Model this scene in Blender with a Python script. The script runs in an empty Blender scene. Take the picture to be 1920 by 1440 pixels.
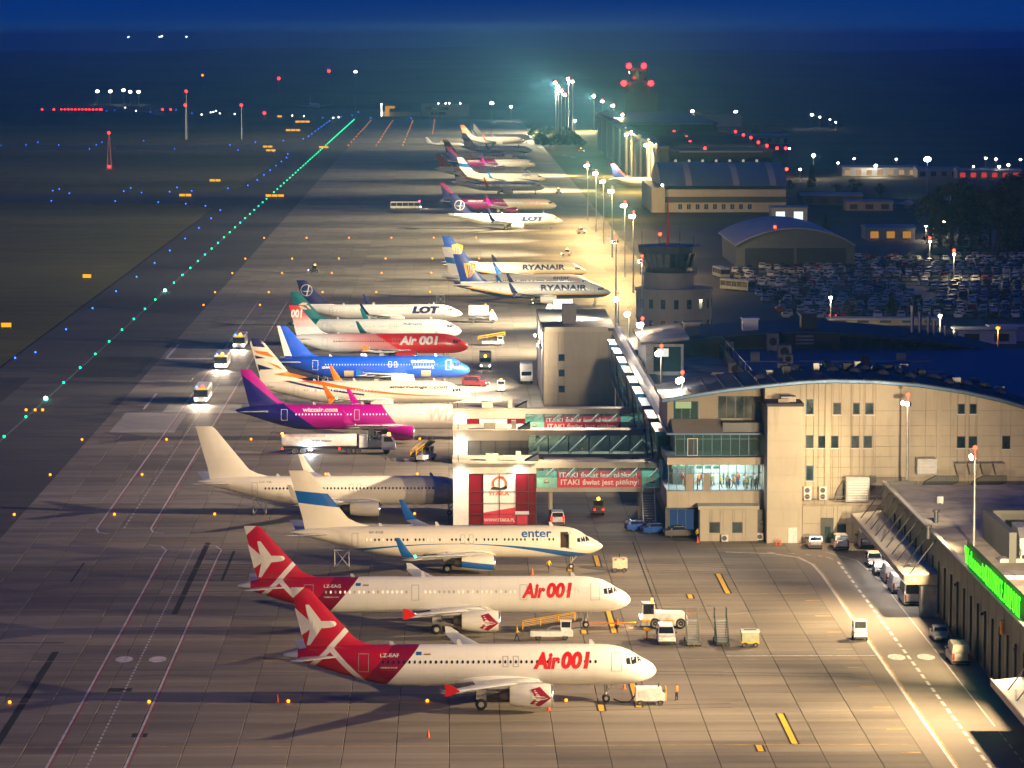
import bpy, bmesh, math, random
from mathutils import Vector, Matrix
random.seed(7)
SC = bpy.context.scene
COL = SC.collection
rad = math.radians

# ------------------------------------------------------------------ camera
F_PX, CAM_H, HOR_Y, VAN_X = 6700.0, 67.0, 65.0, 840.0      # in the pixels of the 1920x1440 photograph
TH = math.atan((720 - HOR_Y) / F_PX)
PS = math.atan((960 - VAN_X) / (F_PX / math.cos(TH)))
cam_d = bpy.data.cameras.new('camera')
cam_d.sensor_width = 36.0
cam_d.lens = F_PX / 1920 * 36
cam_d.clip_start = 1.0
cam_d.clip_end = 60000
cam = bpy.data.objects.new('camera', cam_d)
COL.objects.link(cam)
cam.location = (0, 0, CAM_H)
cam.rotation_euler = (math.pi / 2 - TH, 0, -PS)
SC.camera = cam

# ------------------------------------------------------------------ sky, exposure
SUN_EL, SKY_STR = 2.4, 0.12
world = bpy.data.worlds.new('World')
SC.world = world
world.use_nodes = True
wn = world.node_tree
wn.nodes.clear()
sky = wn.nodes.new('ShaderNodeTexSky')
sky.sky_type = 'NISHITA'
sky.sun_disc = False
sky.sun_elevation = rad(SUN_EL)
sky.sun_rotation = rad(180)          # the last light is behind the camera
sky.air_density = 1.0
sky.dust_density = 0.5
sky.ozone_density = 10.0
# the sky model goes black right at the horizon at dusk: read it from 5 degrees up, the same all round
tc = wn.nodes.new('ShaderNodeTexCoord'); sx = wn.nodes.new('ShaderNodeSeparateXYZ'); cx_ = wn.nodes.new('ShaderNodeCombineXYZ')
ab_ = wn.nodes.new('ShaderNodeMath'); ab_.operation = 'ABSOLUTE'; ml = wn.nodes.new('ShaderNodeMath'); ml.operation = 'MULTIPLY_ADD'; ml.inputs[1].default_value = 0.3; ml.inputs[2].default_value = 0.16
cx_.inputs[1].default_value = 1.0
wn.links.new(tc.outputs['Generated'], sx.inputs[0]); wn.links.new(sx.outputs[2], ab_.inputs[0]); wn.links.new(ab_.outputs[0], ml.inputs[0]); wn.links.new(ml.outputs[0], cx_.inputs[2])
wn.links.new(cx_.outputs[0], sky.inputs[0])
bgd = wn.nodes.new('ShaderNodeBackground')
bgd.inputs[1].default_value = SKY_STR
wo = wn.nodes.new('ShaderNodeOutputWorld')
wn.links.new(sky.outputs[0], bgd.inputs[0])
wn.links.new(bgd.outputs[0], wo.inputs[0])
SC.view_settings.view_transform = 'Standard'
SC.view_settings.look = 'None'
SC.view_settings.exposure = 0.0
SC.view_settings.gamma = 1.0
SC.view_settings.use_curve_mapping = False
cy = SC.cycles
cy.use_denoising = True
cy.denoiser = 'OPENIMAGEDENOISE'
cy.use_light_tree = True
cy.use_adaptive_sampling = True
cy.adaptive_threshold = 0.02
cy.max_bounces = 5
cy.diffuse_bounces = 2
cy.glossy_bounces = 3
cy.transmission_bounces = 4
cy.transparent_max_bounces = 12
cy.volume_bounces = 0
cy.sample_clamp_indirect = 4.0
cy.caustics_reflective = False
cy.caustics_refractive = False

# ------------------------------------------------------------------ pixel <-> ground helpers
_ct, _st, _cp, _sp = math.cos(TH), math.sin(TH), math.cos(PS), math.sin(PS)
_FW = Vector((_sp * _ct, _cp * _ct, -_st)); _RT = Vector((_cp, -_sp, 0)); _UP = Vector((_sp * _st, _cp * _st, _ct))
def _ray(px, py): return _FW + _RT * ((px - 960) / F_PX) + _UP * ((720 - py) / F_PX)
def G(px, py, z=0.0):
    r = _ray(px, py); t = (z - CAM_H) / r.z
    return (r.x * t, r.y * t)
def AY(px, py, Y):
    r = _ray(px, py); t = Y / r.y
    return (r.x * t, CAM_H + r.z * t)

# ------------------------------------------------------------------ materials
def newmat(name):
    m = bpy.data.materials.new(name); m.use_nodes = True
    nt = m.node_tree; nt.nodes.clear()
    out = nt.nodes.new('ShaderNodeOutputMaterial')
    return m, nt, out
def N(nt, t, **k):
    n = nt.nodes.new(t)
    for a, b in k.items(): setattr(n, a, b)
    return n
class X:
    """a float socket with arithmetic"""
    def __init__(s, nt, so): s.nt, s.so = nt, so
    def _m(s, op, o=None, o2=None, clamp=False):
        n = s.nt.nodes.new('ShaderNodeMath'); n.operation = op; n.use_clamp = clamp
        s.nt.links.new(s.so, n.inputs[0])
        for i, q in ((1, o), (2, o2)):
            if q is None: continue
            if isinstance(q, X): s.nt.links.new(q.so, n.inputs[i])
            else: n.inputs[i].default_value = q
        return X(s.nt, n.outputs[0])
    def __add__(s, o): return s._m('ADD', o)
    def __sub__(s, o): return s._m('SUBTRACT', o)
    def __mul__(s, o): return s._m('MULTIPLY', o)
    def __truediv__(s, o): return s._m('DIVIDE', o)
    def __rsub__(s, o): return (s * -1.0) + o
    __radd__ = __add__
    __rmul__ = __mul__
    def gt(s, o): return s._m('GREATER_THAN', o)
    def lt(s, o): return s._m('LESS_THAN', o)
    def mn(s, o): return s._m('MINIMUM', o)
    def mx(s, o): return s._m('MAXIMUM', o)
    def ab(s): return s._m('ABSOLUTE')
    def fl(s): return s._m('FLOOR')
    def fr(s): return s._m('FRACT')
    def sq(s): return s * s
    def ramp(s, a, b):
        n = s.nt.nodes.new('ShaderNodeMapRange'); n.interpolation_type = 'SMOOTHSTEP'
        s.nt.links.new(s.so, n.inputs[0]); n.inputs[1].default_value = a; n.inputs[2].default_value = b
        n.inputs[3].default_value = 0; n.inputs[4].default_value = 1
        return X(s.nt, n.outputs[0])
def c4(c): return (c[0], c[1], c[2], 1)
def mixc(nt, fac, a, b, blend='MIX'):
    n = nt.nodes.new('ShaderNodeMix'); n.data_type = 'RGBA'; n.blend_type = blend
    for i, q in ((0, fac), (6, a), (7, b)):
        if isinstance(q, X): nt.links.new(q.so, n.inputs[i])
        elif isinstance(q, bpy.types.NodeSocket): nt.links.new(q, n.inputs[i])
        elif i == 0: n.inputs[0].default_value = q
        else: n.inputs[i].default_value = c4(q)
    return n.outputs[2]
def coords(nt, space='Object'):
    if space == 'World':
        so = N(nt, 'ShaderNodeNewGeometry').outputs['Position']
    else:
        so = N(nt, 'ShaderNodeTexCoord').outputs['Object']
    sp = N(nt, 'ShaderNodeSeparateXYZ'); nt.links.new(so, sp.inputs[0])
    return so, X(nt, sp.outputs[0]), X(nt, sp.outputs[1]), X(nt, sp.outputs[2])
def noise(nt, vec, scale, detail=4, rough=0.55, stretch=None):
    if stretch:
        mp = N(nt, 'ShaderNodeMapping'); nt.links.new(vec, mp.inputs[0]); mp.inputs[3].default_value = stretch; vec = mp.outputs[0]
    n = N(nt, 'ShaderNodeTexNoise'); nt.links.new(vec, n.inputs[0])
    n.inputs['Scale'].default_value = scale; n.inputs['Detail'].default_value = detail; n.inputs['Roughness'].default_value = rough
    return X(nt, n.outputs[0])
_MC = {}
def M(name, col, rough=0.6, metal=0.0, var=0.12, scale=1.5, spec=0.5, bump=0.0):
    """plain paint / metal / plastic with mottled tone and gloss"""
    if name in _MC: return _MC[name]
    m, nt, out = newmat(name)
    b = N(nt, 'ShaderNodeBsdfPrincipled')
    so, x, y, z = coords(nt)
    n = noise(nt, so, scale, 5)
    dark = tuple(c * (1 - var) for c in col); lite = tuple(min(1, c * (1 + var)) for c in col)
    nt.links.new(mixc(nt, n.ramp(0.3, 0.7), dark, lite), b.inputs['Base Color'])
    nt.links.new((n * 0.2 + (rough - 0.1)).so, b.inputs['Roughness'])
    b.inputs['Metallic'].default_value = metal
    b.inputs['Specular IOR Level'].default_value = spec
    if bump:
        bp = N(nt, 'ShaderNodeBump'); bp.inputs[0].default_value = bump; bp.inputs[1].default_value = 0.05
        nt.links.new(n.so, bp.inputs[2]); nt.links.new(bp.outputs[0], b.inputs['Normal'])
    nt.links.new(b.outputs[0], out.inputs[0])
    _MC[name] = m
    return m
def WALL(name, col, rough=0.55):
    """weathered cladding: rain streaks, dull patches, slight tone shift"""
    if name in _MC: return _MC[name]
    m, nt, out = newmat(name); b = N(nt, 'ShaderNodeBsdfPrincipled'); so, x, y, z = coords(nt, 'World')
    st = noise(nt, so, 1.4, 5, .6, (1.0, 1.0, .10)); pt = noise(nt, so, .16, 5, .6)
    c = mixc(nt, pt.ramp(.3, .7), tuple(v * .86 for v in col), tuple(min(1, v * 1.05) for v in col))
    c = mixc(nt, st.ramp(.5, .78) * .32, c, (col[0] * .48, col[1] * .46, col[2] * .44))
    nt.links.new(c, b.inputs['Base Color']); nt.links.new((pt * .25 + (rough - .1)).so, b.inputs['Roughness'])
    nt.links.new(b.outputs[0], out.inputs[0]); _MC[name] = m
    return m
def EM(name, col, strength, sample=False):
    if name in _MC: return _MC[name]
    m, nt, out = newmat(name)
    e = N(nt, 'ShaderNodeEmission'); e.inputs[0].default_value = c4(col); e.inputs[1].default_value = strength
    nt.links.new(e.outputs[0], out.inputs[0])
    m.cycles.emission_sampling = 'AUTO' if sample else 'NONE'
    _MC[name] = m
    return m
def GLASS(name, col=(0.6, 0.75, 0.75), alpha=0.25, rough=0.05):
    if name in _MC: return _MC[name]
    m, nt, out = newmat(name)
    t = N(nt, 'ShaderNodeBsdfTransparent'); t.inputs[0].default_value = c4(col)
    g = N(nt, 'ShaderNodeBsdfPrincipled'); g.inputs['Base Color'].default_value = c4(tuple(c * 0.25 for c in col)); g.inputs['Roughness'].default_value = rough
    mx = N(nt, 'ShaderNodeMixShader'); mx.inputs[0].default_value = alpha
    nt.links.new(t.outputs[0], mx.inputs[1]); nt.links.new(g.outputs[0], mx.inputs[2]); nt.links.new(mx.outputs[0], out.inputs[0])
    _MC[name] = m
    return m

# ------------------------------------------------------------------ mesh helpers
class MB:
    def __init__(s): s.v, s.f, s.m, s.cur = [], [], [], 0
    def mat(s, i): s.cur = i; return s
    def add(s, vs, fs):
        o = len(s.v); s.v += [tuple(p) for p in vs]
        for f in fs: s.f.append(tuple(o + i for i in f)); s.m.append(s.cur)
        return s
    def box(s, x0, x1, y0, y1, z0, z1, T=None):
        vs = [(x, y, z) for z in (z0, z1) for y in (y0, y1) for x in (x0, x1)]
        if T is not None: vs = [tuple(T @ Vector(p)) for p in vs]
        return s.add(vs, [(0, 2, 3, 1), (4, 5, 7, 6), (0, 1, 5, 4), (2, 6, 7, 3), (0, 4, 6, 2), (1, 3, 7, 5)])
    def hexa(s, b, t):
        """eight corners: bottom 4 and top 4 in the same order"""
        return s.add(list(b) + list(t), [(3, 2, 1, 0), (4, 5, 6, 7), (0, 1, 5, 4), (1, 2, 6, 5), (2, 3, 7, 6), (3, 0, 4, 7)])
    def poly(s, pts): return s.add(pts, [tuple(range(len(pts)))])
    def loft(s, rings, c0=True, c1=True, closed=True):
        n = len(rings[0]); vs = [p for r in rings for p in r]; fs = []
        for i in range(len(rings) - 1):
            for j in range(n if closed else n - 1):
                k = (j + 1) % n
                fs.append((i * n + j, i * n + k, (i + 1) * n + k, (i + 1) * n + j))
        if c0: fs.append(tuple(range(n - 1, -1, -1)))
        if c1: fs.append(tuple((len(rings) - 1) * n + j for j in range(n)))
        return s.add(vs, fs)
    def cyl(s, p0, p1, r0, r1=None, n=10, caps=True):
        r1 = r0 if r1 is None else r1
        p0, p1 = Vector(p0), Vector(p1); d = (p1 - p0).normalized()
        a = d.orthogonal().normalized(); b = d.cross(a)
        ring = lambda p, r: [tuple(p + (a * math.cos(2 * math.pi * i / n) + b * math.sin(2 * math.pi * i / n)) * r) for i in range(n)]
        return s.loft([ring(p0, max(r0, 1e-4)), ring(p1, max(r1, 1e-4))], caps, caps)
    def tube(s, pts, r, n=6):
        for a, b in zip(pts[:-1], pts[1:]): s.cyl(a, b, r, n=n)
        return s
    def lathe(s, c, ax, prof, n=20, c0=True, c1=True):
        """prof: (distance along ax, radius)"""
        c, ax = Vector(c), Vector(ax).normalized(); a = ax.orthogonal().normalized(); b = ax.cross(a)
        rings = [[tuple(c + ax * t + (a * math.cos(2 * math.pi * i / n) + b * math.sin(2 * math.pi * i / n)) * max(r, 1e-3)) for i in range(n)] for t, r in prof]
        return s.loft(rings, c0, c1)
    def prism(s, pts, fn0, fn1):
        """a 2-D outline put at two places"""
        n = len(pts); vs = [fn0(*p) for p in pts] + [fn1(*p) for p in pts]
        fs = [tuple(range(n - 1, -1, -1)), tuple(range(n, 2 * n))] + [(i, (i + 1) % n, n + (i + 1) % n, n + i) for i in range(n)]
        return s.add(vs, fs)
    def prism_y(s, pts, y0, y1): return s.prism(pts, lambda a, b: (a, y0, b), lambda a, b: (a, y1, b))
    def prism_x(s, pts, x0, x1): return s.prism(pts, lambda a, b: (x0, a, b), lambda a, b: (x1, a, b))
    def prism_z(s, pts, z0, z1): return s.prism(pts, lambda a, b: (a, b, z0), lambda a, b: (a, b, z1))
    def ball(s, c, r, n=10, k=6, zs=1.0):
        prof = [(-r * math.cos(math.pi * i / k) * zs, r * math.sin(math.pi * i / k)) for i in range(k + 1)]
        return s.lathe(c, (0, 0, 1), prof, n)
    def mesh(s, name, mats=(), smooth=False, bevel=0.0, fixn=True, ang=40):
        me = bpy.data.meshes.new(name); me.from_pydata(s.v, [], s.f)
        for m in mats: me.materials.append(m)
        me.polygons.foreach_set('material_index', s.m)
        if fixn or smooth or bevel:
            bm = bmesh.new(); bm.from_mesh(me)
            if fixn: bmesh.ops.recalc_face_normals(bm, faces=bm.faces)
            if bevel:
                bmesh.ops.remove_doubles(bm, verts=bm.verts, dist=1e-4)
                es = [e for e in bm.edges if e.is_manifold and e.calc_face_angle(0) > 0.35]
                bmesh.ops.bevel(bm, geom=es, offset=bevel, segments=2, affect='EDGES', clamp_overlap=True)
            if smooth:
                for f in bm.faces: f.smooth = True
                for e in bm.edges: e.smooth = not (e.is_manifold and e.calc_face_angle(0) > rad(ang))
            bm.to_mesh(me); bm.free()
        me.update()
        return me
    def build(s, name, mats, parent=None, loc=None, rz=0.0, **k):
        if not isinstance(mats, (list, tuple)): mats = [mats]
        return put(name, s.mesh(name, mats, **k), parent, loc, rz)
def put(name, me, parent=None, loc=None, rz=0.0, mats=None):
    o = bpy.data.objects.new(name, me); COL.objects.link(o)
    if parent is not None: o.parent = parent
    if loc is not None: o.location = loc
    if rz: o.rotation_euler = (0, 0, rz)
    if mats:
        for i, m in enumerate(mats):
            o.material_slots[i].link = 'OBJECT'; o.material_slots[i].material = m
    return o
def tag(o, label=None, cat=None, group=None, kind=None):
    if label: o['label'] = label
    if cat: o['category'] = cat
    if group: o['group'] = group
    if kind: o['kind'] = kind
    return o
def thing(name, label, cat, loc=(0, 0, 0), rz=0.0, group=None):
    o = bpy.data.objects.new(name, None); COL.objects.link(o); o.empty_display_size = 0.5
    o.location = loc; o.rotation_euler = (0, 0, rz)
    return tag(o, label, cat, group)
def copy_tree(o, loc=None, rz=None, parent=None):
    c = o.copy(); COL.objects.link(c); c.parent = parent
    if loc is not None: c.location = loc
    if rz is not None: c.rotation_euler = (0, 0, rz)
    for ch in o.children: copy_tree(ch, parent=c)
    return c
def struct(name, mb, mats, kind='structure', **k):
    return tag(mb.build(name, mats, **k), kind=kind)
_TC = {}
def text_mesh(body, size=1.0, bold=0.0, shear=0.0, spacing=1.0, align='LEFT'):
    """2-D lettering as a bmesh in the plane (x right, y up)"""
    cu = bpy.data.curves.new('text', 'FONT'); cu.body = body; cu.size = size; cu.offset = bold; cu.shear = shear
    cu.space_character = spacing; cu.align_x = align; cu.resolution_u = 3; cu.fill_mode = 'FRONT'
    o = bpy.data.objects.new('text', cu)
    me = bpy.data.meshes.new_from_object(o)
    bm = bmesh.new(); bm.from_mesh(me)
    bpy.data.objects.remove(o); bpy.data.curves.remove(cu); bpy.data.meshes.remove(me)
    return bm
def bm_poly(pts):
    bm = bmesh.new(); bm.faces.new([bm.verts.new((p[0], p[1], 0)) for p in pts]); return bm
def fit(bm, x0, x1, y0=None, y1=None):
    """scale lettering to the given box"""
    xs = [v.co.x for v in bm.verts]; ys = [v.co.y for v in bm.verts]
    a, b, c, d = min(xs), max(xs), min(ys), max(ys)
    sx = (x1 - x0) / (b - a); 
    if y1 is None: sy = sx; y1 = None
    else: sy = (y1 - y0) / (d - c)
    for v in bm.verts: v.co.x = x0 + (v.co.x - a) * sx; v.co.y = (y0 or 0) + (v.co.y - c) * sy
    return bm
def ordn(k):
    return '%d%s' % (k, 'th' if 10 <= k % 100 <= 20 else {1: 'st', 2: 'nd', 3: 'rd'}.get(k % 10, 'th'))
def decal(name, bm, fn, mat, parent, cut=None, cutx=None):
    """bend flat lettering onto a surface: fn(u, v) -> xyz"""
    bm.normal_update(); bmesh.ops.triangulate(bm, faces=bm.faces[:], ngon_method='EAR_CLIP')
    if cutx:
        xs = [v.co.x for v in bm.verts]; x = min(xs) + cutx
        while x < max(xs):
            bmesh.ops.bisect_plane(bm, geom=bm.verts[:] + bm.edges[:] + bm.faces[:], plane_co=(x, 0, 0), plane_no=(1, 0, 0)); x += cutx
    if cut:
        ys = [v.co.y for v in bm.verts]; y = min(ys) + cut
        while y < max(ys):
            bmesh.ops.bisect_plane(bm, geom=bm.verts[:] + bm.edges[:] + bm.faces[:], plane_co=(0, y, 0), plane_no=(0, 1, 0)); y += cut
    for v in bm.verts: v.co = fn(v.co.x, v.co.y)
    me = bpy.data.meshes.new(name); bm.to_mesh(me); bm.free()
    me.materials.append(mat)
    return put(name, me, parent)

# ------------------------------------------------------------------ ground materials
def ground_mat(name, kind):
    m, nt, out = newmat(name)
    b = N(nt, 'ShaderNodeBsdfPrincipled')
    so, x, y, z = coords(nt, 'World')
    big = noise(nt, so, 0.02, 5); fine = noise(nt, so, 1.1, 6, 0.65); streak = noise(nt, so, 0.35, 5, 0.6, (0.06, 1.0, 1))
    if kind == 'concrete':
        gx, gy = ((x + 60.0) / 5.0).fl(), ((y - 310.0) / 5.0).fl()
        cb = N(nt, 'ShaderNodeCombineXYZ'); nt.links.new(gx.so, cb.inputs[0]); nt.links.new(gy.so, cb.inputs[1])
        wn_ = N(nt, 'ShaderNodeTexWhiteNoise'); wn_.noise_dimensions = '2D'; nt.links.new(cb.outputs[0], wn_.inputs[0])
        tone = X(nt, wn_.outputs[0])
        cb2 = N(nt, 'ShaderNodeCombineXYZ'); nt.links.new(((x + 60.0) / 35.0).fl().so, cb2.inputs[0]); nt.links.new(((y - 310.0) / 20.0).fl().so, cb2.inputs[1])
        wn2 = N(nt, 'ShaderNodeTexWhiteNoise'); wn2.noise_dimensions = '2D'; nt.links.new(cb2.outputs[0], wn2.inputs[0])
        v = tone * 0.15 + X(nt, wn2.outputs[0]) * 0.20 + streak * 0.7 + fine * 0.22 + big * 0.35
        col = mixc(nt, v.ramp(0.5, 1.25), (0.118, 0.103, 0.085), (0.335, 0.293, 0.24))
        # oil spots and rubber, drawn out along the stands
        oil = noise(nt, so, 0.25, 6, 0.7, (0.35, 1.0, 1)).ramp(0.66, 0.8)
        col = mixc(nt, oil * 0.45, col, (0.05, 0.046, 0.043))
        rub = noise(nt, so, 0.5, 3, 0.5, (0.02, 1.6, 1)).ramp(0.62, 0.75)
        col = mixc(nt, rub * 0.22, col, (0.06, 0.055, 0.05))
        # joints beyond the modelled slabs
        jx, jy = ((x + 60.0) / 5.0).fr(), ((y - 310.0) / 5.0).fr()
        j = (jx - 0.5).ab().gt(0.488).mx((jy - 0.5).ab().gt(0.488)) * y.gt(700.0)
        col = mixc(nt, j * 0.5, col, (0.05, 0.045, 0.04))
        rough = 0.62
    elif kind == 'asphalt':
        v = streak * 0.5 + fine * 0.3 + big * 0.5
        col = mixc(nt, v.ramp(0.4, 0.95), (0.045, 0.044, 0.045), (0.115, 0.11, 0.108)); rough = 0.7
    elif kind == 'road':
        v = streak * 0.3 + fine * 0.35 + big * 0.5
        col = mixc(nt, v.ramp(0.4, 0.9), (0.20, 0.172, 0.142), (0.31, 0.268, 0.222)); rough = 0.65
    elif kind == 'tar':
        col = mixc(nt, fine, (0.045, 0.04, 0.035), (0.10, 0.09, 0.075)); rough = 0.8
    else:
        band = noise(nt, so, 0.012, 6, 0.6, (0.25, 1.0, 1))
        v = band * 0.6 + fine * 0.25 + noise(nt, so, 0.11, 5, 0.6, (0.3, 1, 1)) * 0.4
        col = mixc(nt, v.ramp(0.4, 0.85), (0.045, 0.046, 0.016), (0.15, 0.135, 0.055)); rough = 0.9
        far = noise(nt, so, 0.0016, 5, 0.6, (1, 0.35, 1)).ramp(0.46, 0.56) * y.gt(3200.0)
        col = mixc(nt, far * 0.8, col, (0.012, 0.018, 0.010))
    nt.links.new(col if isinstance(col, bpy.types.NodeSocket) else col.so, b.inputs['Base Color'])
    nt.links.new((fine * 0.25 + (rough - 0.12)).so, b.inputs['Roughness'])
    b.inputs['Specular IOR Level'].default_value = 0.35
    bp = N(nt, 'ShaderNodeBump'); bp.inputs[0].default_value = 0.25; bp.inputs[1].default_value = 0.03
    nt.links.new(fine.so, bp.inputs[2]); nt.links.new(bp.outputs[0], b.inputs['Normal'])
    nt.links.new(b.outputs[0], out.inputs[0])
    return m
m_conc, m_asph, m_road, m_tar, m_grass = [ground_mat(n, k) for n, k in (('apron concrete', 'concrete'), ('taxiway asphalt', 'asphalt'), ('service road asphalt', 'road'), ('joint tar', 'tar'), ('airfield grass', 'grass'))]

# ------------------------------------------------------------------ ground, apron, taxiways
def sheet(name, x0, x1, y0, y1, z, m, nx=1, ny=1):
    mb = MB()
    vs = [(x0 + (x1 - x0) * i / nx, y0 + (y1 - y0) * j / ny, z) for j in range(ny + 1) for i in range(nx + 1)]
    mb.add(vs, [(j * (nx + 1) + i, j * (nx + 1) + i + 1, (j + 1) * (nx + 1) + i + 1, (j + 1) * (nx + 1) + i) for j in range(ny) for i in range(nx)])
    return struct(name, mb, m, fixn=False)
AP_END = 2850.0
sheet('ground', -9000, 9000, -250, 14000, -0.06, m_grass, 8, 8)
apron = sheet('apron', -60, 44.4, 310, 700, -0.03, m_tar)
apron_far = sheet('apron_far', -60, 57, 700, AP_END, 0.0, m_conc)
sheet('apron_near', -60, 44.4, 150, 310, 0.0, m_conc)
taxi = sheet('taxiway', -90.5, -60, 150, AP_END, 0.0, m_asph)
sheet('service_road', 44.4, 57.2, 150, 700, 0.0, m_road)
sheet('landside_road', 57.2, 330, 150, 1260, -0.02, m_asph)
def flat(name, pts, z, m):
    return struct(name, MB().poly([(p[0], p[1], z) for p in pts]), m, fixn=False)
def fillet(cx, cy, r, a0, a1, n=10):
    return [(cx + r * math.cos(rad(a0 + (a1 - a0) * i / n)), cy + r * math.sin(rad(a0 + (a1 - a0) * i / n))) for i in range(n + 1)]
# two taxiways that leave to the left, with rounded corners
flat('taxiway_link', [(-90.5, 1385)] + fillet(-150, 1385, 59.5, 0, 90) + [(-1500, 1444.5), (-1500, 1512)] + fillet(-150, 1571, 59, -90, 0) + [(-90.5, 1571)], -0.004, m_asph)
flat('taxiway_link', [(-90.5, 2000)] + fillet(-190, 2000, 99.5, 0, 90) + [(-1500, 2100), (-1500, 2190)] + fillet(-190, 2290, 99, -90, 0) + [(-90.5, 2290)], -0.004, m_asph)
flat('runway', [(-2500, 3150), (-60, 3150), (-60, 3260), (-2500, 3260)], -0.01, m_asph)
flat('runway_link', [(-90.5, AP_END), (-60, AP_END), (-60, 3150), (-150, 3150)], -0.004, m_asph)
# concrete slabs of the apron: the near ones one by one, the others joined
sl = MB()
e = 0.032
f = 0.006
sl.hexa([(-2.5 + e, -2.5 + f, -0.03), (2.5 - e, -2.5 + f, -0.03), (2.5 - e, 2.5 - f, -0.03), (-2.5 + e, 2.5 - f, -0.03)],
        [(-2.48 + e, -2.48 + f, 0), (2.48 - e, -2.48 + f, 0), (2.48 - e, 2.48 - f, 0), (-2.48 + e, 2.48 - f, 0)])
slab_me = sl.mesh('slab', [m_conc])
rest = MB(); nslab = 0
for j in range(78):
    for i in range(21):
        cx, cy_ = -57.5 + 5 * i, 312.5 + 5 * j
        edge = cx + 2.5 > 44.4
        if edge: cx = 42.2
        dz = random.uniform(-0.006, 0.004)
        if -46 < cx and 320 <= cy_ < 401 and nslab < 300:
            o = put('slab', slab_me, apron, (cx, cy_, dz)); nslab += 1
            if edge: o.scale = (.88, 1, 1)
        else:
            rest.add([(v.co.x * (.88 if edge else 1) + cx, v.co.y + cy_, v.co.z + dz) for v in slab_me.vertices], [tuple(p.vertices) for p in slab_me.polygons])
tag(rest.build('slab_field', m_conc, apron), kind='stuff')

# ------------------------------------------------------------------ painted lines
m_white = M('worn white paint', (0.62, 0.58, 0.55), 0.7, var=0.35, scale=2.0)
m_yel = M('yellow paint', (0.75, 0.43, 0.03), 0.6, var=0.2, scale=2.0)
m_yel2 = M('faded yellow paint', (0.46, 0.30, 0.10), 0.7, var=0.4, scale=0.6)
m_blackp = M('black paint', (0.02, 0.02, 0.022), 0.7)
m_lilac = M('faded white line', (0.50, 0.46, 0.52), 0.7, var=0.3)
m_redl = M('red line', (0.35, 0.07, 0.07), 0.7, var=0.3)
m_rub = M('rubber joint', (0.012, 0.014, 0.018), 0.8)
def line(name, x0, x1, y0, y1, m, z=0.006, parent=None):
    return MB().poly([(x0, y0, z), (x1, y0, z), (x1, y1, z), (x0, y1, z)]).build(name, m, parent or apron, fixn=False)
def pline(name, pts, w, m, z=0.006, parent=None):
    """a painted line of width w along pts"""
    mb = MB(); L = []
    for k, p in enumerate(pts):
        a = Vector(pts[max(0, k - 1)]); b = Vector(pts[min(len(pts) - 1, k + 1)]); d = (b - a).normalized(); n = Vector((-d.y, d.x)) * w / 2
        L.append(((p[0] + n.x, p[1] + n.y, z), (p[0] - n.x, p[1] - n.y, z)))
    for q, s in zip(L[:-1], L[1:]): mb.poly([q[0], q[1], s[1], s[0]])
    return mb.build(name, m, parent or apron, fixn=False)
# right-hand service road
pline('road_line', [(46.55, 300), (46.5, 440), (46.2, 449), (45.0, 455), (42, 458.5), (36, 460)], 0.34, m_white)
pline('road_edge_line', [(46.85, 300), (46.8, 440), (46.5, 449.2), (45.2, 455.5), (42, 459), (36, 460.6)], 0.16, m_yel2)
for k in range(35): line('dash', 49.55, 49.87, 318 + k * 3.85, 320.4 + k * 3.85, m_white)
for k in range(6): pline('dash', [(49.3 - k * k * 0.28, 453.5 + k * 1.2), (48.9 - k * k * 0.30, 454.4 + k * 1.1)], 0.25, m_white)
pline('road_line', [(53.1, 342), (53.2, 436), (52.2, 452), (49, 460)], 0.16, m_white)
for k in range(9): line('dash', 53.02, 53.18, 312 + k * 3.2, 314 + k * 3.2, m_white)
for x in (48.4, 51.6, -35.0, -31.4):
    MB().poly([(x + 0.95 * math.cos(t * math.pi / 10), 381 + 1.9 * math.sin(t * math.pi / 10), 0.008) for t in range(20)]).build('road_disc', m_white if x > 0 else m_lilac, apron, fixn=False)
line('cross_line', 30, 46.2, 381.9, 382.2, m_white)
# stand lines and yellow bars with black edges
for y0, x0, x1 in ((333.4, -60, 43.5), (379.9, -60, 46), (425, -60, 43), (470, -60, 30)): line('stand_line', x0, x1, y0 - 0.11, y0 + 0.11, m_yel2)
for y0 in (355.5, 400.6, 447, 497, 542.4, 590): line('lead_in_line', -60, 19, y0 - 0.07, y0 + 0.07, m_yel2, 0.007)
def bar(x, y0, y1, w=0.55):
    line('stop_bar_edge', x - w / 2 - 0.2, x + w / 2 + 0.2, y0 - 0.15, y1 + 0.15, m_blackp, 0.009)
    line('stop_bar', x - w / 2, x + w / 2, y0, y1, m_yel, 0.013)
for x, y0, y1 in ((32.8, 333.7, 349), (33.6, 425.4, 441.2), (18.6, 397.1, 413), (18.95, 447.7, 457), (29.3, 330.2, 333.2), (28.9, 421.6, 424.7), (19.0, 352.5, 367), (15.2, 350.6, 354), (15.2, 396.5, 399.2), (15.2, 443.5, 446)): bar(x, y0, y1)
for k in range(12): line('edge_mark', 42.4, 44.2, 318 + k * 11.3, 318.4 + k * 11.3, m_yel2)
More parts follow.
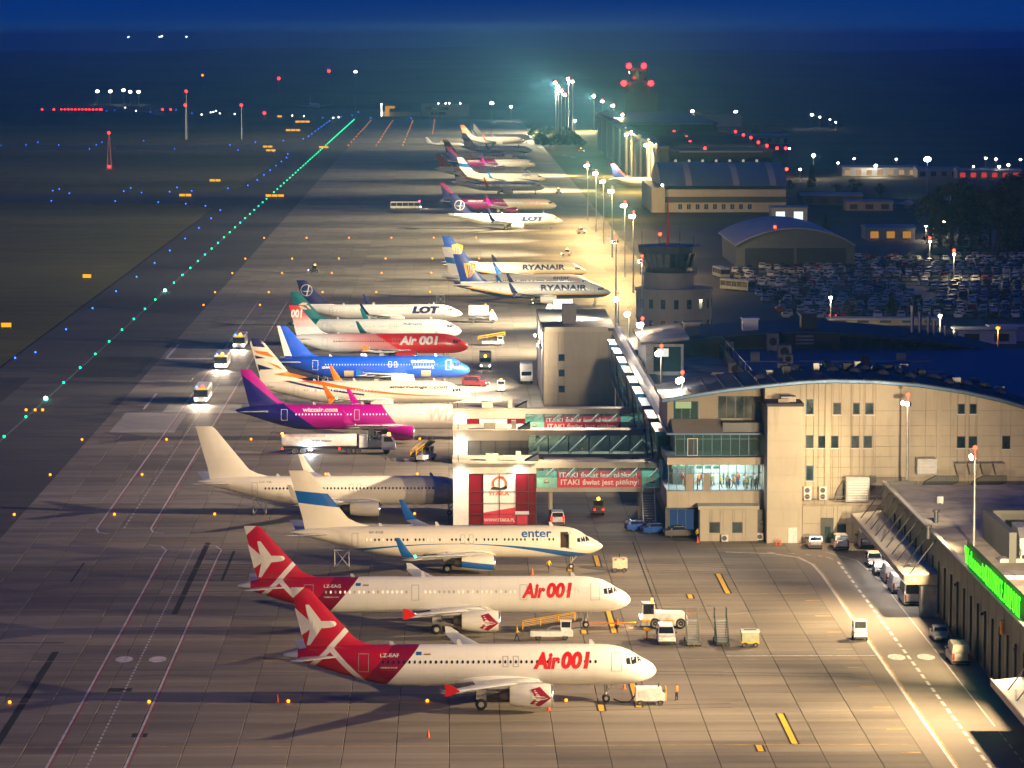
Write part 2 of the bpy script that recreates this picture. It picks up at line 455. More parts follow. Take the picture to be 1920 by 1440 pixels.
# left service road, with the jog at its middle
for xa, xb in ((-37.0, -48.0), (-29.8, -40.6)):
    pline('service_line', [(xa, 300), (xa, 458), (xa + 0.1, 463), (xa - 0.8, 466.5), (xa - 2.6, 468)], 0.22, m_lilac)
    pline('service_edge', [(xa + 0.3, 300), (xa + 0.3, 458), (xa + 0.4, 463.2)], 0.12, m_redl)
    pline('service_line', [(xb + 2.2, 478.5), (xb + 0.6, 480), (xb, 483.5), (xb, 900)], 0.22, m_lilac)
    pline('service_edge', [(xb + 0.3, 484), (xb + 0.3, 900)], 0.12, m_redl)
for k in range(84): line('dash', -33.4, -33.2, 318 + k * 1.75, 318.95 + k * 1.75, m_lilac)
for k in range(60): line('dash', -44.4, -44.2, 484 + k * 3.4, 485.8 + k * 3.4, m_lilac)
# bitumen seams, patches, slot drains
for x, y0, y1, w in ((-42.9, 325, 386, 0.75), (-31.9, 411, 470, 0.7), (-28.0, 437, 462, 0.35), (-46.5, 436, 452, 0.25), (-25.4, 470, 482, 0.4), (24.4, 405, 470, 0.16)): line('bitumen_seam', x - w / 2, x + w / 2, y0, y1, m_rub, 0.005)
for k in range(9): line('bitumen_seam', -31.5 + random.uniform(-1, 0.3), -24.8 + random.uniform(-2.5, 0.8), 428 + 4.4 * k, 428.3 + 4.4 * k, m_rub, 0.005)
line('bitumen_seam', -50.5, -42.6, 391.6, 392.0, m_rub, 0.005)
m_patch = M('dark asphalt patch', (0.018, 0.02, 0.024), 0.75)
m_patch2 = M('pale concrete patch', (0.34, 0.32, 0.30), 0.65)
for x0, x1, y0, y1, m in ((-74, -61.5, 700, 745, m_patch), (-35, -32.6, 362, 364, m_patch), (-30.5, -29, 338, 340, m_patch), (-57.5, -46.5, 602, 634, m_patch2), (-51, -37.5, 633, 648, m_patch2), (-96, -82, 640, 700, m_patch)):
    if x0 < -90: x0 = -90
    line('repair_patch', x0, x1, y0, y1, m, 0.004)
line('corner_mark', -59, -58.4, 740, 775, m_lilac); line('corner_mark', -58.4, -49, 739, 742, m_lilac); line('corner_mark', -48, -47.6, 745, 775, m_lilac); line('corner_mark', -55, -54.6, 640, 668, m_lilac)
pline('taxi_centre_line', [(-74.3, 300), (-74.3, AP_END)], 0.3, M('teal grey line', (0.22, 0.26, 0.26), 0.7), 0.006, taxi)

# ------------------------------------------------------------------ distant low hills
m_hill = M('wooded hill', (0.02, 0.03, 0.018), 0.95, scale=0.01)
for (x0, x1, yy, hh, sd) in ((-2600, 2600, 9500, 22, 1), (-3500, 4200, 12500, 30, 2), (600, 2400, 6800, 26, 3), (-2500, -900, 7600, 14, 4)):
    rnd = random.Random(sd); mb = MB(); n = 90; rings = []
    ph = [rnd.uniform(0, 6.3) for _ in range(5)]
    for k in range(n + 1):
        t = k / n; env = math.sin(math.pi * t) ** 0.5
        h = hh * env * (0.55 + 0.2 * math.sin(3 * t * 6.28 + ph[0]) + 0.12 * math.sin(9 * t * 6.28 + ph[1]) + 0.06 * math.sin(31 * t * 6.28 + ph[2]) + rnd.uniform(0, 0.06))
        x = x0 + (x1 - x0) * t
        rings.append([(x, yy - 250, -0.5), (x, yy - 60, max(0.1, h * 0.8)), (x, yy, max(0.2, h)), (x, yy + 250, -0.5)])
    mb.loft(rings, closed=False); struct('hill', mb, m_hill, smooth=True)

# tyre marks swept across the stands
m_tyremark = M('tyre mark', (0.095, 0.082, 0.068), .75, var=.3, scale=.4)
rr = random.Random(17)
for k in range(26):
    x0, y0 = rr.uniform(-40, 38), rr.uniform(325, 480); a = rr.uniform(-.5, .5) + (math.pi if rr.random() < .5 else 0); c = rr.uniform(-.05, .05); L_ = rr.uniform(8, 26); q = []
    for j in range(14): q.append((x0, y0)); x0 += math.cos(a) * L_ / 14 * 1.6; y0 += math.sin(a) * L_ / 14; a += c
    w = rr.uniform(.8, 1.1)
    for s_ in (-w, w):
        pts = [(x, y + s_) for x, y in q if -58 < x < 44]
        if len(pts) > 3: pline('tyre_mark', pts, rr.uniform(.12, .22), m_tyremark, 0.0035 + .00002 * k)

# ------------------------------------------------------------------ building materials
m_cream = WALL('cream cladding', (0.52, 0.46, 0.34))
m_creamd = WALL('beige render', (0.40, 0.35, 0.275), 0.7)
m_roofb = M('dark blue roof sheet', (0.030, 0.040, 0.065), 0.6, 0.0, var=0.35, scale=0.4)
m_roofd = M('dark roof felt', (0.06, 0.063, 0.07), 0.75, var=0.25, scale=0.5)
m_roofw = M('pale roof membrane', (0.40, 0.355, 0.29), 0.75, var=0.32, scale=0.3)
m_bluef = M('blue window frame', (0.02, 0.13, 0.30), 0.4)
m_dkf = M('dark window frame', (0.05, 0.055, 0.06), 0.4, 0.3)
m_dkglass = M('dark window glass', (0.018, 0.04, 0.05), 0.08, 0.0, var=0.5, scale=0.4, spec=0.9)
m_glass = GLASS('clear glazing', (0.80, 0.92, 0.90), 0.14)
m_glasst = GLASS('teal glazing', (0.45, 0.72, 0.70), 0.35)
m_frost = GLASS('frosted glazing', (0.85, 0.85, 0.80), 0.55, 0.4)
m_metal = WALL('grey metal cladding', (0.10, 0.105, 0.10), 0.5)
m_metal2 = M('light grey metal', (0.36, 0.37, 0.37), 0.45, 0.4, var=0.15)
m_whitep = M('white panel', (0.72, 0.72, 0.70), 0.5, var=0.06)
m_conc2 = M('raw concrete', (0.30, 0.28, 0.25), 0.8, var=0.2)
m_floor = M('interior floor', (0.34, 0.34, 0.35), 0.4)
m_room = M('interior wall', (0.62, 0.63, 0.60), 0.7)

def window(parent, x0, x1, z0, z1, y, frame=m_dkf, pane=m_dkglass, mull=0):
    """a window in a wall that faces the camera: frame > pane"""
    b = MB(); f = 0.09
    b.box(x0, x1, y - 0.06, y, z0, z0 + f).box(x0, x1, y - 0.06, y, z1 - f, z1).box(x0, x0 + f, y - 0.06, y, z0 + f, z1 - f).box(x1 - f, x1, y - 0.06, y, z0 + f, z1 - f)
    for k in range(mull):
        xm = x0 + (x1 - x0) * (k + 1) / (mull + 1); b.box(xm - 0.04, xm + 0.04, y - 0.055, y, z0 + f, z1 - f)
    w = b.build('window', frame, parent)
    MB().box(x0 + f * 0.8, x1 - f * 0.8, y - 0.03, y - 0.01, z0 + f * 0.8, z1 - f * 0.8).build('pane', pane, w)
    return w
def clad(parent, xs, zs, y, holes=(), m=m_cream, top=None, t=0.1, name='cladding_panel'):
    """panels with open joints in front of a core wall; holes: (x0,x1,z0,z1); top(x) limits the height"""
    g = 0.032
    X_ = sorted(set(xs) | {h[0] for h in holes if xs[0] < h[0] < xs[-1]} | {h[1] for h in holes if xs[0] < h[1] < xs[-1]})
    for x0, x1 in zip(X_[:-1], X_[1:]):
        hz = sorted({z for h in holes if h[0] < (x0 + x1) / 2 < h[1] for z in h[2:4]})
        Z_ = sorted(set(zs) | set(hz))
        for z0, z1 in zip(Z_[:-1], Z_[1:]):
            xm, zm = (x0 + x1) / 2, (z0 + z1) / 2
            if any(h[0] < xm < h[1] and h[2] < zm < h[3] for h in holes): continue
            a, b = z1, z1
            if top:
                a, b = min(z1, top(x0)), min(z1, top(x1))
                if a < z0 + 0.1 or b < z0 + 0.1: continue
            MB().hexa([(x0 + g, y - t, z0 + g), (x1 - g, y - t, z0 + g), (x1 - g, y, z0 + g), (x0 + g, y, z0 + g)],
                      [(x0 + g, y - t, a - g), (x1 - g, y - t, b - g), (x1 - g, y, b - g), (x0 + g, y, a - g)]).build(name, m, parent)
def interp(pts, x):
    for (a, b), (c, d) in zip(pts[:-1], pts[1:]):
        if x <= c: return b + (d - b) * max(0, (x - a)) / (c - a)
    return pts[-1][1]
def light_in(parent, loc, power, color, sx, sy, rot=(0, 0, 0)):
    d = bpy.data.lights.new('room_light', 'AREA'); d.shape = 'RECTANGLE'; d.size = sx; d.size_y = sy; d.energy = power; d.color = color
    o = bpy.data.objects.new('room_light', d); COL.objects.link(o); o.parent = parent; o.location = loc; o.rotation_euler = rot
    return o

# ------------------------------------------------------------------ terminal
T = thing('terminal_building', 'large cream terminal with arched dark roof and lit glass lounge', 'building', (42, 474, 0))
T.location = (0, 0, 0)
YF = 474.0
arc = [AY(px, py, YF) for px, py in ((1241, 754), (1300, 744), (1365, 734), (1430, 727), (1500, 720), (1560, 717), (1640, 719), (1720, 725), (1800, 737), (1870, 752), (1960, 778), (2060, 815))]
topf = lambda x: interp(arc, x)
xr = arc[-1][0]
# core of the front block behind its cladding
core = [(42.2, 0)] + [(42.2, topf(42.2))] + [p for p in arc if p[0] > 42.3] + [(xr, 0)]
MB().prism_y(core, YF, YF + 18).build('core_wall', m_creamd, T)
# curved roof sheet with its thick edge, over the whole front block
mb = MB(); prof = [(x, z) for x, z in arc]
mb.prism_y(prof + [(x, z + 0.55) for x, z in reversed(prof)], YF - 0.9, YF + 18.5); mb.build('arched_roof', m_roofb, T)
mb = MB(); mb.prism_y([(x, z + 0.1) for x, z in prof] + [(x, z + 0.42) for x, z in reversed(prof)], YF - 1.0, YF - 0.9); mb.build('roof_edge_trim', M('blue metal trim', (0.03, 0.10, 0.22), 0.35, 0.3), T)
# windows of the right-hand wall, at their measured places
wins = []
for x0, x1, y0, y1 in ((1511, 1526, 748, 777), (1562, 1577, 755, 777), (1599, 1612, 755, 777), (1622, 1638, 755, 777), (1511, 1525, 816, 840), (1534, 1548, 817, 840), (1558, 1572, 817, 840), (1596, 1611, 817, 840), (1619, 1635, 817, 840), (1511, 1525, 873, 901), (1796, 1809, 757, 776), (1818, 1831, 757, 776), (1794, 1810, 818, 840), (1816, 1832, 818, 840), (1879, 1894, 817, 842)):
    X0, Z1 = AY(x0, y0, YF); X1, Z0 = AY(x1, y1, YF); wins.append((X0, X1, Z0, Z1))
xs = [42.2, 47] + [47 + 3.35 * k for k in range(1, 15)]
xs = [x for x in xs if x < xr] + [xr]
clad(T, xs, [0.3, 5.2, 6.6, 8.0, 9.4, 10.8, 12.2, 13.6, 15.0, 17.0, 21], YF, wins, m_cream, lambda x: topf(x) - 0.02)
for k, w in enumerate(wins): window(T, *w, YF - 0.012, m_bluef if k in (0, 9) else m_dkf)
for x in (50.6, 65.5, 81): MB().box(x - 0.28, x + 0.28, YF - 0.32, YF - 0.12, 0.3, topf(x) - 0.3).build('pilaster', m_cream, T)
# sloped ducts against the wall
for px in (1605, 1760, 1850):
    x, z = AY(px, 912, YF)
    MB().prism([(-2.9, 0), (-2.6, 1.2), (-1.9, 2.3), (-0.6, 3.0), (2.6, 3.0), (2.6, 2.2), (1.2, 1.6), (0.2, 0.4), (0.2, 0)], lambda a, b: (x + a, YF - 0.9, 5.25 + b), lambda a, b: (x + a, YF - 0.14, 5.25 + b)).build('air_duct', M('duct metal', (0.13, 0.13, 0.12), 0.45, 0.4), T)
# terrace in front of the wall and the block under it
MB().box(46.75, 61, 468.2, YF - 0.14, 0, 4.95).box(46.75, 61, 468.2, YF - 0.14, 4.95, 5.1).build('terrace_block', m_creamd, T)
hol = []
for x0, x1, y0, y1 in ((1478, 1494, 989, 1017), (1539, 1562, 971, 1017), (1570, 1586, 983, 1000)):
    X0, Z1 = AY(x0, y0, 468.2); X1, Z0 = AY(x1, y1, 468.2); hol.append((X0, X1, max(Z0, 0.02), Z1))
clad(T, [46.8, 50, 53.4, 57, 60.9], [0.05, 2.6, 4.9], 468.2, hol[1:], m_cream, None, 0.08)
MB().box(*hol[1][:2], 467.95, 468.17, hol[1][2], hol[1][3]).build('door', m_dkf, T)
window(T, hol[1][0] + 0.4, hol[1][1] - 0.3, 0.1, 2.3, 467.94, m_dkf, m_glasst)
window(T, *hol[2], 468.16, m_dkf)
rl = MB()
for k in range(11):
    x = 47 + 1.38 * k; rl.cyl((x, 468.35, 5.1), (x, 468.35, 6.2), 0.03, n=5)
for z in (5.65, 6.2): rl.cyl((47, 468.35, z), (60.8, 468.35, z), 0.03, n=5)
rl.build('terrace_railing', m_metal2, T)
# stair tower
MB().box(42.05, 46.7, 468, YF + 3, 0, 18.2).build('stair_tower', m_cream, T)
for k in range(8): MB().box(42.09, 46.66, 467.96, 468, 0.1 + 2.26 * k, 2.3 + 2.26 * k).build('stair_tower_panel', WALL('bright cream cladding', (0.58, 0.52, 0.39)), T)
MB().box(41.9, 46.85, 467.85, YF + 3.1, 18.2, 18.6).build('stair_tower_cap', m_roofd, T)
MB().box(44, 46, 470, 472, 18.6, 19.3).box(43.6, 45, 469.4, 470.4, 18.6, 19.05).build('stair_tower_vent', m_roofw, T)
MB().box(hol[0][0], hol[0][1], 467.9, 467.95, 0.05, hol[0][3]).build('white_door', M('white door', (0.85, 0.82, 0.78), 0.4), T)  # plain white painted door
# glass lounge to the left of the tower
GX0, GX1, GY = 29.1, 42.05, 473.0
for z0, z1, y0, y1, n, m in ((4.1, 6.35, GY, YF + 22, 'spandrel_wall', m_creamd), (9.95, 10.9, GY - 0.5, YF + 22, 'spandrel_wall', m_cream), (13.9, 14.15, GY - 0.2, YF + 22, 'floor_slab', m_bluef)):
    MB().box(GX0, GX1 - 0.02, y0, y1, z0, z1).build(n, m, T)
for k in range(9):
    x0 = GX0 + 0.05 + k * 1.436; MB().box(x0, x0 + 1.40, GY - 0.06, GY, 4.15, 6.3).build('cladding_panel', m_cream, T)
MB().box(30.4, GX1 - 0.05, GY + 8, GY + 8.3, 6.35, 9.95).build('room_wall', m_room, T)
MB().box(30.4, GX1 - 0.05, GY + 8.5, GY + 8.8, 10.9, 13.9).build('room_wall', M('interior wall darkened', (0.20, 0.27, 0.26), 0.7), T)  # upper room's dimness put into a darker wall colour
MB().box(GX0, GX1 - 0.05, GY + 0.3, GY + 8, 6.36, 6.40).build('room_floor', m_floor, T)
def glazing(x0, x1, z0, z1, y, n, rows, frame, pane, skip=()):
    for k in range(n):
        a, b = x0 + (x1 - x0) * k / n, x0 + (x1 - x0) * (k + 1) / n
        if k in skip:
            continue
        MB().box(a + 0.04, b - 0.04, y + 0.02, y + 0.05, z0, z1).build('pane', pane, T)
    f = MB()
    for k in range(n + 1):
        a = x0 + (x1 - x0) * k / n; f.box(a - 0.045, a + 0.045, y - 0.05, y + 0.08, z0, z1)
    for z in rows: f.box(x0, x1, y - 0.04, y + 0.07, z - 0.035, z + 0.035)
    f.build('mullion_frame', frame, T)
glazing(GX0 + 0.2, GX1 - 0.2, 6.4, 9.93, GY + 0.1, 11, (6.45, 8.75, 9.9), m_bluef, m_glass)
for k in (2, 4):
    a = GX0 + 0.2 + 12.55 * k / 11; MB().box(a + 0.1, a + 1.05, GY - 0.02, GY + 0.04, 6.45, 8.7).build('blind_panel', m_creamd, T)
for k in range(6):
    a = GX0 + 0.7 + k * 1.12; MB().box(a, a + 0.8, GY + 1.2, GY + 1.25, 9.2, 9.85).build('hanging_sign', M('pale green board', (0.30, 0.52, 0.42), 0.6), T)
glazing(GX0 + 1.2, GX1 - 0.7, 10.95, 13.85, GY + 1.2, 9, (11.0, 13.2, 13.8), m_bluef, m_glasst)
window(T, 31.9, 33.3, 10.95, 13.3, GY + 1.19, m_whitep, m_dkglass)
# sloping apron of roof under the top floor, then the top floor itself
MB().add([(GX0 + 0.8, GY - 0.1, 14.16), (36.6, GY - 0.1, 14.16), (36.6, GY + 4, 15.6), (GX0 + 0.8, GY + 4, 15.6), (GX0 + 0.8, GY + 4, 14.16), (36.6, GY + 4, 14.16)], [(0, 1, 2, 3), (0, 3, 4), (1, 5, 2), (0, 4, 5, 1), (2, 5, 4, 3)]).build('sloped_cornice', m_creamd, T)
MB().box(36.62, GX1 - 0.1, GY + 1, GY + 4, 14.16, 15.4).build('dark_parapet', m_dkf, T)
MB().prism_y([(29.4, 14.16), (42.04, 14.16), (42.04, topf(42.0) - 0.05), (36, topf(36) - 0.05), (29.4, topf(29.6) - 0.3)], YF + 3.4, YF + 22).build('top_floor_wall', m_creamd, T)
window(T, 30.2, 33.6, 15.5, topf(31) - 0.6, YF + 3.38, m_bluef, m_glasst, 2)
MB().box(30.5, 32.6, YF + 3.30, YF + 3.34, 17.0, 17.9).build('lit_blind', EM('lit blind', (0.85, 1.0, 0.45), 0.55), T)
window(T, 36.2, 40.9, 15.6, 18.7, YF + 3.38, m_dkf, m_dkglass, 3)
window(T, 41.0, 41.9, 16.4, 17.8, YF + 3.38, m_dkf, m_dkglass)
# ground floor: entrance recess and small annex
MB().box(33.3, 41.0, 469.9, GY + 0.5, 0, 4.3).build('annex_wall', m_creamd, T)
MB().box(33.1, 41.2, 469.6, GY + 0.6, 4.3, 4.75).build('annex_roof', m_cream, T)
ah = []
for x0, x1, y0, y1 in ((1330, 1350, 979, 999), (1373, 1392, 979, 999)):
    X0, Z1 = AY(x0, y0, 469.9); X1, Z0 = AY(x1, y1, 469.9); ah.append((X0, X1, Z0, Z1)); window(T, X0, X1, Z0, Z1, 469.89, m_dkf)
clad(T, [33.35, 34.9, 36.4, 37.9, 39.4, 40.95], [0.05, 4.25], 469.9, ah, m_cream, None, 0.06)
MB().box(GX0, 33.3, 476, 476.3, 0, 4.1).build('entrance_wall', m_dkf, T)
window(T, 29.6, 33.0, 0.1, 3.6, 475.98, m_bluef, EM('lit entrance', (0.16, 0.30, 0.62), 0.22), 2)
MB().box(41.0, 42.0, 471, GY + 0.4, 0, 4.1).build('recess_wall', m_metal, T)
window(T, 41.15, 41.95, 1.3, 2.9, 470.98, m_dkf)
light_in(T, (35.5, GY + 4, 9.8), 2200, (0.95, 1.0, 0.98), 11, 6)
light_in(T, (34.5, GY + 5, 13.7), 130, (0.75, 1.0, 0.85), 8, 5)
# ---- west wall: canted window boxes stepping along the apron side
MB().box(30.3, 33, YF + 5.5, 645, 0, 13.2).build('west_wall', m_metal, T)
MB().box(31.2, 46, YF + 18.6, 640, 12.6, 13.0).build('low_roof', m_roofw, T)
MB().prism_y([(29.6, 13.1), (29.9, 14.1), (30.6, 14.5), (31.3, 14.2), (31.3, 13.1)], 484, 645).build('west_parapet', M('rounded metal parapet', (0.45, 0.47, 0.50), 0.3, 0.6), T)
for k in range(9):
    y0 = 486 + 17.2 * k
    fr = MB().hexa([(30.28, y0, 5.2), (29.1, y0, 5.2), (29.1, y0 + 11.5, 5.2), (30.28, y0 + 11.5, 5.2)], [(30.28, y0, 12.9), (28.3, y0, 12.9), (28.3, y0 + 11.5, 12.9), (30.28, y0 + 11.5, 12.9)]).build('window_box', m_bluef, T)
    for j, (z0, z1) in enumerate(((5.6, 7.7), (8.0, 10.1), (10.4, 12.5))):
        d = lambda z: 29.1 - 0.8 * (z - 5.2) / 7.7 - 0.03
        MB().add([(d(z0), y0 + 0.4, z0), (d(z0), y0 + 11.1, z0), (d(z1), y0 + 11.1, z1), (d(z1), y0 + 0.4, z1)], [(0, 1, 2, 3)]).build('pane', m_dkglass, fr)
    MB().box(28.6, 30.2, y0 - 0.06, y0 - 0.02, 9.0, 12.4).build('end_pane', m_glasst, fr)
# ---- rooftop pavilion with blue frame
MB().box(31.4, 37.4, 566, 590, 12.9, 18.0).build('pavilion_wall', m_metal2, T)
MB().hexa([(30.6, 564.6, 18.0), (38.2, 564.6, 18.8), (38.2, 592, 18.8), (30.6, 592, 18.0)], [(30.6, 564.6, 18.4), (38.2, 564.6, 19.3), (38.2, 592, 19.3), (30.6, 592, 18.4)]).build('pavilion_roof', m_roofw, T)
window(T, 32.6, 37.0, 13.6, 17.6, 565.98, m_bluef, m_glasst)
MB().box(33.2, 35.0, 565.86, 565.9, 16.0, 17.3).build('lit_blind', EM('lit white blind', (1.0, 0.97, 0.85), 0.9), T)
# ---- sunken blue roof and the far arched hall behind it
MB().box(46, 100, YF + 18.6, 600, 13.6, 14.2).build('sunken_roof', M('blue flat roof', (0.05, 0.072, 0.20), 0.5, 0.0, var=0.25, scale=0.3), T)
MB().box(45.6, 46, YF + 18.6, 600, 12, 15.2).build('roof_parapet', m_roofd, T)
arc2 = [AY(px, py, 600) for px, py in ((1180, 662), (1260, 644), (1340, 634), (1420, 628), (1500, 625), (1580, 627), (1660, 633), (1740, 641), (1820, 653), (1900, 672))]
MB().prism_y([(arc2[0][0], 0)] + arc2 + [(arc2[-1][0], 0)], 600, 622).build('far_hall_wall', M('blue grey hall wall', (0.05, 0.06, 0.08), 0.6), T)
MB().prism_y(arc2 + [(x, z + 0.5) for x, z in reversed(arc2)], 598.6, 623).build('far_hall_roof', m_roofb, T)
MB().prism_y([(x, z + 0.12) for x, z in arc2] + [(x, z + 0.4) for x, z in reversed(arc2)], 598.45, 598.6).build('roof_edge_trim', M('blue metal trim', (0.03, 0.10, 0.22), 0.35, 0.3), T)
for k in range(13):
    x0 = 66 + 1.75 * k; zt = interp(arc2, x0) - 0.35
    if x0 < arc2[-1][0] - 2: MB().box(x0, x0 + 1.66, 599.85, 599.95, 14.25, zt).build('pane', m_dkglass, T)
for k in range(4): MB().box(58.6, 61.6, 599.7, 599.9, 15.0 + 0.6 * k, 15.3 + 0.6 * k).build('louvre', m_metal2, T)

# ------------------------------------------------------------------ rooftop plant (each a thing of its own)
def plant(name, label, cat, mb, mats, group=None, **k): return tag(mb.build(name, mats, **k), label, cat, group)
def ac_box(x, y, z, w, d, h, label, group='rooftop cooling units', m=None):
    t = thing('cooling_unit', label, 'cooling unit', (x, y, z), 0, group)
    MB().box(-w / 2, w / 2, -d / 2, d / 2, 0.12, h).box(-w / 2 + 0.1, -w / 2 + 0.25, -d / 2, d / 2, 0, 0.12).box(w / 2 - 0.25, w / 2 - 0.1, -d / 2, d / 2, 0, 0.12).build('casing', m or m_roofw, t, bevel=0.03)
    MB().cyl((0, -d / 2 - 0.02, h * 0.55), (0, -d / 2, h * 0.55), min(w, h) * 0.33, n=14).build('fan_grille', m_dkf, t)
    MB().cyl((0, 0, h), (0, 0, h + 0.15), min(w, d) * 0.36, n=14).build('fan_outlet', m_dkf, t)
    return t
names = ['beside the lit pavilion', 'on the pale low roof', 'against the roof parapet', 'near the arched roof edge', 'in the row on the blue roof', 'at the head of the row on the blue roof', 'at the corner of the blue roof', 'behind the stair tower', 'next to the roof railing']
for k, (px, py, z, w, h) in enumerate(((1345, 715, 13, 1.8, 1.5), (1378, 705, 13, 2.0, 2.2), (1356, 730, 13, 1.6, 1.3), (1359, 662, 13, 1.4, 2.8), (1467, 700, 14.2, 1.5, 1.6), (1488, 712, 14.2, 2.0, 1.8), (1470, 672, 14.2, 2.2, 2.2), (1440, 650, 14.2, 2.0, 3.0), (1477, 682, 14.2, 1.6, 1.5))):
    x, y = G(px, py, z); ac_box(x, min(max(y, 500), 596), z, w, w, h, 'boxy rooftop cooling unit ' + names[k])
dome_me = MB().lathe((0, 0, 0), (0, 0, 1), [(0, 0.85), (0.3, 0.85), (0.5, 0.7), (0.75, 0.35), (0.8, 0.0)], 14).mesh('roof_dome', [M('smoky plastic dome', (0.05, 0.06, 0.09), 0.25)], smooth=True)
dx = [1420, 1500, 1560, 1562, 1588, 1600, 1617, 1625, 1650, 1655, 1690, 1700, 1728, 1750, 1770, 1790, 1810, 1842, 1855, 1872, 1890]
for k, px in enumerate(dx):
    x, _ = AY(px, 710, 485); yy = 480 + (k * 37 % 14)
    o = put('roof_dome', dome_me, None, (x, yy, topf(x) + 0.5))
    tag(o, 'small dark smoke vent dome, %s from the left along the arched roof' % ordn(k + 1), 'roof vent', 'roof vent domes')
for k, (px, pt) in enumerate(((1711, 576), (1725, 587), (1741, 597), (1752, 604), (1773, 613), (1792, 625))):
    x, zt = AY(px, pt, 612); zb = interp(arc2, min(x, arc2[-1][0])) + 0.3
    plant('chimney_stack', ['tallest steel flue', 'second steel flue', 'third steel flue', 'fourth steel flue', 'fifth steel flue', 'shortest steel flue'][k] + ' from the left on the far arched roof', 'chimney', MB().cyl((x, 612, zb), (x, 612, zt), 0.33, n=10).cyl((x, 612, zt), (x, 612, zt + 0.25), 0.46, n=10), m_steel0 := M('flue steel', (0.4, 0.41, 0.42), 0.35, 0.7), 'steel flues on the far roof', smooth=True)
for k, px in enumerate((1300, 1410, 1520)):
    x, z = AY(px, 640, 601); zb = interp(arc2, x) + 0.4
    plant('roof_cabin', ['pale roof cabin at the left of the far arched roof', 'white roof cabin in the middle of the far arched roof', 'dark roof cabin on the far arched roof'][k], 'roof cabin', MB().box(x - 1.3, x + 1.3, 604, 607, zb, zb + (2.2, 2.0, 2.4)[k]).box(x - 1.5, x + 1.5, 603.8, 607.2, zb + (2.2, 2.0, 2.4)[k], zb + (2.4, 2.2, 2.6)[k]), (m_creamd, m_whitep, m_dkf)[k])
# chillers and outdoor units on the terrace
def chiller(x, y, z, w, h, label):
    t = thing('terrace_chiller', label, 'cooling unit', (x, y, z))
    MB().box(-w / 2, w / 2, -0.9, 0.9, 0.1, h).build('casing', m_metal2, t, bevel=0.04)
    for k in range(8): MB().box(-w / 2 + 0.25, w / 2 - 0.25, -0.98, -0.9, 0.35 + k * (h - 0.7) / 8, 0.35 + (k + 0.55) * (h - 0.7) / 8).build('louvre', m_whitep, t)
    return t
x, z = AY(1607, 920, 471); chiller(x, 471, 5.1, 3.1, 3.4, 'large louvred chiller on the terrace behind the railing')
x, z = AY(1737, 920, 471); chiller(x, 471.3, 8.7, 2.6, 2.2, 'smaller louvred chiller on the low roof near the mast')
def split_unit(x, y, z, label):
    t = thing('outdoor_unit', label, 'cooling unit', (x, y, z), 0, 'white outdoor cooling units')
    MB().box(-0.45, 0.45, -0.2, 0.2, 0.08, 1.0).box(-0.4, -0.3, -0.2, 0.2, 0, 0.08).box(0.3, 0.4, -0.2, 0.2, 0, 0.08).build('casing', m_whitep, t, bevel=0.03)
    MB().cyl((-0.08, -0.23, 0.53), (-0.08, -0.2, 0.53), 0.33, n=14).build('fan_grille', m_dkf, t)
for px, lb in ((1359, 'white outdoor cooling unit between the annex windows'), (1427, 'white outdoor cooling unit in the shaded recess by the stair tower')):
    x, z = AY(px, 1008, 469.3); split_unit(x, 469.3 if px < 1400 else 470.6, 0, lb)
for px, lb in ((1514, 'left tall outdoor unit on the terrace by the lowest window'), (1543, 'right tall outdoor unit on the terrace by the lowest window')):
    x, z = AY(px, 930, 472.5); t = thing('outdoor_unit', lb, 'cooling unit', (x, 472.5, 5.1), 0, 'white outdoor cooling units')
    MB().box(-0.5, 0.5, -0.2, 0.2, 0.1, 1.9).box(-0.45, -0.35, -0.2, 0.2, 0, 0.1).box(0.35, 0.45, -0.2, 0.2, 0, 0.1).build('casing', m_whitep, t, bevel=0.03)
    for q in (0.55, 1.4): MB().cyl((-0.05, -0.23, q), (-0.05, -0.2, q), 0.34, n=14).build('fan_grille', m_dkf, t)
for k in range(4):
    x, z = AY(1800 + 24 * k, 915, 471); plant('roof_bin', ['first', 'second', 'third', 'fourth'][k] + ' pale tapered vent box from the left on the low roof', 'roof vent', MB().hexa([(x - 0.4, 470.6, 8.7), (x + 0.4, 470.6, 8.7), (x + 0.4, 471.4, 8.7), (x - 0.4, 471.4, 8.7)], [(x - 0.8, 470.3, 10.3), (x + 0.8, 470.3, 10.3), (x + 0.8, 471.7, 10.3), (x - 0.8, 471.7, 10.3)]), m_roofw, 'pale vent boxes')

# ------------------------------------------------------------------ wing with the pale blank wall beyond the bridges
W = thing('terminal_wing', 'plain beige office wing with three small square windows beside the bridges', 'building')
MB().box(17.2, 30.2, 645, 690, 0, 13.6).build('core_wall', m_creamd, W)
wh = []
for y0, y1 in ((664, 677), (693, 706), (723, 736)):
    X0, Z1 = AY(1047, y0, 645); X1, Z0 = AY(1059, y1, 645); wh.append((X0, X1, Z0, Z1)); window(W, X0, X1, Z0, Z1, 644.99, m_bluef)
clad(W, [17.25, 20.5, 23.8, 27, 30.15], [0.2, 1.9, 3.6, 5.3, 7.0, 8.7, 13.5], 645, wh, WALL('beige wall panel', (0.43, 0.39, 0.31)), None, 0.08)
MB().box(17.0, 30.3, 644.8, 690.2, 13.6, 14.1).build('roof_slab', m_roofd, W)
MB().box(17.4, 28.9, 644.6, 644.8, 13.45, 14.3).build('parapet_cap', m_cream, W)
for k in range(6): MB().box(17.05, 17.2, 646 + 7.2 * k, 652.8 + 7.2 * k, 1.0, 13.2).build('end_wall_fin', m_metal2, W)
MB().box(21, 23.5, 655, 660, 14.1, 17.5).build('roof_stair', m_cream, W)

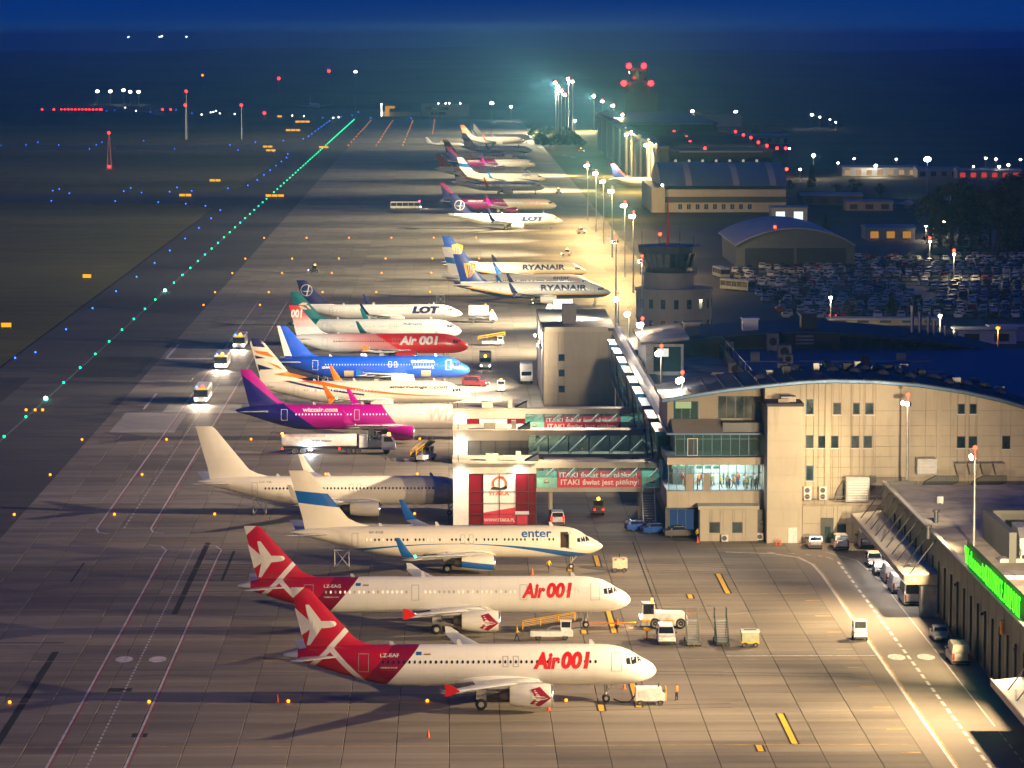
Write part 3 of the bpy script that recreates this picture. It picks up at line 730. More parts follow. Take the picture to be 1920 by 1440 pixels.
# seams, pipes and small boxes on the arched roof
for k in range(1, 22):
    x = 30 + 2.3 * k
    if x < xr - 2: MB().box(x - .05, x + .05, YF - .85, YF + 18.4, topf(x) + .53, topf(x) + .63).build('roof_seam', m_roofb, T)
rr = random.Random(4)
for k in range(16):
    x = 44 + 2.1 * k; y = YF + rr.uniform(9, 17); z = topf(min(x, xr - .1)) + .5
    MB().box(x - .5, x + rr.uniform(.2, .8), y, y + rr.uniform(.6, 1.4), z, z + rr.uniform(.5, 1.2)).build('roof_box', m_roofd if k % 3 else m_metal2, T)
for k in range(14):
    x = 48 + 2.0 * k + rr.uniform(-.4, .4); y = rr.uniform(520, 594)
    if not (52 < x < 66): MB().box(x - .7, x + .7, y, y + 1.6, 14.2, 14.2 + rr.uniform(.7, 2.0)).build('roof_box', (m_roofd, m_creamd, m_metal2)[k % 3], T)
for k in range(4): MB().cyl((47, 520 + 18 * k, 14.45), (78, 520 + 18 * k, 14.45), .14, n=6).build('roof_pipe', m_metal2, T)
for k in range(9): MB().cyl((46, 496 + 11 * k, 15.2), (46, 496 + 11 * k, 16.4), .05, n=5).build('railing_post', m_metal2, T)
MB().cyl((46, 494, 16.4), (46, 598, 16.4), .05, n=5).build('railing', m_metal2, T)
for w in wins: MB().box(w[0] - .1, w[1] + .1, YF - .2, YF - .1, w[2] - .12, w[2] - .02).build('window_sill', m_whitep, T)

# ------------------------------------------------------------------ boarding bridges
m_red = GLASS('red printed glass', (0.75, 0.03, 0.07), 0.8, 0.25)
m_redp = M('red print', (0.62, 0.025, 0.06), 0.45, var=0.1)
m_wfilm = M('white print', (0.74, 0.72, 0.66), 0.5, var=0.05)
m_teal = M('mint print', (0.22, 0.55, 0.45), 0.5)
m_blk = M('black print', (0.02, 0.02, 0.025), 0.5)
m_orange = M('orange red print', (0.75, 0.10, 0.04), 0.5)
m_bridge = WALL('bridge cladding', (0.40, 0.36, 0.30), 0.5)
m_wtext = M('white lettering', (0.80, 0.78, 0.72), 0.5, var=0.03)
def arc_band(cx, cy, r0, r1, a0, a1, n=16):
    o = [(cx + r1 * math.cos(rad(a0 + (a1 - a0) * k / n)), cy + r1 * math.sin(rad(a0 + (a1 - a0) * k / n))) for k in range(n + 1)]
    i = [(cx + r0 * math.cos(rad(a0 + (a1 - a0) * k / n)), cy + r0 * math.sin(rad(a0 + (a1 - a0) * k / n))) for k in range(n + 1)]
    return o + i[::-1]
def itaka(parent, x, z, s, y, word=True):
    """round head emblem: an open ring over a dark curved base, with the word below"""
    at = lambda u, v: Vector((x + u * s, y, z + v * s))
    decal('emblem_ring', bm_poly(arc_band(0, 0, 0.72, 1.0, -38, 205)), at, m_orange, parent)
    decal('emblem_base', bm_poly([(-1.25, -0.75), (-0.8, -0.35), (0.1, -0.55), (0.95, -0.25), (1.0, -0.6), (0.7, -0.78), (0.0, -0.85)]), at, m_blk, parent)
    if word: decal('lettering', fit(text_mesh('ITAKA', 1, 0.02), x - 1.25 * s, x + 1.25 * s, z - 1.55 * s, z - 1.0 * s), lambda u, v: Vector((u, y, v)), m_orange, parent)
def bridge(y0, x0, xt, x1, label, style):
    B = thing('boarding_bridge', label, 'boarding bridge')
    d = 8.0; zt = 8.65
    # end tower
    MB().box(x0, xt, y0 + 0.35, y0 + d, 0.02, zt - 0.1).build('tower_wall', m_bridge, B)
    MB().box(x0 - 0.1, xt + 0.1, y0 - 0.25, y0 + d + 0.1, zt - 0.1, zt + 0.1).build('tower_roof', m_roofw, B)
    MB().box(x0, xt, y0, y0 + 0.35, 7.15, zt - 0.1).build('fascia', m_bridge, B)
    MB().box(x0, x0 + 2.1, y0, y0 + 0.35, 0.02, 7.15).build('end_panel', m_whitep, B)
    cols = [x0 + 2.15] + [x0 + 2.15 + (xt - x0 - 2.2) * f for f in (0.215, 0.46, 0.70, 0.885, 1.0)]
    rows = [0.1, 1.55, 3.05, 4.65, 7.12]
    for i in range(5):
        for j in range(4):
            white = i in (1, 2) and (j > 0)
            m = m_frost if style == 1 else (m_wfilm if white else m_red)
            MB().box(cols[i] + 0.03, cols[i + 1] - 0.03, y0 + 0.1, y0 + 0.14, rows[j] + 0.02, rows[j + 1] - 0.02).build('pane', m, B)
    f = MB()
    for c in cols: f.box(c - 0.035, c + 0.035, y0 + 0.03, y0 + 0.2, 0.05, 7.14)
    for r in rows: f.box(cols[0], cols[-1], y0 + 0.04, y0 + 0.19, r - 0.03, r + 0.03)
    f.build('mullion_frame', m_dkf, B)
    if style != 1:
        cxm = cols[2]
        itaka(B, cxm, 5.75 if style == 0 else 5.45, 1.05, y0 + 0.06, True)
        decal('red_wedge', bm_poly([(cols[1], 1.5), (cols[3], 1.5), (cols[3], 2.5), (cols[1], 1.75)]), lambda u, v: Vector((u, y0 + 0.075, v)), m_redp, B)
        decal('red_band', bm_poly([(cols[1], 0.1), (cols[3], 0.1), (cols[3], 1.5), (cols[1], 1.5)]), lambda u, v: Vector((u, y0 + 0.08, v)), m_redp, B)
        decal('lettering', fit(text_mesh('WWW.ITAKA.PL', 1, 0.015), cols[1] + 0.1, cols[3] - 0.15, 0.5, 0.95), lambda u, v: Vector((u, y0 + 0.05, v)), m_wtext, B)
    if style == 0:
        MB().box(cols[3] + 0.1, cols[4] - 0.1, y0 - 0.02, y0 + 0.02, 0.1, 1.4).build('door', m_redp, B)
        MB().box(cols[3] - 0.1, cols[4] + 0.1, y0 - 0.1, y0 + 0.02, 1.5, 1.95).build('door_sign', m_whitep, B)
    # tunnel
    ty0, ty1 = y0 + 1.2, y0 + 4.4
    MB().box(xt, x1, ty0, ty1, 7.75, 8.55).build('tunnel_roof', m_bridge, B)
    MB().box(xt, x1, ty0, ty1, 4.45, 5.0).build('tunnel_floor', m_bridge, B)
    n = 6; br = MB(); mu = MB()
    for k in range(n):
        a, b = xt + (x1 - xt) * k / n, xt + (x1 - xt) * (k + 1) / n
        for yy in (ty0 + 0.05, ty1 - 0.08): MB().box(a + 0.05, b - 0.05, yy, yy + 0.03, 5.02, 7.73).build('pane', m_glass, B)
        br.cyl((a + 0.2, ty0 + 0.35, 5.1), (b - 0.2, ty0 + 0.35, 7.65), 0.09, n=6)
        br.cyl((a + 0.2, ty1 - 0.35, 5.1), (b - 0.2, ty1 - 0.35, 7.65), 0.09, n=6)
        mu.box(a - 0.05, a + 0.05, ty0 - 0.02, ty0 + 0.1, 5.0, 7.75).box(a - 0.05, a + 0.05, ty1 - 0.1, ty1 + 0.02, 5.0, 7.75)
    br.build('truss', m_whitep, B, smooth=True); mu.build('mullion_frame', m_dkf, B)
    if style != 1:
        yb = ty0 - 0.03; w = (x1 - xt) / n
        for (a, b, m, nm) in ((xt + 0.1, xt + w, m_teal, 'banner_end'), (xt + w + 0.05, x1 - w, m_redp, 'banner'), (x1 - w + 0.05, x1 - 0.1, m_teal, 'banner_end')):
            MB().box(a, b, yb, yb + 0.02, 5.05, 6.45).build(nm, m, B)
            MB().box(a, b, ty1 - 0.2, ty1 - 0.18, 5.6, 7.0).build(nm, m, B)
        decal('lettering', fit(text_mesh('ITAKI świat jest piękny!', 1, 0.02), xt + w + 0.5, x1 - w - 0.35, 5.2, 6.25), lambda u, v: Vector((u, yb - 0.012, v)), m_wtext, B)
        decal('lettering', fit(text_mesh('ITAKI świat jest piękny!', 1, 0.02), xt + w + 0.4, x1 - w - 0.5, 5.8, 6.85), lambda u, v: Vector((u, ty1 - 0.21, v)), m_wtext, B)
        for cxm in (xt + w / 2, x1 - w / 2): itaka(B, cxm, 5.95, 0.34, yb - 0.012, False)
    for xx in (xt + 2, x1 - 3): MB().cyl((xx, (ty0 + ty1) / 2, 0.01), (xx, (ty0 + ty1) / 2, 4.5), 0.35, n=12).build('support_column', m_bridge, B, smooth=True)
    # roof plant and the wedge at the roof joint
    MB().box(x0 + 4.5, x0 + 6.2, y0 + 1.2, y0 + 2.6, zt + 0.1, zt + 1.0).box(x0 + 8.6, x0 + 9.3, y0 + 1, y0 + 1.7, zt + 0.1, zt + 1.4).build('roof_unit', m_roofw, B)
    MB().prism_y([(xt - 1.6, zt + 0.1), (xt + 0.3, zt + 0.1), (xt + 0.3, zt + 1.1)], y0 + 0.4, y0 + 3).build('roof_wedge', m_dkf, B)
    MB().cyl((x0 + 0.7, y0 + 0.5, zt), (x0 + 0.7, y0 + 0.5, zt + 1.0), 0.06, n=6).build('roof_post', m_dkf, B)
    light_in(B, ((xt + x1) / 2, (ty0 + ty1) / 2, 7.7), 420, (1.0, 0.97, 0.88), x1 - xt - 1, 1.5)
    # lamp under the fascia that washes the end panel
    MB().box(x0 + 0.5, x0 + 1.6, y0 - 0.55, y0 - 0.3, 7.75, 7.9).build('wall_lamp', EM('wall lamp', (1, 0.97, 0.9), 12), B)
    d_ = bpy.data.lights.new('lamp_light', 'AREA'); d_.size = 0.8; d_.energy = 150; d_.color = (1, 0.97, 0.92)
    lo = bpy.data.objects.new('lamp_light', d_); COL.objects.link(lo); lo.parent = B; lo.location = (x0 + 1.1, y0 - 0.9, 7.7); lo.rotation_euler = (rad(25), 0, 0)
    return B
B1 = bridge(486, 0.6, 12.0, 29.4, 'nearest boarding bridge, its end covered by a tall red and white travel advert', 0)
B2 = bridge(526, 0.7, 11.8, 30.0, 'middle boarding bridge with clear glass and plain frosted end panes', 1)
B3 = bridge(556.5, 0.7, 12.0, 30.0, 'farthest boarding bridge, its red advert half hidden by the middle one', 2)
dl = bpy.data.lights.new('lamp_light', 'AREA'); dl.size = 0.5; dl.energy = 160; dl.color = (1, 0.97, 0.9)
dlo = bpy.data.objects.new('lamp_light', dl); COL.objects.link(dlo); dlo.parent = B1; dlo.location = (9.6, 485.2, 8.0); dlo.rotation_euler = (rad(25), 0, 0)
MB().box(9.3, 9.9, 485.45, 485.7, 7.9, 8.05).build('wall_lamp', EM('wall lamp', (1, 0.97, 0.9), 12), B1)
# stairs down from the first bridge to the ground
S = thing('bridge_stairs', 'pale metal staircase under the nearest boarding bridge by the lounge', 'stairs', (0, 0, 0))
st = MB()
for k in range(14): st.box(26.6, 28.2, 482.5 - k * 0.0 + 0.32 * k, 482.8 + 0.32 * k, 0.3 * k, 0.3 * k + 0.06)
st.build('tread', m_metal2, S)
for x in (26.55, 28.25): MB().tube([(x, 482.4, 0), (x, 486.9, 4.2)], 0.09).tube([(x, 482.4, 1.0), (x, 486.9, 5.2)], 0.04).tube([(x, 482.4, 0), (x, 482.4, 1.0)], 0.04).tube([(x, 484.6, 2.1), (x, 484.6, 3.1)], 0.04).build('stair_rail', m_whitep, S)

# ------------------------------------------------------------------ low arrivals building on the right
L = thing('arrivals_building', 'long low building with dark metal wall under a green lit sign', 'building')
MB().box(56.7, 120, 250, 461, 0, 8.45).build('core_wall', m_metal, L)
MB().box(56.8, 120, 250, 461, 8.45, 8.6).build('roof', m_roofw, L)
m_ribw = WALL('dark ribbed wall', (0.055, 0.062, 0.058), 0.5)
for k in range(39): MB().box(56.5, 56.7, 262.05 + 5.1 * k, 267.0 + 5.1 * k, 0.15, 9.0).build('wall_panel', m_ribw, L)
for k in range(26): MB().box(56.3, 56.5, 320 + 5.1 * k, 320.35 + 5.1 * k, 0.6, 6.6).build('dark_fin', M('black steel fin', (0.02, 0.022, 0.02), 0.5), L)
MB().box(56.42, 56.95, 260, 461, 9.0, 9.18).build('parapet_cap', m_metal2, L)
MB().box(56.6, 61, 461.0, 461.2, 0, 9.1).build('end_panel', m_metal, L)
def canopy(y0, y1, m_top, sign):
    MB().hexa([(52.6, y0, 4.45), (56.45, y0, 4.9), (56.45, y1, 4.9), (52.6, y1, 4.45)], [(52.6, y0, 4.75), (56.45, y0, 5.15), (56.45, y1, 5.15), (52.6, y1, 4.75)]).build('canopy', m_top, L)
    MB().box(52.45, 52.6, y0, y1, 4.2, 4.9).build('canopy_fascia', m_bridge, L)
    n = int((y1 - y0) / 5.4)
    for k in range(n):
        y = y0 + 3 + k * 5.4
        MB().cyl((56.45, y, 8.6), (53.2, y - 1.5, 4.78), 0.07, n=6).build('stay_rod', m_dkf, L)
    for k in range(int((y1 - y0) / 6)):
        MB().cyl((56.2, y0 + 1 + 6 * k, 0), (56.2, y0 + 1 + 6 * k, 4.8), 0.12, n=8).build('canopy_post', m_metal2, L, smooth=True)
    MB().box(52.6, 56.4, y0 - 0.18, y0, 3.9, 4.95).build('canopy_end', m_cream, L)
canopy(407, 462, M('pale canopy sheet', (0.55, 0.50, 0.40), 0.5, var=0.1, scale=0.3), True)
canopy(285, 341, M('white canopy sheet', (0.70, 0.67, 0.62), 0.5, var=0.08, scale=0.3), False)
decal('lettering', fit(text_mesh('C0', 1, 0.03), 53.0, 53.9, 4.15, 4.7), lambda u, v: Vector((u, 406.8, v)), m_whitep, L)
for y in (448, 440, 432, 424, 416): light_in(L, (54.4, y, 4.35), 320, (1, 0.9, 0.78), 2.4, 1.5)
MB().box(54.5, 56.3, 407.5, 409, 0, 3.6).build('porch_door', m_metal2, L)
for y in (372, 360, 350, 392): MB().box(56.1, 56.42, y, y + 0.5, 6.0, 6.3).build('wall_camera', m_dkf, L)
MB().box(56.15, 56.4, 358.5, 359.3, 6.2, 7.6).build('orange_sign', M('orange board', (0.85, 0.35, 0.02), 0.5), L)
# the sign
SG = thing('airport_sign', 'bright green lit letters on the roof edge of the low dark building', 'sign', (56.6, 368, 9.2))
SG.location = (0, 0, 0)
m_green = EM('green neon', (0.05, 1.0, 0.008), 4.5)
for body, ya, yb, z0, z1 in (('Welcome', 387.2, 375.2, 9.45, 11.3), ('to', 374.6, 372.4, 9.45, 11.2), ('KATOWICE', 372.0, 360.6, 9.35, 11.4), ('AIRPORT', 359.6, 349.2, 9.35, 11.5)):
    bm = fit(text_mesh(body, 1, -0.006, 0, 1.2), 0, ya - yb, z0, z1)
    for v in bm.verts: v.co = Vector((56.55, ya - v.co.x, v.co.y))
    ex = bmesh.ops.extrude_face_region(bm, geom=bm.faces[:]); 
    for v in [q for q in ex['geom'] if isinstance(q, bmesh.types.BMVert)]: v.co.x += 0.05
    me = bpy.data.meshes.new('lettering'); bm.to_mesh(me); bm.free(); me.materials.append(m_green); put('lettering', me, SG)
MB().box(56.9, 56.98, 348.6, 387.8, 9.25, 11.75).build('sign_board', M('dark green board', (0.006, 0.02, 0.008), 0.6), SG)
rk = MB()
for k in range(14): rk.cyl((57.0, 349.5 + 2.8 * k, 8.6), (57.0, 349.5 + 2.8 * k, 9.4), 0.05, n=5)
rk.cyl((57.0, 349, 9.4), (57.0, 387, 9.4), 0.05, n=5).build('sign_rack', m_dkf, SG)
for y in (380, 366, 354): light_in(SG, (56.2, y, 10.4), 110, (0.25, 1.0, 0.05), 9, 1.6, (0, rad(90), 0))
# plant on the low roof
t = thing('roof_plant_house', 'big grey rooftop plant house with curved hood on the low roof', 'plant house')
x0, y0 = G(1777, 1035, 8.6)
MB().box(62.2, 63.0, 392, 412, 8.6, 12.0).box(63.0, 70, 409, 412, 8.6, 12.2).build('screen_wall', m_metal, t)
MB().prism_x([(392.5, 9.4), (392.0, 10.2), (392.3, 11.3), (394, 12.3), (398, 12.4), (398, 9.4)], 63.4, 70.2).build('hood', m_metal2, t)
for k in range(5): MB().box(63.5 + 1.35 * k, 64.78 + 1.35 * k, 391.7, 391.85, 9.5, 11.0).build('hood_panel', m_metal2, t)
for x in (63.6, 70.0): MB().box(x - 0.1, x + 0.1, 392.4, 398, 8.6, 9.4).build('leg', m_metal2, t)
for k, (px, py) in enumerate(((1740, 1010), (1762, 945), (1900, 1083), (1895, 1052), (1755, 980))):
    x, y = G(px, py, 8.6)
    if k == 1: plant('roof_fan', 'small boxy fan on a stand near the back of the low roof', 'roof vent', MB().box(x - 0.4, x + 0.4, y - 0.4, y + 0.4, 8.75, 9.6).box(x - 0.3, x - 0.2, y - 0.3, y + 0.3, 8.6, 8.75).box(x + 0.2, x + 0.3, y - 0.3, y + 0.3, 8.6, 8.75).cyl((x, y - 0.45, 9.2), (x, y - 0.4, 9.2), 0.28, n=10), m_metal2)
    elif k in (0, 4): plant('roof_vent', ('stubby dark roof vent by the stay rods', '', '', '', 'short dark roof pipe behind the canopy')[k], 'roof vent', MB().cyl((x, y, 8.6), (x, y, 9.9), 0.32, 0.28, 10).cyl((x, y, 9.9), (x, y, 10.15), 0.45, n=10), m_dkf, smooth=True)
    else: plant('skylight', ('', '', 'framed skylight on the low roof behind the sign, nearer one', 'framed skylight on the low roof behind the sign, farther one')[k], 'skylight', MB().box(x - 1.4, x + 1.4, y - 1.2, y + 1.2, 8.6, 8.95).box(x - 1.25, x - 0.06, y - 1.05, y + 1.05, 8.95, 9.02).box(x + 0.06, x + 1.25, y - 1.05, y + 1.05, 8.95, 9.02), m_metal2)
for k, y in enumerate((430, 418)): plant('roof_pipe', ('long pale pipe run across the low roof', 'second pale pipe run across the low roof')[k], 'pipe', MB().cyl((66, y, 8.75), (95, y - 2, 8.75), 0.12, n=8).box(70, 70.3, y - 0.5, y + 0.5, 8.6, 8.72).box(85, 85.3, y - 1.6, y - 0.6, 8.6, 8.72), m_metal2)

# ------------------------------------------------------------------ old control tower
O = thing('old_control_tower', 'round dark control tower with flared glass cab behind the terminal', 'tower', (0, 0, 0))
ox, oy = 50.0, 790.0
m_otw = WALL('tower render', (0.26, 0.24, 0.22), 0.7)
MB().lathe((ox, oy, 0), (0, 0, 1), [(0, 8.4), (10.6, 8.4), (10.6, 8.7), (11.2, 8.7), (11.2, 8.2), (11.2, 0)], 32).build('base_block', m_otw, O, smooth=True)
for k in range(9):
    a = rad(-170 + 20 * k); 
    for z in (2.4, 7.0):
        c = Vector((ox + 8.42 * math.cos(a), oy + 8.42 * math.sin(a), z)); q = Matrix.Translation(c) @ Matrix.Rotation(a, 4, 'Z')
        MB().box(-0.03, 0.06, -0.5, 0.5, 0, 2.0, q).build('window', m_dkglass, O)
MB().lathe((ox - 1.2, oy, 11.2), (0, 0, 1), [(0, 5.6), (2.9, 5.6), (2.9, 6.3), (3.5, 6.3), (3.5, 0)], 28).build('shaft', m_otw, O, smooth=True)
MB().lathe((ox - 1.2, oy, 14.7), (0, 0, 1), [(0, 5.2), (0.9, 5.3), (0.9, 5.1), (4.4, 6.3), (4.4, 6.9), (5.9, 7.1), (5.9, 0)], 12).build('cab', M('dark cab cladding', (0.03, 0.035, 0.05), 0.35), O)
for k in range(12):
    a0, a1 = rad(30 * k + 1.5), rad(30 * k + 28.5)
    p = lambda a, r, z: (ox - 1.2 + r * math.cos(a), oy + r * math.sin(a), 14.7 + z)
    MB().add([p(a0, 5.32, 1.2), p(a1, 5.32, 1.2), p(a1, 6.28, 4.2), p(a0, 6.28, 4.2)], [(0, 1, 2, 3)]).build('pane', m_dkglass if k not in (7, 8) else M('paler cab glass', (0.12, 0.13, 0.13), 0.15), O)
rl = MB()
for k in range(24):
    a = rad(15 * k); q = lambda z: (ox - 1.2 + 6.2 * math.cos(a), oy + 6.2 * math.sin(a), z); rl.cyl(q(14.7), q(15.8), 0.05, n=5)
for k in range(24):
    a, b = rad(15 * k), rad(15 * k + 15); rl.cyl((ox - 1.2 + 6.2 * math.cos(a), oy + 6.2 * math.sin(a), 15.8), (ox - 1.2 + 6.2 * math.cos(b), oy + 6.2 * math.sin(b), 15.8), 0.05, n=5)
rl.build('gallery_railing', m_dkf, O)
an = MB()
for dx, h in ((-6, 3.4), (-2.2, 2.4), (2.4, 3.2), (5.4, 2.2)): an.cyl((ox - 1.2 + dx, oy - 1, 20.6), (ox - 1.2 + dx, oy - 1, 20.6 + h), 0.07, n=5)
an.build('antenna', m_dkf, O)
MB().cyl((ox - 1.4, oy, 20.6), (ox - 1.4, oy, 31), 0.32, 0.1, 8).build('red_mast', M('red mast paint', (0.55, 0.05, 0.04), 0.5), O)
MB().ball((ox - 3.3, oy - 3, 23.2), 0.36).build('warning_light', EM('lamp red bright', (1.0, 0.03, 0.012), 16), O)
MB().cyl((ox - 3.3, oy - 3, 20.6), (ox - 3.3, oy - 3, 23), 0.05, n=5).build('lamp_post', m_dkf, O)

# ------------------------------------------------------------------ far control tower
C = thing('control_tower', 'tall far control tower with four red lamps in the haze', 'tower')
tx, ty = 139.5, 2590.0
mt = M('tower grey', (0.05, 0.05, 0.06), 0.6)
MB().box(tx - 11.5, tx + 12.0, ty - 8, ty + 8, 0, 25.5).build('base_block', mt, C)
MB().lathe((tx - 2, ty, 0), (0, 0, 1), [(0, 8), (24, 7), (30.5, 10), (30.5, 10.8), (33, 10.8), (33, 8), (34, 5.5), (41, 7.0), (41, 7.3), (43.2, 7.3), (43.2, 0)], 24).build('shaft', mt, C)
for k in range(16):
    a0, a1 = rad(22.5 * k + 1), rad(22.5 * k + 21.5); p = lambda a, r, z: (tx - 2 + r * math.cos(a), ty + r * math.sin(a), z)
    MB().add([p(a0, 5.75, 34.6), p(a1, 5.75, 34.6), p(a1, 7.05, 40.6), p(a0, 7.05, 40.6)], [(0, 1, 2, 3)]).build('pane', m_dkglass, C)
for dx, z in ((-9.3, 44.6), (1.5, 44.6), (-13, 32.2), (6.7, 32.2)):
    MB().cyl((tx + dx, ty - 9, z - 2), (tx + dx, ty - 9, z), 0.15, n=6).build('lamp_post', m_dkf, C)
    MB().ball((tx + dx, ty - 9, z), 2.0).build('warning_light', EM('tower red lamp', (1.0, 0.008, 0.012), 22), C)
MB().cyl((tx - 3.5, ty, 43.2), (tx - 3.5, ty, 48.5), 0.15, n=6).build('antenna', m_dkf, C)

# ------------------------------------------------------------------ hangars
def arch_pts(x0, x1, z0, zc, n=14):
    return [(x0 + (x1 - x0) * k / n, z0 + (zc - z0) * math.sin(math.pi * k / n) ** 0.8) for k in range(n + 1)]
H1 = thing('round_roof_hangar', 'hangar with blue barrel roof and small lit windows along its base', 'hangar')
MB().box(82, 128, 1353, 1420, 0, 8.6).build('wall', m_cream, H1)
MB().box(77, 82, 1351, 1420, 0, 9.4).build('end_block', m_cream, H1)
MB().box(82, 128.3, 1352.6, 1353, 3.7, 5.9).build('dark_band', m_dkf, H1)
# barrel roof runs along x, its curve seen from the side
pr = [(1353 + 67 * k / 14, 8.6 + 9.2 * math.sin(math.pi * (0.02 + 0.96 * k / 14)) ** 0.7) for k in range(15)]
MB().prism_x(pr, 80.5, 128.5).build('barrel_roof', M('blue grey barrel roof', (0.14, 0.19, 0.24), 0.4, 0.2, var=0.1), H1, smooth=True, ang=30)
for xr_ in (90, 108, 122):
    for k in range(7):
        (ya, za), (yb, zb) = pr[k], pr[k + 1]
        MB().add([(xr_, ya, za + 0.15), (xr_ + 2.4, ya, za + 0.15), (xr_ + 2.4, yb, zb + 0.1), (xr_, yb, zb + 0.1)], [(0, 1, 2, 3)]).build('roof_light', M('pale rooflight', (0.45, 0.42, 0.36), 0.5), H1)
for k in range(9): window(H1, 87 + 3.3 * k, 88.7 + 3.3 * k, 1.0, 3.2, 1352.98, m_whitep, m_dkglass, 1)
MB().ball((81, 1352, 10.3), 0.5).build('wall_lamp', EM('small white lamp', (1, 0.95, 0.9), 20), H1)
H2 = thing('large_hangar', 'huge dark flat roofed hangar edged with red lamps', 'hangar')
hx0, hx1, hy0, hy1 = 91.5, 134, 1478, 1740
MB().box(hx0, hx1, hy0, hy1, 0, 19).build('wall', M('dark hangar wall', (0.05, 0.055, 0.06), 0.6), H2)
MB().box(hx0 - 0.5, hx1 + 0.5, hy0 - 0.5, hy1, 19, 19.7).build('roof', M('dark hangar roof', (0.10, 0.13, 0.15), 0.5, var=0.2, scale=0.1), H2)
MB().box(hx0 + 4, hx1 - 4, hy0 - 1.0, hy0 - 0.5, 18.6, 19.1).build('pale_cornice', M('pale cornice', (0.5, 0.46, 0.4), 0.5), H2)  # pale coloured strip along the roof edge
for k in range(7): MB().box(hx0 + 2 + 5.6 * k, hx0 + 3.0 + 5.6 * k, hy0 - 0.15, hy0, 12.6, 15.6).build('window', EM('far lit slit', (1.0, 0.88, 0.65), 0.5), H2)
for k in range(5):
    y = 1480 + 45 * k
for k in range(6): MB().box(hx0 + 1, hx1 - 1, hy0 + 25 + 40 * k, hy0 + 27 + 40 * k, 19.7, 21.0).build('roof_ridge', M('dark hangar roof', (0.10, 0.13, 0.15), 0.5), H2)
H3 = thing('hangar_doors_block', 'tall lit hangar front with door columns facing the apron', 'hangar')
MB().box(87.5, 91.3, 1480, 2100, 0, 20).build('wall', M('hangar front', (0.22, 0.22, 0.20), 0.6), H3)
for k in range(9): MB().box(86.6, 87.5, 1485 + 66 * k, 1497 + 66 * k, 0, 22).build('door_column', M('hangar column', (0.40, 0.38, 0.33), 0.6), H3)
MB().box(86.4, 91.4, 1478, 2102, 20, 21.2).build('roof', M('hangar edge', (0.34, 0.33, 0.30), 0.6), H3)
H5 = thing('far_freight_hall', 'long dim flat roofed hall behind the large hangar', 'building')
MB().box(96, 150, 2000, 2300, 0, 17).build('wall', M('dark hangar wall', (0.05, 0.055, 0.06), 0.6), H5)
MB().box(95, 151, 1999, 2301, 17, 18).build('roof', M('dark hangar roof', (0.10, 0.13, 0.15), 0.5), H5)
MB().box(96, 148, 1998.4, 1999, 17.2, 17.7).build('pale_cornice', M('pale cornice', (0.5, 0.46, 0.4), 0.5), H5)
H4 = thing('small_arched_hangar', 'small hangar with shallow arched grey roof beside the car park', 'hangar')
ap = arch_pts(83.2, 118, 6.0, 11.0)
MB().prism_y([(83.4, 0)] + [(x, z) for x, z in ap] + [(117.8, 0)], 1034, 1085).build('wall', M('blue grey hangar wall', (0.10, 0.12, 0.15), 0.6), H4)
MB().prism_y(ap + [(x, z + 0.35) for x, z in reversed(ap)], 1032.5, 1100).build('arched_roof', M('lilac grey roof sheet', (0.30, 0.30, 0.36), 0.4, 0.1), H4, smooth=True, ang=30)
for x0, x1 in ((86, 100.2), (101, 115.5)): MB().box(x0, x1, 1033.8, 1034, 0.05, 5.4).build('hangar_door', M('dark door', (0.02, 0.028, 0.045), 0.6), H4)
for px, py in ((1485, 431), (1453, 428)):
    x, z = AY(px, py, 1040); MB().ball((x, 1040, z + 0.4), 0.42).build('warning_light', EM('lamp red bright', (1.0, 0.03, 0.012), 16), H4)
    MB().cyl((x, 1040, z - 1.2), (x, 1040, z + 0.2), 0.06, n=5).build('lamp_post', m_dkf, H4)
# red lamps along the large hangar roof: parts of that hangar
for px, py in ((1264, 247), (1287, 257), (1294, 266), (1322, 278), (1379, 247), (1394, 253), (1408, 258), (1422, 267), (1438, 273), (1457, 279), (1473, 317)):
    x, y = G(px, py, 20.6)
    y = min(max(y, hy0 + 1), hy1 - 5); x, z = AY(px, py, y); z = max(z, 20.2)
    MB().ball((x, y, z), 0.62).build('warning_light', EM('lamp red', (1.0, 0.015, 0.015), 14), H2)
    MB().cyl((x, y, 19.5), (x, y, z), 0.08, n=5).build('lamp_post', m_dkf, H2)
# far terminal hall beyond the apron end
FB = thing('far_cargo_hall', 'long pale two storey hall at the far end of the apron', 'building')
MB().box(-22, 17.5, 2950, 2980, 0, 9.3).build('wall', m_cream, FB)
for r in range(2): MB().box(-19 if r else -14, 0 if r else -2, 2949.6, 2950, 1.5 + 3.9 * r, 3.6 + 3.9 * r).build('window', m_dkglass, FB)
MB().box(-22.5, 18, 2949, 2981, 9.3, 9.9).build('roof', m_roofw, FB)
for x in (-8, -2, 1, 10): MB().ball((x, 2949, 10.8), 0.55).cyl((x, 2949, 9.9), (x, 2949, 10.6), 0.1, n=5).build('roof_lamp', EM('small white lamp', (1, 0.95, 0.9), 20), FB)
FB2 = thing('engine_test_wall', 'lit yellow blast wall at the far end of the apron', 'wall')
MB().box(-55, -22.5, 2960, 2963, 0, 3.6).build('wall', m_cream, FB2)
MB().box(-52, -48.5, 2955, 2958, 0, 8.5).box(-48.5, -44, 2955, 2958, 6.4, 8.5).build('yellow_frame', EM('lit yellow frame', (1.0, 0.45, 0.02), 0.7), FB2)  # frame's brightness put in as its own glow
MB().cyl((-55, 2958, 0), (-55, 2958, 9.5), 0.2, n=6).ball((-55, 2958, 9.8), 0.6).build('lamp', EM('small white lamp', (1, 0.95, 0.9), 20), FB2)
FB3 = thing('far_lit_shed', 'long low shed roof with a lit edge right of the far tower', 'building')
MB().box(152, 215, 2620, 2650, 0, 9).build('wall', m_metal2, FB3)
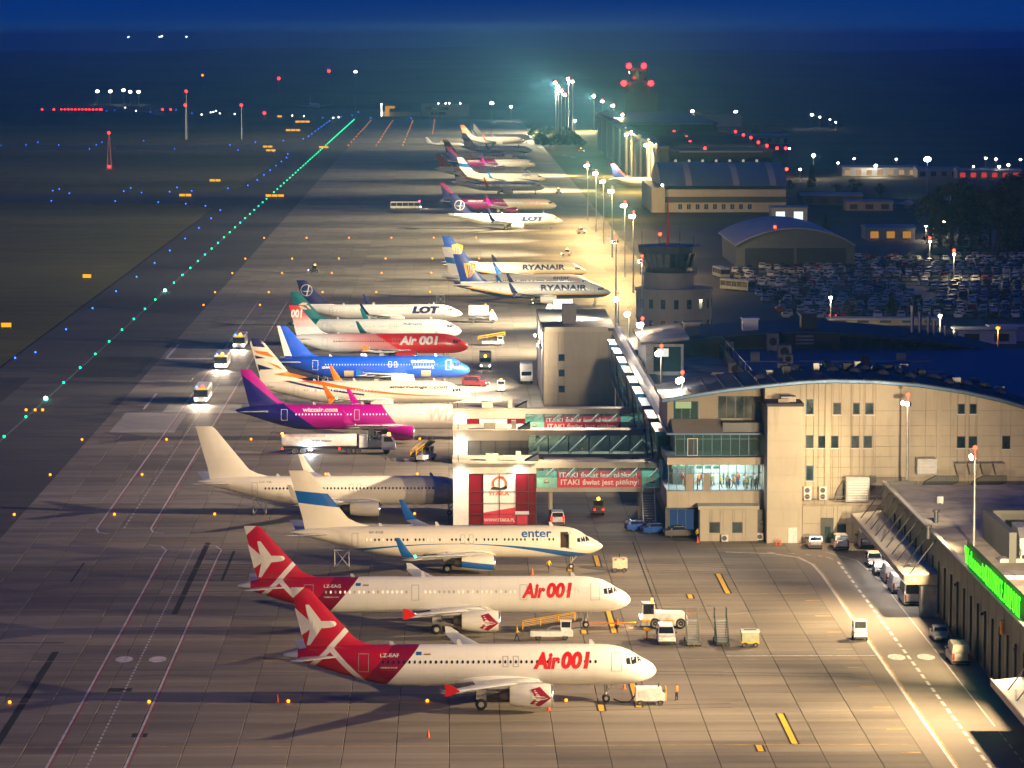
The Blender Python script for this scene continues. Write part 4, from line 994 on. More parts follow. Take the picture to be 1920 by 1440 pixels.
MB().box(151, 216, 2619, 2651, 9, 9.8).build('roof', m_roofd, FB3)
MB().box(152, 180, 2618.2, 2619, 8.4, 9.2).build('lit_edge', EM('lit edge', (1.0, 0.82, 0.55), 1.2), FB3)  # lit look of the edge put into a glowing material
# landside depots
def depot(px, py, w, d, h, label, roof=m_metal2, wall=m_metal2, lit=None):
    x, y = G(px, py); t = thing('depot_shed', label, 'shed', (x, y, 0))
    MB().box(-w / 2, w / 2, 0, d, 0, h).build('wall', wall, t)
    MB().prism_x([(-0.5, h), (d / 2, h + 0.12 * d / 2), (d + 0.5, h), (d + 0.5, h - 0.25), (-0.5, h - 0.25)], -w / 2 - 0.4, w / 2 + 0.4).build('roof', roof, t)
    n = max(2, int(w / 5))
    for k in range(n):
        xx = -w / 2 + w * (k + 0.25) / n; MB().box(xx, xx + w / n * 0.5, -0.08, -0.01, 0.6, h * 0.7).build('shutter', lit or m_dkf, t)
    return t
m_lit1 = EM('warm lit shutter', (1.0, 0.62, 0.25), 0.5); m_lit2 = EM('orange lit yard wall', (1.0, 0.42, 0.06), 0.5); m_lit3 = EM('cold lit hall', (0.75, 0.85, 1.0), 1.6)  # lit look of these fronts put in as the material's own glow
depot(1480, 415, 13, 10, 5, 'open fronted shed full of cold white light', lit=m_lit3)
depot(1670, 450, 16, 14, 4, 'low depot with orange lit yard front', lit=m_lit2)
depot(1650, 330, 36, 16, 4, 'long warm lit shed beside the distant road', lit=m_lit1)
depot(1760, 333, 20, 16, 4, 'pale open shed next to the bright blue lamp')
depot(1420, 270, 40, 20, 5, 'pale workshop roof behind the large hangar', wall=m_creamd)
depot(1560, 385, 24, 14, 4, 'low dark depot behind the arched hangar', wall=m_metal)
depot(1630, 395, 18, 10, 3.5, 'teal lit low hut left of the helicopter', wall=m_creamd)
depot(1855, 335, 30, 14, 4, 'low depot at the right edge with red lit front', lit=EM('red lit front', (1, 0.08, 0.04), 0.6))
depot(1850, 645, 13, 6, 3.2, 'white kiosk with slanted blue stripes behind the terminal roof', wall=m_whitep)
depot(1910, 640, 12, 6, 3.2, 'pale kiosk at the right edge with lit orange windows', wall=m_whitep, lit=m_lit2)
depot(1660, 610, 26, 5, 1.6, 'low pale boundary wall hut before the car park', wall=m_creamd)

# ------------------------------------------------------------------ aircraft
# per type: stations (x from the nose, top, bottom, half width), all heights above the ground
TY = {
 'a320': dict(L=37.57, st=[(0, 3.2, 3.18, .02), (.12, 3.55, 2.86, .36), (.45, 3.94, 2.53, .74), (1.0, 4.30, 2.26, 1.08), (1.6, 4.60, 2.08, 1.34), (2.1, 4.92, 1.98, 1.5), (2.8, 5.32, 1.88, 1.67), (3.6, 5.62, 1.81, 1.80), (4.8, 5.84, 1.77, 1.91), (6.4, 5.93, 1.76, 1.975), (-11.6, 5.93, 1.76, 1.975), (-9.8, 5.93, 1.92, 1.94), (-7.6, 5.93, 2.42, 1.80), (-5.5, 5.90, 3.06, 1.52), (-3.5, 5.76, 3.70, 1.13), (-1.6, 5.50, 4.30, .67), (-.4, 5.22, 4.66, .34), (0.0001, 5.06, 4.80, .17)],
   wing=[(0, 11.0, 7.4, 2.30, .8), (1.9, 12.0, 6.5, 2.45, .86), (6.4, 14.4, 3.9, 2.98, .5), (16.9, 19.9, 1.55, 4.25, .17)], fin=[(5.3, -9.4, -2.4, .27), (5.92, -9.0, -2.2, .26), (6.12, -8.1, -2.1, .25), (6.6, -7.2, -2.0, .24), (11.5, -2.75, -.82, .12), (11.76, -2.3, -.78, .06)],
   tail=[(0.2, -6.2, 4.3, 4.75, .34), (6.22, -2.4, 1.5, 5.35, .12)], eng=(5.75, 10.6, 4.3, 1.75, 1.18), ngx=5.07, mgx=17.71, mgy=3.8, rw=.585, rn=.4, winz=4.45, win=(6.2, -9.9, .533), doors=((4.1, 1.05, 3.45, 5.25), (-8.1, 1.05, 3.45, 5.25)), exits=((14.2, .55, 3.95, 5.0), (15.25, .55, 3.95, 5.0)),
   cock=[[(1.55, 4.28), (1.95, 4.22), (2.0, 4.76), (1.75, 4.62)], [(2.04, 4.16), (2.56, 4.08), (2.66, 4.74), (2.10, 4.78)], [(2.66, 4.10), (3.08, 4.12), (3.14, 4.68), (2.76, 4.74)]]),
 'b738': dict(L=39.47, st=[(0, 2.86, 2.84, .02), (.15, 3.1, 2.62, .26), (.6, 3.46, 2.32, .62), (1.3, 3.86, 2.02, .98), (2.1, 4.24, 1.80, 1.28), (2.6, 4.58, 1.72, 1.42), (3.3, 4.98, 1.63, 1.58), (4.2, 5.28, 1.56, 1.72), (5.4, 5.45, 1.51, 1.83), (7, 5.52, 1.49, 1.88), (-14, 5.52, 1.49, 1.88), (-11, 5.52, 1.92, 1.82), (-8, 5.52, 2.62, 1.60), (-5.5, 5.44, 3.28, 1.25), (-3.2, 5.28, 3.90, .86), (-1.2, 5.05, 4.40, .48), (-.3, 4.90, 4.62, .24), (0.0001, 4.80, 4.68, .12)],
   wing=[(0, 13.0, 7.6, 1.95, .8), (1.85, 14.1, 6.7, 2.08, .84), (5.6, 16.9, 4.1, 2.55, .46), (16.9, 23.4, 1.6, 3.95, .17)], fin=[(4.9, -10.8, -2.0, .28), (5.5, -10.2, -1.9, .27), (5.9, -8.6, -1.8, .26), (6.5, -7.4, -1.7, .25), (12.2, -2.75, -.1, .12), (12.55, -2.2, 0.0, .06)],
   tail=[(0.2, -5.6, 4.4, 4.45, .34), (7.15, -1.2, 1.5, 5.3, .12)], eng=(4.83, 13.6, 4.2, 1.52, 1.05), ngx=4.0, mgx=19.6, mgy=2.86, rw=.56, rn=.35, winz=4.0, win=(6.3, -9.5, .508), doors=((4.6, .95, 2.95, 4.85), (-8.3, .8, 3.0, 4.8)), exits=((16.6, .55, 3.5, 4.6), (17.65, .55, 3.5, 4.6)),
   cock=[[(1.65, 3.72), (2.15, 3.64), (2.3, 4.22), (2.0, 4.12)], [(2.24, 3.62), (2.75, 3.56), (2.85, 4.16), (2.4, 4.24)], [(2.85, 3.58), (3.3, 3.62), (3.3, 4.08), (2.95, 4.14)]]),
 'e195': dict(L=38.65, st=[(0, 2.7, 2.68, .02), (.15, 3.0, 2.45, .26), (.6, 3.35, 2.15, .58), (1.3, 3.70, 1.90, .9), (2.2, 4.12, 1.72, 1.18), (3.0, 4.52, 1.62, 1.34), (4.2, 4.82, 1.56, 1.45), (5.6, 4.90, 1.55, 1.51), (-12, 4.90, 1.55, 1.51), (-9, 4.90, 2.0, 1.44), (-6, 4.85, 2.72, 1.2), (-3, 4.65, 3.45, .75), (-.8, 4.35, 3.9, .32), (0.0001, 4.2, 4.05, .14)],
   wing=[(0, 13.0, 6.4, 1.9, .7), (1.5, 13.9, 5.6, 2.0, .7), (5.0, 16.4, 3.4, 2.45, .42), (13.4, 21.0, 1.4, 3.6, .15)], fin=[(4.5, -9.6, -2.0, .24), (4.9, -9.2, -1.9, .23), (5.2, -7.8, -1.8, .22), (5.7, -6.9, -1.7, .21), (10.3, -2.6, -.4, .1), (10.55, -2.1, -.35, .05)],
   tail=[(0.2, -5.4, 3.6, 3.9, .28), (6.0, -1.9, 1.3, 4.5, .1)], eng=(4.2, 13.0, 3.6, 1.5, .9), ngx=3.9, mgx=18.2, mgy=2.97, rw=.5, rn=.33, winz=3.55, win=(6.0, -9.2, .78), doors=((4.4, .8, 2.5, 4.3), (-8.3, .75, 2.6, 4.3)), exits=(),
   cock=[[(1.7, 3.55), (2.2, 3.5), (2.4, 4.0), (2.1, 3.95)], [(2.3, 3.48), (2.8, 3.45), (2.9, 3.95), (2.48, 4.02)], [(2.9, 3.47), (3.3, 3.5), (3.3, 3.88), (3.0, 3.92)]]),
}
def stretch(src, L, plug, wplug):
    t = dict(TY[src]); t['L'] = L; t['wing'] = [(y, x + wplug, c, z, h) for y, x, c, z, h in t['wing']]
    e_ = t['eng']; t['eng'] = (e_[0], e_[1] + wplug) + e_[2:]; t['mgx'] += wplug; t['exits'] = ((12.2, .85, 3.5, 5.2), (24.4, .85, 3.5, 5.2))
    return t
TY['a321'] = stretch('a320', 44.51, 6.94, 4.27)
for t in TY.values():
    L = t['L']
    t['st'] = [(-(x if x >= 0 and x > 0.001 or k == 0 else L + x), a, b, w) for k, (x, a, b, w) in enumerate(t['st'])]
    t['st'][-1] = (-L,) + t['st'][-1][1:]
    t['fin'] = [(z, -L - a if a > 0 else -(L + a), -(L + b), h) for z, a, b, h in t['fin']]
    t['tail'] = [(y, -(L + x), c, z, h) for y, x, c, z, h in t['tail']]
    t['wing'] = [(y, -x, c, z, h) for y, x, c, z, h in t['wing']]
def sect(t, x):
    S = t['st']
    for a, b in zip(S[:-1], S[1:]):
        if x >= b[0]:
            f = (x - a[0]) / (b[0] - a[0]) if b[0] != a[0] else 0
            f = min(max(f, 0), 1); return [a[i] + (b[i] - a[i]) * f for i in (1, 2, 3)]
    return S[-1][1:]
def skin(t, x, z, off=0.014, side=-1):
    zt, zb, w = sect(t, x); zm, h = (zt + zb) / 2, (zt - zb) / 2
    r = min(max((z - zm) / max(h, .01), -.995), .995)
    c = math.sqrt(1 - r * r)
    return Vector((x, side * (w * c + off), z + off * r))
def finy(t, x, z, off=0.02):
    f = t['fin']
    for a, b in zip(f[:-1], f[1:]):
        if z <= b[0] or b is f[-1]:
            q = min(max((z - a[0]) / (b[0] - a[0]), 0), 1); le, te, h = [a[i] + (b[i] - a[i]) * q for i in (1, 2, 3)]
            c = (le - x) / max(le - te, .01)
            k = min(1, max(0, c / .2)) if c < .2 else (1 if c < .7 else max(.08, 1 - (c - .7) / .3 * .92))
            return Vector((x, -(h * k + off), z))
_PC = {}
def paint(name, base, fn=None, rough=.32):
    """aircraft paint: colour areas are functions of the place on the airframe"""
    if name in _PC: return _PC[name]
    m, nt, out = newmat(name); b = N(nt, 'ShaderNodeBsdfPrincipled')
    so, x, y, z = coords(nt)
    n = noise(nt, so, .6, 5); col = mixc(nt, n.ramp(.25, .75), tuple(c * .94 for c in base), base)
    if fn:
        for mk, c in fn(x, z, y): col = mixc(nt, mk, col, c)
    seam = ((x / 2.13).fr() - .5).ab().gt(.492).mx(((z / 1.21).fr() - .5).ab().gt(.490) * z.lt(5.9)); col = mixc(nt, seam * .16, col, (.12, .11, .10))
    grime = noise(nt, so, .35, 6, .65, (.3, 1, 2.2)).ramp(.5, .85) * .14; col = mixc(nt, grime, col, (.30, .25, .19))
    dirt = noise(nt, so, 1.6, 6, .65, (.25, 1, 1.6)).ramp(.5, .8) * z.lt(2.9) * .3
    col = mixc(nt, dirt, col, (.18, .15, .12))
    nt.links.new(col, b.inputs['Base Color']); nt.links.new((n * .15 + (rough - .07)).so, b.inputs['Roughness'])
    b.inputs['Coat Weight'].default_value = .25; b.inputs['Coat Roughness'].default_value = .15
    nt.links.new(b.outputs[0], out.inputs[0]); _PC[name] = m
    return m
_AM = {}
def airfoil(xle, c, y, z, h):
    pr = [(0, 0), (.04, .42), (.14, .8), (.32, 1.0), (.6, .72), (.85, .28), (1, .02), (.85, -.12), (.6, -.36), (.32, -.6), (.14, -.55), (.04, -.32)]
    return [(xle - u * c, y, z + v * h * .5) for u, v in pr]
def air_mesh(ty, part):
    k = (ty, part)
    if k in _AM: return _AM[k]
    t = TY[ty]; mb = MB(); sm = dict(smooth=True, ang=50); L = t['L']; slots = [None]
    if part == 'fuselage':
        rings = []; xs = []
        S = t['st']
        for a, b in zip(S[:-1], S[1:]):
            n = 2 if abs(b[0] - a[0]) > 1.5 else 1
            xs += [a[0] + (b[0] - a[0]) * i / n for i in range(n)]
        xs.append(S[-1][0])
        for x in xs:
            zt, zb, w = sect(t, x); zm, h = (zt + zb) / 2, (zt - zb) / 2
            rings.append([(x, w * math.cos(2 * math.pi * i / 36), zm + h * math.sin(2 * math.pi * i / 36)) for i in range(36)])
        mb.loft(rings)
    elif part == 'belly_fairing':
        w1 = t['wing'][1]; x0, x1 = w1[1] + 2.0, w1[1] - w1[2] - 3.2; zb = t['st'][10][2] if ty != 'e195' else 1.55; W = t['st'][9][3]
        rings = []
        for k2 in range(11):
            f = k2 / 10; e2 = max(.03, math.sin(math.pi * (0.02 + .96 * f)) ** .45)
            rings.append([(x0 + (x1 - x0) * f, (W + .16) * e2 * math.cos(a), zb + .75 + (1.0 * e2) * math.sin(a)) for a in [2 * math.pi * i / 20 for i in range(20)]])
        mb.loft(rings)
    elif part in ('wing_r', 'wing_l'):
        sg = -1 if part == 'wing_r' else 1
        mb.loft([airfoil(x, c, sg * y, z, h) for y, x, c, z, h in t['wing']])
        for f in (.30, .55, .78):   # flap track fairings
            a, b = t['wing'][1], t['wing'][-1]; y = a[0] + (b[0] - a[0]) * f
            w2 = [q for q in t['wing'][1:]]
            for p, q in zip(w2[:-1], w2[1:]):
                if p[0] <= y <= q[0]:
                    g = (y - p[0]) / (q[0] - p[0]); xl, c, z = [p[i] + (q[i] - p[i]) * g for i in (1, 2, 3)]
                    mb.lathe((xl - c * .45, sg * y, z - .22), (-1, 0, -.06), [(0, .02), (.5, .16), (1.6, .2), (c * .5 + 1.0, .1), (c * .5 + 1.5, .01)], 8)
    elif part in ('wingtip_fence_r', 'wingtip_fence_l'):
        sg = -1 if part[-1] == 'r' else 1; y, x, c, z, h = t['wing'][-1]; y = sg * y
        mb.prism([(x + .05, z), (x - .8, z + .62), (x - 1.45, z + .72), (x - 1.35, z), (x - 1.45, z - .5), (x - .95, z - .45)], lambda a, b: (a, y - .05, b), lambda a, b: (a, y + .05, b))
    elif part in ('winglet_r', 'winglet_l'):
        sg = -1 if part[-1] == 'r' else 1; y, x, c, z, h = t['wing'][-1]
        mb.loft([[(x - u * cc, sg * (y + dy + v * .1), z + dz) for u, v in ((0, 0), (.3, 1), (1, 0), (.3, -1))] for dy, dz, x, cc in ((-.05, 0, x, c), (.35, .28, x - .35, c * .86), (.62, .9, x - .85, c * .72), (.95, 2.55, x - 1.95, c * .36))])
    elif part in ('lower_winglet_r', 'lower_winglet_l'):
        sg = -1 if part[-1] == 'r' else 1; y, x, c, z, h = t['wing'][-1]
        mb.loft([[(x - u * cc, sg * (y + dy + v * .07), z + dz) for u, v in ((0, 0), (.3, 1), (1, 0), (.3, -1))] for dy, dz, x, cc in ((.1, .1, x - .3, c * .6), (.6, -.85, x - 1.1, c * .3))])
    elif part in ('tailplane_r', 'tailplane_l'):
        sg = -1 if part[-1] == 'r' else 1
        mb.loft([airfoil(x, c, sg * y, z, h) for y, x, c, z, h in t['tail']])
    elif part == 'tail_fin':
        rings = []
        for z, le, te, h in t['fin']:
            c = le - te; rings.append([(le, 0, z), (le - .2 * c, h, z), (le - .7 * c, h, z), (te, .08 * h, z), (te, -.08 * h, z), (le - .7 * c, -h, z), (le - .2 * c, -h, z)])
        mb.loft(rings); sm = dict(smooth=True, ang=35)
    elif part.startswith('engine'):
        ey, ex, el, ez, r = t['eng']; sg = -1 if part.endswith('r') else 1; c = (-ex, sg * ey, ez); nm = part[7:-2]
        if nm == 'nacelle': mb.lathe(c, (-1, 0, 0), [(.18, r * .95), (.7, r * 1.02), (el * .45, r * 1.03), (el * .8, r * .94), (el, r * .80), (el - .05, r * .74), (el * .5, r * .7)], 28, False, False)
        elif nm == 'intake': mb.lathe(c, (-1, 0, 0), [(.9, r * .80), (.25, r * .82), (.04, r * .86), (0, r * .90), (.05, r * .94), (.2, r * .957)], 28, False, False)
        elif nm == 'fan': mb.lathe(c, (-1, 0, 0), [(.55, .02), (.9, r * .28), (.92, r * .80), (.98, r * .80)], 20)
        elif nm == 'exhaust': mb.lathe(c, (-1, 0, 0), [(el * .7, r * .66), (el * .95, r * .6), (el * 1.22, r * .42), (el * 1.22, r * .3), (el * 1.45, .04)], 20)
        elif nm == 'pylon':
            zz = 3.1 if ty[0] == 'a' else 2.75
            mb.hexa([(-ex - .7, sg * ey - .16, ez + r * .8), (-ex - .7, sg * ey + .16, ez + r * .8), (-ex - el * 1.5, sg * ey + .16, ez + r * .55), (-ex - el * 1.5, sg * ey - .16, ez + r * .55)],
                    [(-ex - 1.4, sg * ey - .1, ez + r + .15), (-ex - 1.4, sg * ey + .1, ez + r + .15), (-ex - el * 1.6, sg * ey + .1, zz), (-ex - el * 1.6, sg * ey - .1, zz)])
    elif part == 'nose_gear': mb.cyl((-t['ngx'], 0, t['rn']), (-t['ngx'] - .12, 0, t['st'][9][2] + .1), .1, .13, 8).cyl((-t['ngx'] + .05, 0, t['rn'] + .55), (-t['ngx'] + .7, 0, t['st'][9][2] + .1), .06, n=6).cyl((-t['ngx'], -.3, t['rn']), (-t['ngx'], .3, t['rn']), .07, n=6).box(-t['ngx'] + .12, -t['ngx'] + .2, -.4, .4, t['st'][9][2] - .55, t['st'][9][2] + .05)
    elif part in ('main_gear_r', 'main_gear_l'):
        sg = -1 if part[-1] == 'r' else 1; y = sg * t['mgy']
        mb.cyl((-t['mgx'], y, t['rw']), (-t['mgx'], y * .98, 2.6), .15, .2, 10).cyl((-t['mgx'], y, 1.2), (-t['mgx'], y * .55, 2.2), .08, n=6).cyl((-t['mgx'], y - .5, t['rw']), (-t['mgx'], y + .5, t['rw']), .1, n=6).box(-t['mgx'] - .5, -t['mgx'] + .5, y - .08 + .34 * sg, y + .34 * sg, 1.1, 2.4)
    elif part.startswith('wheel'):
        r, wd = (t['rn'], .22) if part == 'wheel_n' else (t['rw'], .4)
        mb.lathe((0, -wd / 2, 0), (0, 1, 0), [(0, r * .5), (0, r * .86), (wd * .2, r), (wd * .8, r), (wd, r * .86), (wd, r * .5)], 18); slots = [None, None]
        mb.mat(1).lathe((0, -wd / 2 - .01, 0), (0, 1, 0), [(0, .02), (0, r * .48), (wd + .02, r * .48), (wd + .02, .02)], 12)
    elif part == 'cabin_windows':
        rnd = random.Random(hash(ty) % 99 if False else len(ty) * 7 + ord(ty[-1])); slots = [None, None]
        x = -t['win'][0]; xe = -(L + t['win'][1])
        while x > xe:
            if not any(abs(x + d) < wd * .9 and False for d, wd, *_ in t['exits']) and not any(abs(-x - (d if d > 0 else L + d)) < wd * .8 for d, wd, *_ in t['doors']) and not (ty == 'a321' and any(abs(x + d) < .75 for d, *_ in t['exits'])):
                mb.mat(1 if rnd.random() < .3 else 0)
                for sd in (-1, 1):
                    mb.add([skin(t, x + .115 * math.cos(a) * 1.05, t['winz'] + .175 * math.sin(a), .012, sd) for a in [math.pi * (2 * i + 1) / 8 for i in range(8)]], [tuple(range(8))])
            x -= t['win'][2]
    me = mb.mesh(part, slots, **({} if part == 'cabin_windows' else sm), fixn=part != 'cabin_windows')
    _AM[k] = me
    return me
m_tyre = M('tyre rubber', (.02, .02, .022), .8); m_hub = M('wheel hub', (.5, .48, .44), .4, .5); m_gear = M('gear leg', (.45, .44, .42), .4, .4)
m_lip = M('polished intake lip', (.7, .7, .72), .18, .9); m_fan = M('engine fan', (.035, .035, .04), .4, .6); m_exh = M('exhaust metal', (.16, .14, .12), .4, .8)
m_wingc = M('wing grey', (.50, .51, .52), .38, .1, var=.06); m_cockg = M('cockpit glass', (.02, .025, .035), .06, spec=.9); m_wdark = M('cabin window', (.02, .022, .03), .12, spec=.8)
m_wlit = EM('lit cabin window', (1.0, .72, .42), 1.3); m_wlitw = EM('lit cabin window white', (.95, .95, 1.0), 1.2); m_wdim = M('blinded cabin window', (.45, .40, .33), .4)
m_outl = M('door outline grey', (.32, .31, .30), .5); m_outw = M('door outline white', (.75, .73, .72), .5)
WHITE_P, CREAM_P, GREY_P = (.76, .74, .70), (.72, .67, .57), (.62, .65, .64)
def ring_bm(x0, x1, z0, z1, w=.06):
    bm = bmesh.new(); q = lambda a, b, c, d: bm.faces.new([bm.verts.new((u, v, 0)) for u, v in ((a, c), (b, c), (b, d), (a, d))])
    q(x0, x1, z0, z0 + w); q(x0, x1, z1 - w, z1); q(x0, x0 + w, z0 + w, z1 - w); q(x1 - w, x1, z0 + w, z1 - w)
    return bm
def nav(parent, nm, loc, mat, r=.14): return MB().ball(loc, r, 8, 5).build(nm, mat, parent)
def aircraft(ty, X0, Y0, label, fus, fin=None, wingm=None, engm=None, tipm=None, tips='fence', wins=(m_wdark, m_wdark), texts=(), logos=(), outl=m_outl, det=1, tailm=None, navs=True, open_door=False, fairing=None, group=None):
    t = TY[ty]; L = t['L']; A = thing('airliner', label, 'aircraft', (X0, Y0, 0), 0, group)
    wingm = wingm or m_wingc; engm = engm or fus; tipm = tipm or fus; fin = fin or fus; tailm = tailm or m_wingc
    fo = put('fuselage', air_mesh(ty, 'fuselage'), A, mats=[fus])
    put('belly_fairing', air_mesh(ty, 'belly_fairing'), A, mats=[fairing or fus])
    tag(put('cabin_windows', air_mesh(ty, 'cabin_windows'), fo, mats=list(wins)), kind='stuff')
    for s in 'rl':
        w = put('wing', air_mesh(ty, 'wing_' + s), A, mats=[wingm])
        put('winglet' if tips != 'fence' else 'wingtip_fence', air_mesh(ty, ('winglet_' if tips != 'fence' else 'wingtip_fence_') + s), w, mats=[tipm if s == 'r' or tips != 'fence' else wingm])
        if tips == 'split': put('lower_winglet', air_mesh(ty, 'lower_winglet_' + s), w, mats=[tipm])
        put('tailplane', air_mesh(ty, 'tailplane_' + s), A, mats=[tailm])
        e_ = put('engine', air_mesh(ty, 'engine_nacelle_' + s), A, mats=[engm])
        for nm, mm in (('intake', m_lip), ('fan', m_fan), ('exhaust', m_exh), ('pylon', wingm)): put(nm if nm != 'intake' else 'intake_lip', air_mesh(ty, 'engine_%s_%s' % (nm, s)), e_, mats=[mm])
        g = put('main_gear', air_mesh(ty, 'main_gear_' + s), A, mats=[m_gear]); sg = -1 if s == 'r' else 1
        for dy in (-.42, .42): put('wheel', air_mesh(ty, 'wheel_m'), g, (-t['mgx'], sg * t['mgy'] + dy, t['rw']), mats=[m_tyre, m_hub])
    put('tail_fin', air_mesh(ty, 'tail_fin'), A, mats=[fin])
    g = put('nose_gear', air_mesh(ty, 'nose_gear'), A, mats=[m_gear])
    for dy in (-.2, .2): put('wheel', air_mesh(ty, 'wheel_n'), g, (-t['ngx'], dy, t['rn']), mats=[m_tyre, m_hub])
    sk = lambda u, v: skin(t, u, v); fn = lambda u, v: finy(t, u, v)
    for k, q in enumerate(t['cock']): decal('cockpit_window', bm_poly([(-a, b) for a, b in q]), sk, m_cockg, fo, .2)
    if det:
        for d, wd, z0, z1 in list(t['doors']) + list(t['exits']):
            x = -(d if d > 0 else L + d); decal('door', ring_bm(x - wd / 2, x + wd / 2, z0, z1, .055), sk, outl, A, .3)
        for x, z, h in ((-6.2, t['st'][9][1], .45), (-L * .52, t['st'][9][1], .5), (-L * .7, t['st'][9][1], .35)):
            MB().prism([(0, -.05), (-.35, h), (-.6, h), (-.55, -.05)], lambda a, b: (x + a, -.03, z + b), lambda a, b: (x + a, .03, z + b)).build('antenna', m_wingc, A)
    if open_door:
        d, wd, z0, z1 = t['doors'][0]; decal('door_opening', bm_poly([(-d - .8, z0), (-d + .15, z0), (-d + .15, z1), (-d - .8, z1)]), lambda u, v: skin(t, u, v, .02), M('dark doorway', (.03, .02, .015), .8), A, .3)
        MB().box(-d + .25, -d + 1.15, -t['st'][9][3] - .22, -t['st'][9][3] - .1, z0, z1 - .05).build('open_door', engm, A, bevel=.04)
    for body, x0, x1, z0, z1, mat, bold, shear in texts:
        decal('lettering', fit(text_mesh(body, 1, bold, shear), x0, x1, z0, z1), sk, mat, fo, .22)
    for kind, pts, mat in logos:
        if kind == 'fin': decal('tail_emblem', bm_poly(pts), fn, mat, A, .3, .3)
        elif kind == 'finbm': decal('tail_emblem', pts, fn, mat, A, .3, .3)
        elif kind == 'fus': decal('emblem', bm_poly(pts), sk, mat, fo, .25)
        elif kind == 'eng':
            ey, ex, el, ez, r = t['eng']; decal('engine_emblem', bm_poly(pts), lambda u, v: Vector((u, -(ey + math.sqrt(max(.01, (r * 1.035) ** 2 - (v - ez) ** 2)) + .012), v)), mat, A, .2)
    if navs:
        y, x, c, z, h = t['wing'][-1]; w1 = [o for o in A.children if o.name.startswith('wing')][0]
        nav(A, 'tip_light', (x - .1, -y + .1, z + .12), EM('nav green', (.05, 1, .35), 8) if det > 1 else m_wlitw, .13 + (.06 if det > 1 else 0))
    return A
def px_map(nose, gy, s, x0, y0, k):
    """crop pixel (u,v) at zoom k and origin x0,y0 -> airframe x,z"""
    return lambda u, v: ((x0 + u / k - nose) / s, (gy - (y0 + v / k)) / s)
def disc(cx, cz, r, n=20): return [(cx + r * math.cos(2 * math.pi * i / n), cz + r * math.sin(2 * math.pi * i / n)) for i in range(n)]
p_white, p_cream, p_grey = paint('white aircraft paint', WHITE_P), paint('cream white aircraft paint', CREAM_P), paint('pale grey aircraft paint', GREY_P)
D_red = M('red lettering', (.62, .012, .012), .4, var=.03); D_navy = M('navy lettering', (.012, .016, .09), .4, var=.03); D_white = M('white decal', (.74, .71, .65), .4, var=.03)
D_blue = M('blue decal', (.01, .10, .36), .4, var=.03); D_yel = M('yellow decal', (.85, .42, .01), .4, var=.05); D_or = M('orange decal', (.80, .17, .005), .4, var=.05); D_blk = M('black decal', (.02, .02, .03), .4)
D_wine = M('wine decal', (.30, .008, .035), .4, var=.05); D_grey = M('grey decal', (.22, .22, .24), .4); D_lblue = M('light blue decal', (.03, .30, .62), .4); D_peach = M('peach decal', (.78, .50, .36), .4)
RED, WINE = (.50, .008, .028), (.20, .004, .028)

# 1 and 2: the two white aircraft with red tails
def f_air(dx):
    def fn(x, z, y):
        X_ = x - dx
        area = (X_ - (z - 5.9) * .85 * 1.0).lt(-23.9)
        sh = (X_ - (z - 5.9) * .85).ramp(-24.0, -36.0 + 8)
        s1 = ((X_ + 32.8) - (5.7 - z) * .966).ab().lt(.36) * z.lt(5.75); s2 = ((X_ + 32.8) - (z - 5.7) * .9).ab().lt(.36) * z.gt(5.7); s3 = ((X_ + 32.8) - (z - 5.7) * 1.1).ab().lt(.34) * z.lt(5.75)
        fade = ((X_ * .7 + z).fr()).ramp(0, 1)
        return [(area, WINE), (area * (1 - (X_ - (z - 5.9) * .85 + 24.0).ab().ramp(0, .01)) , WINE), (area * (X_ - (z - 5.9) * .85).lt(-26.6) * .75, RED), (area * z.gt(6.6), RED), (s1.mx(s2).mx(s3) * area, (.74, .70, .66)), (X_.lt(-36.1) * z.lt(6.0), (.55, .55, .56)), (((X_ + 35.5) + (11.7 - z) * 1.04).lt(0) * z.gt(9.5), (.74, .71, .64))]
    return fn
plane_em = [(567, 408), (550, 386), (510, 380), (428, 380), (318, 232), (285, 232), (312, 372), (188, 262), (250, 512), (325, 458), (295, 602), (325, 602), (428, 448), (510, 440), (550, 430)]
m1 = px_map(1231, 1316, 18.73, 510, 1080, 4.8)
def eng_em(ty):
    ey, ex, el, ez, r = TY[ty]['eng']; a = -ex - el * .34
    dia = [(a + 1.25, ez - .05), (a + .15, ez + 1.0), (a - .75, ez + .78), (a - .45, ez + .3), (a - .55, ez - .35), (a - .85, ez - .62), (a + .1, ez - .98)]
    pl = [(a + .95, ez - .05), (a + .55, ez + .1), (a + .2, ez + .12), (a - .3, ez + .7), (a - .45, ez + .7), (a - .2, ez + .1), (a - .75, ez + .35), (a - .62, ez - .02), (a - .78, ez - .38), (a - .2, ez - .2), (a - .5, ez - .72), (a - .32, ez - .75), (a + .2, ez - .25), (a + .55, ez - .22)]
    return [('eng', dia, D_wine), ('eng', [(u, v) for u, v in pl], D_white)]
def tip_em(ty):
    y, x, c, z, h = TY[ty]['wing'][-1]; return y, x, z
fleet = []
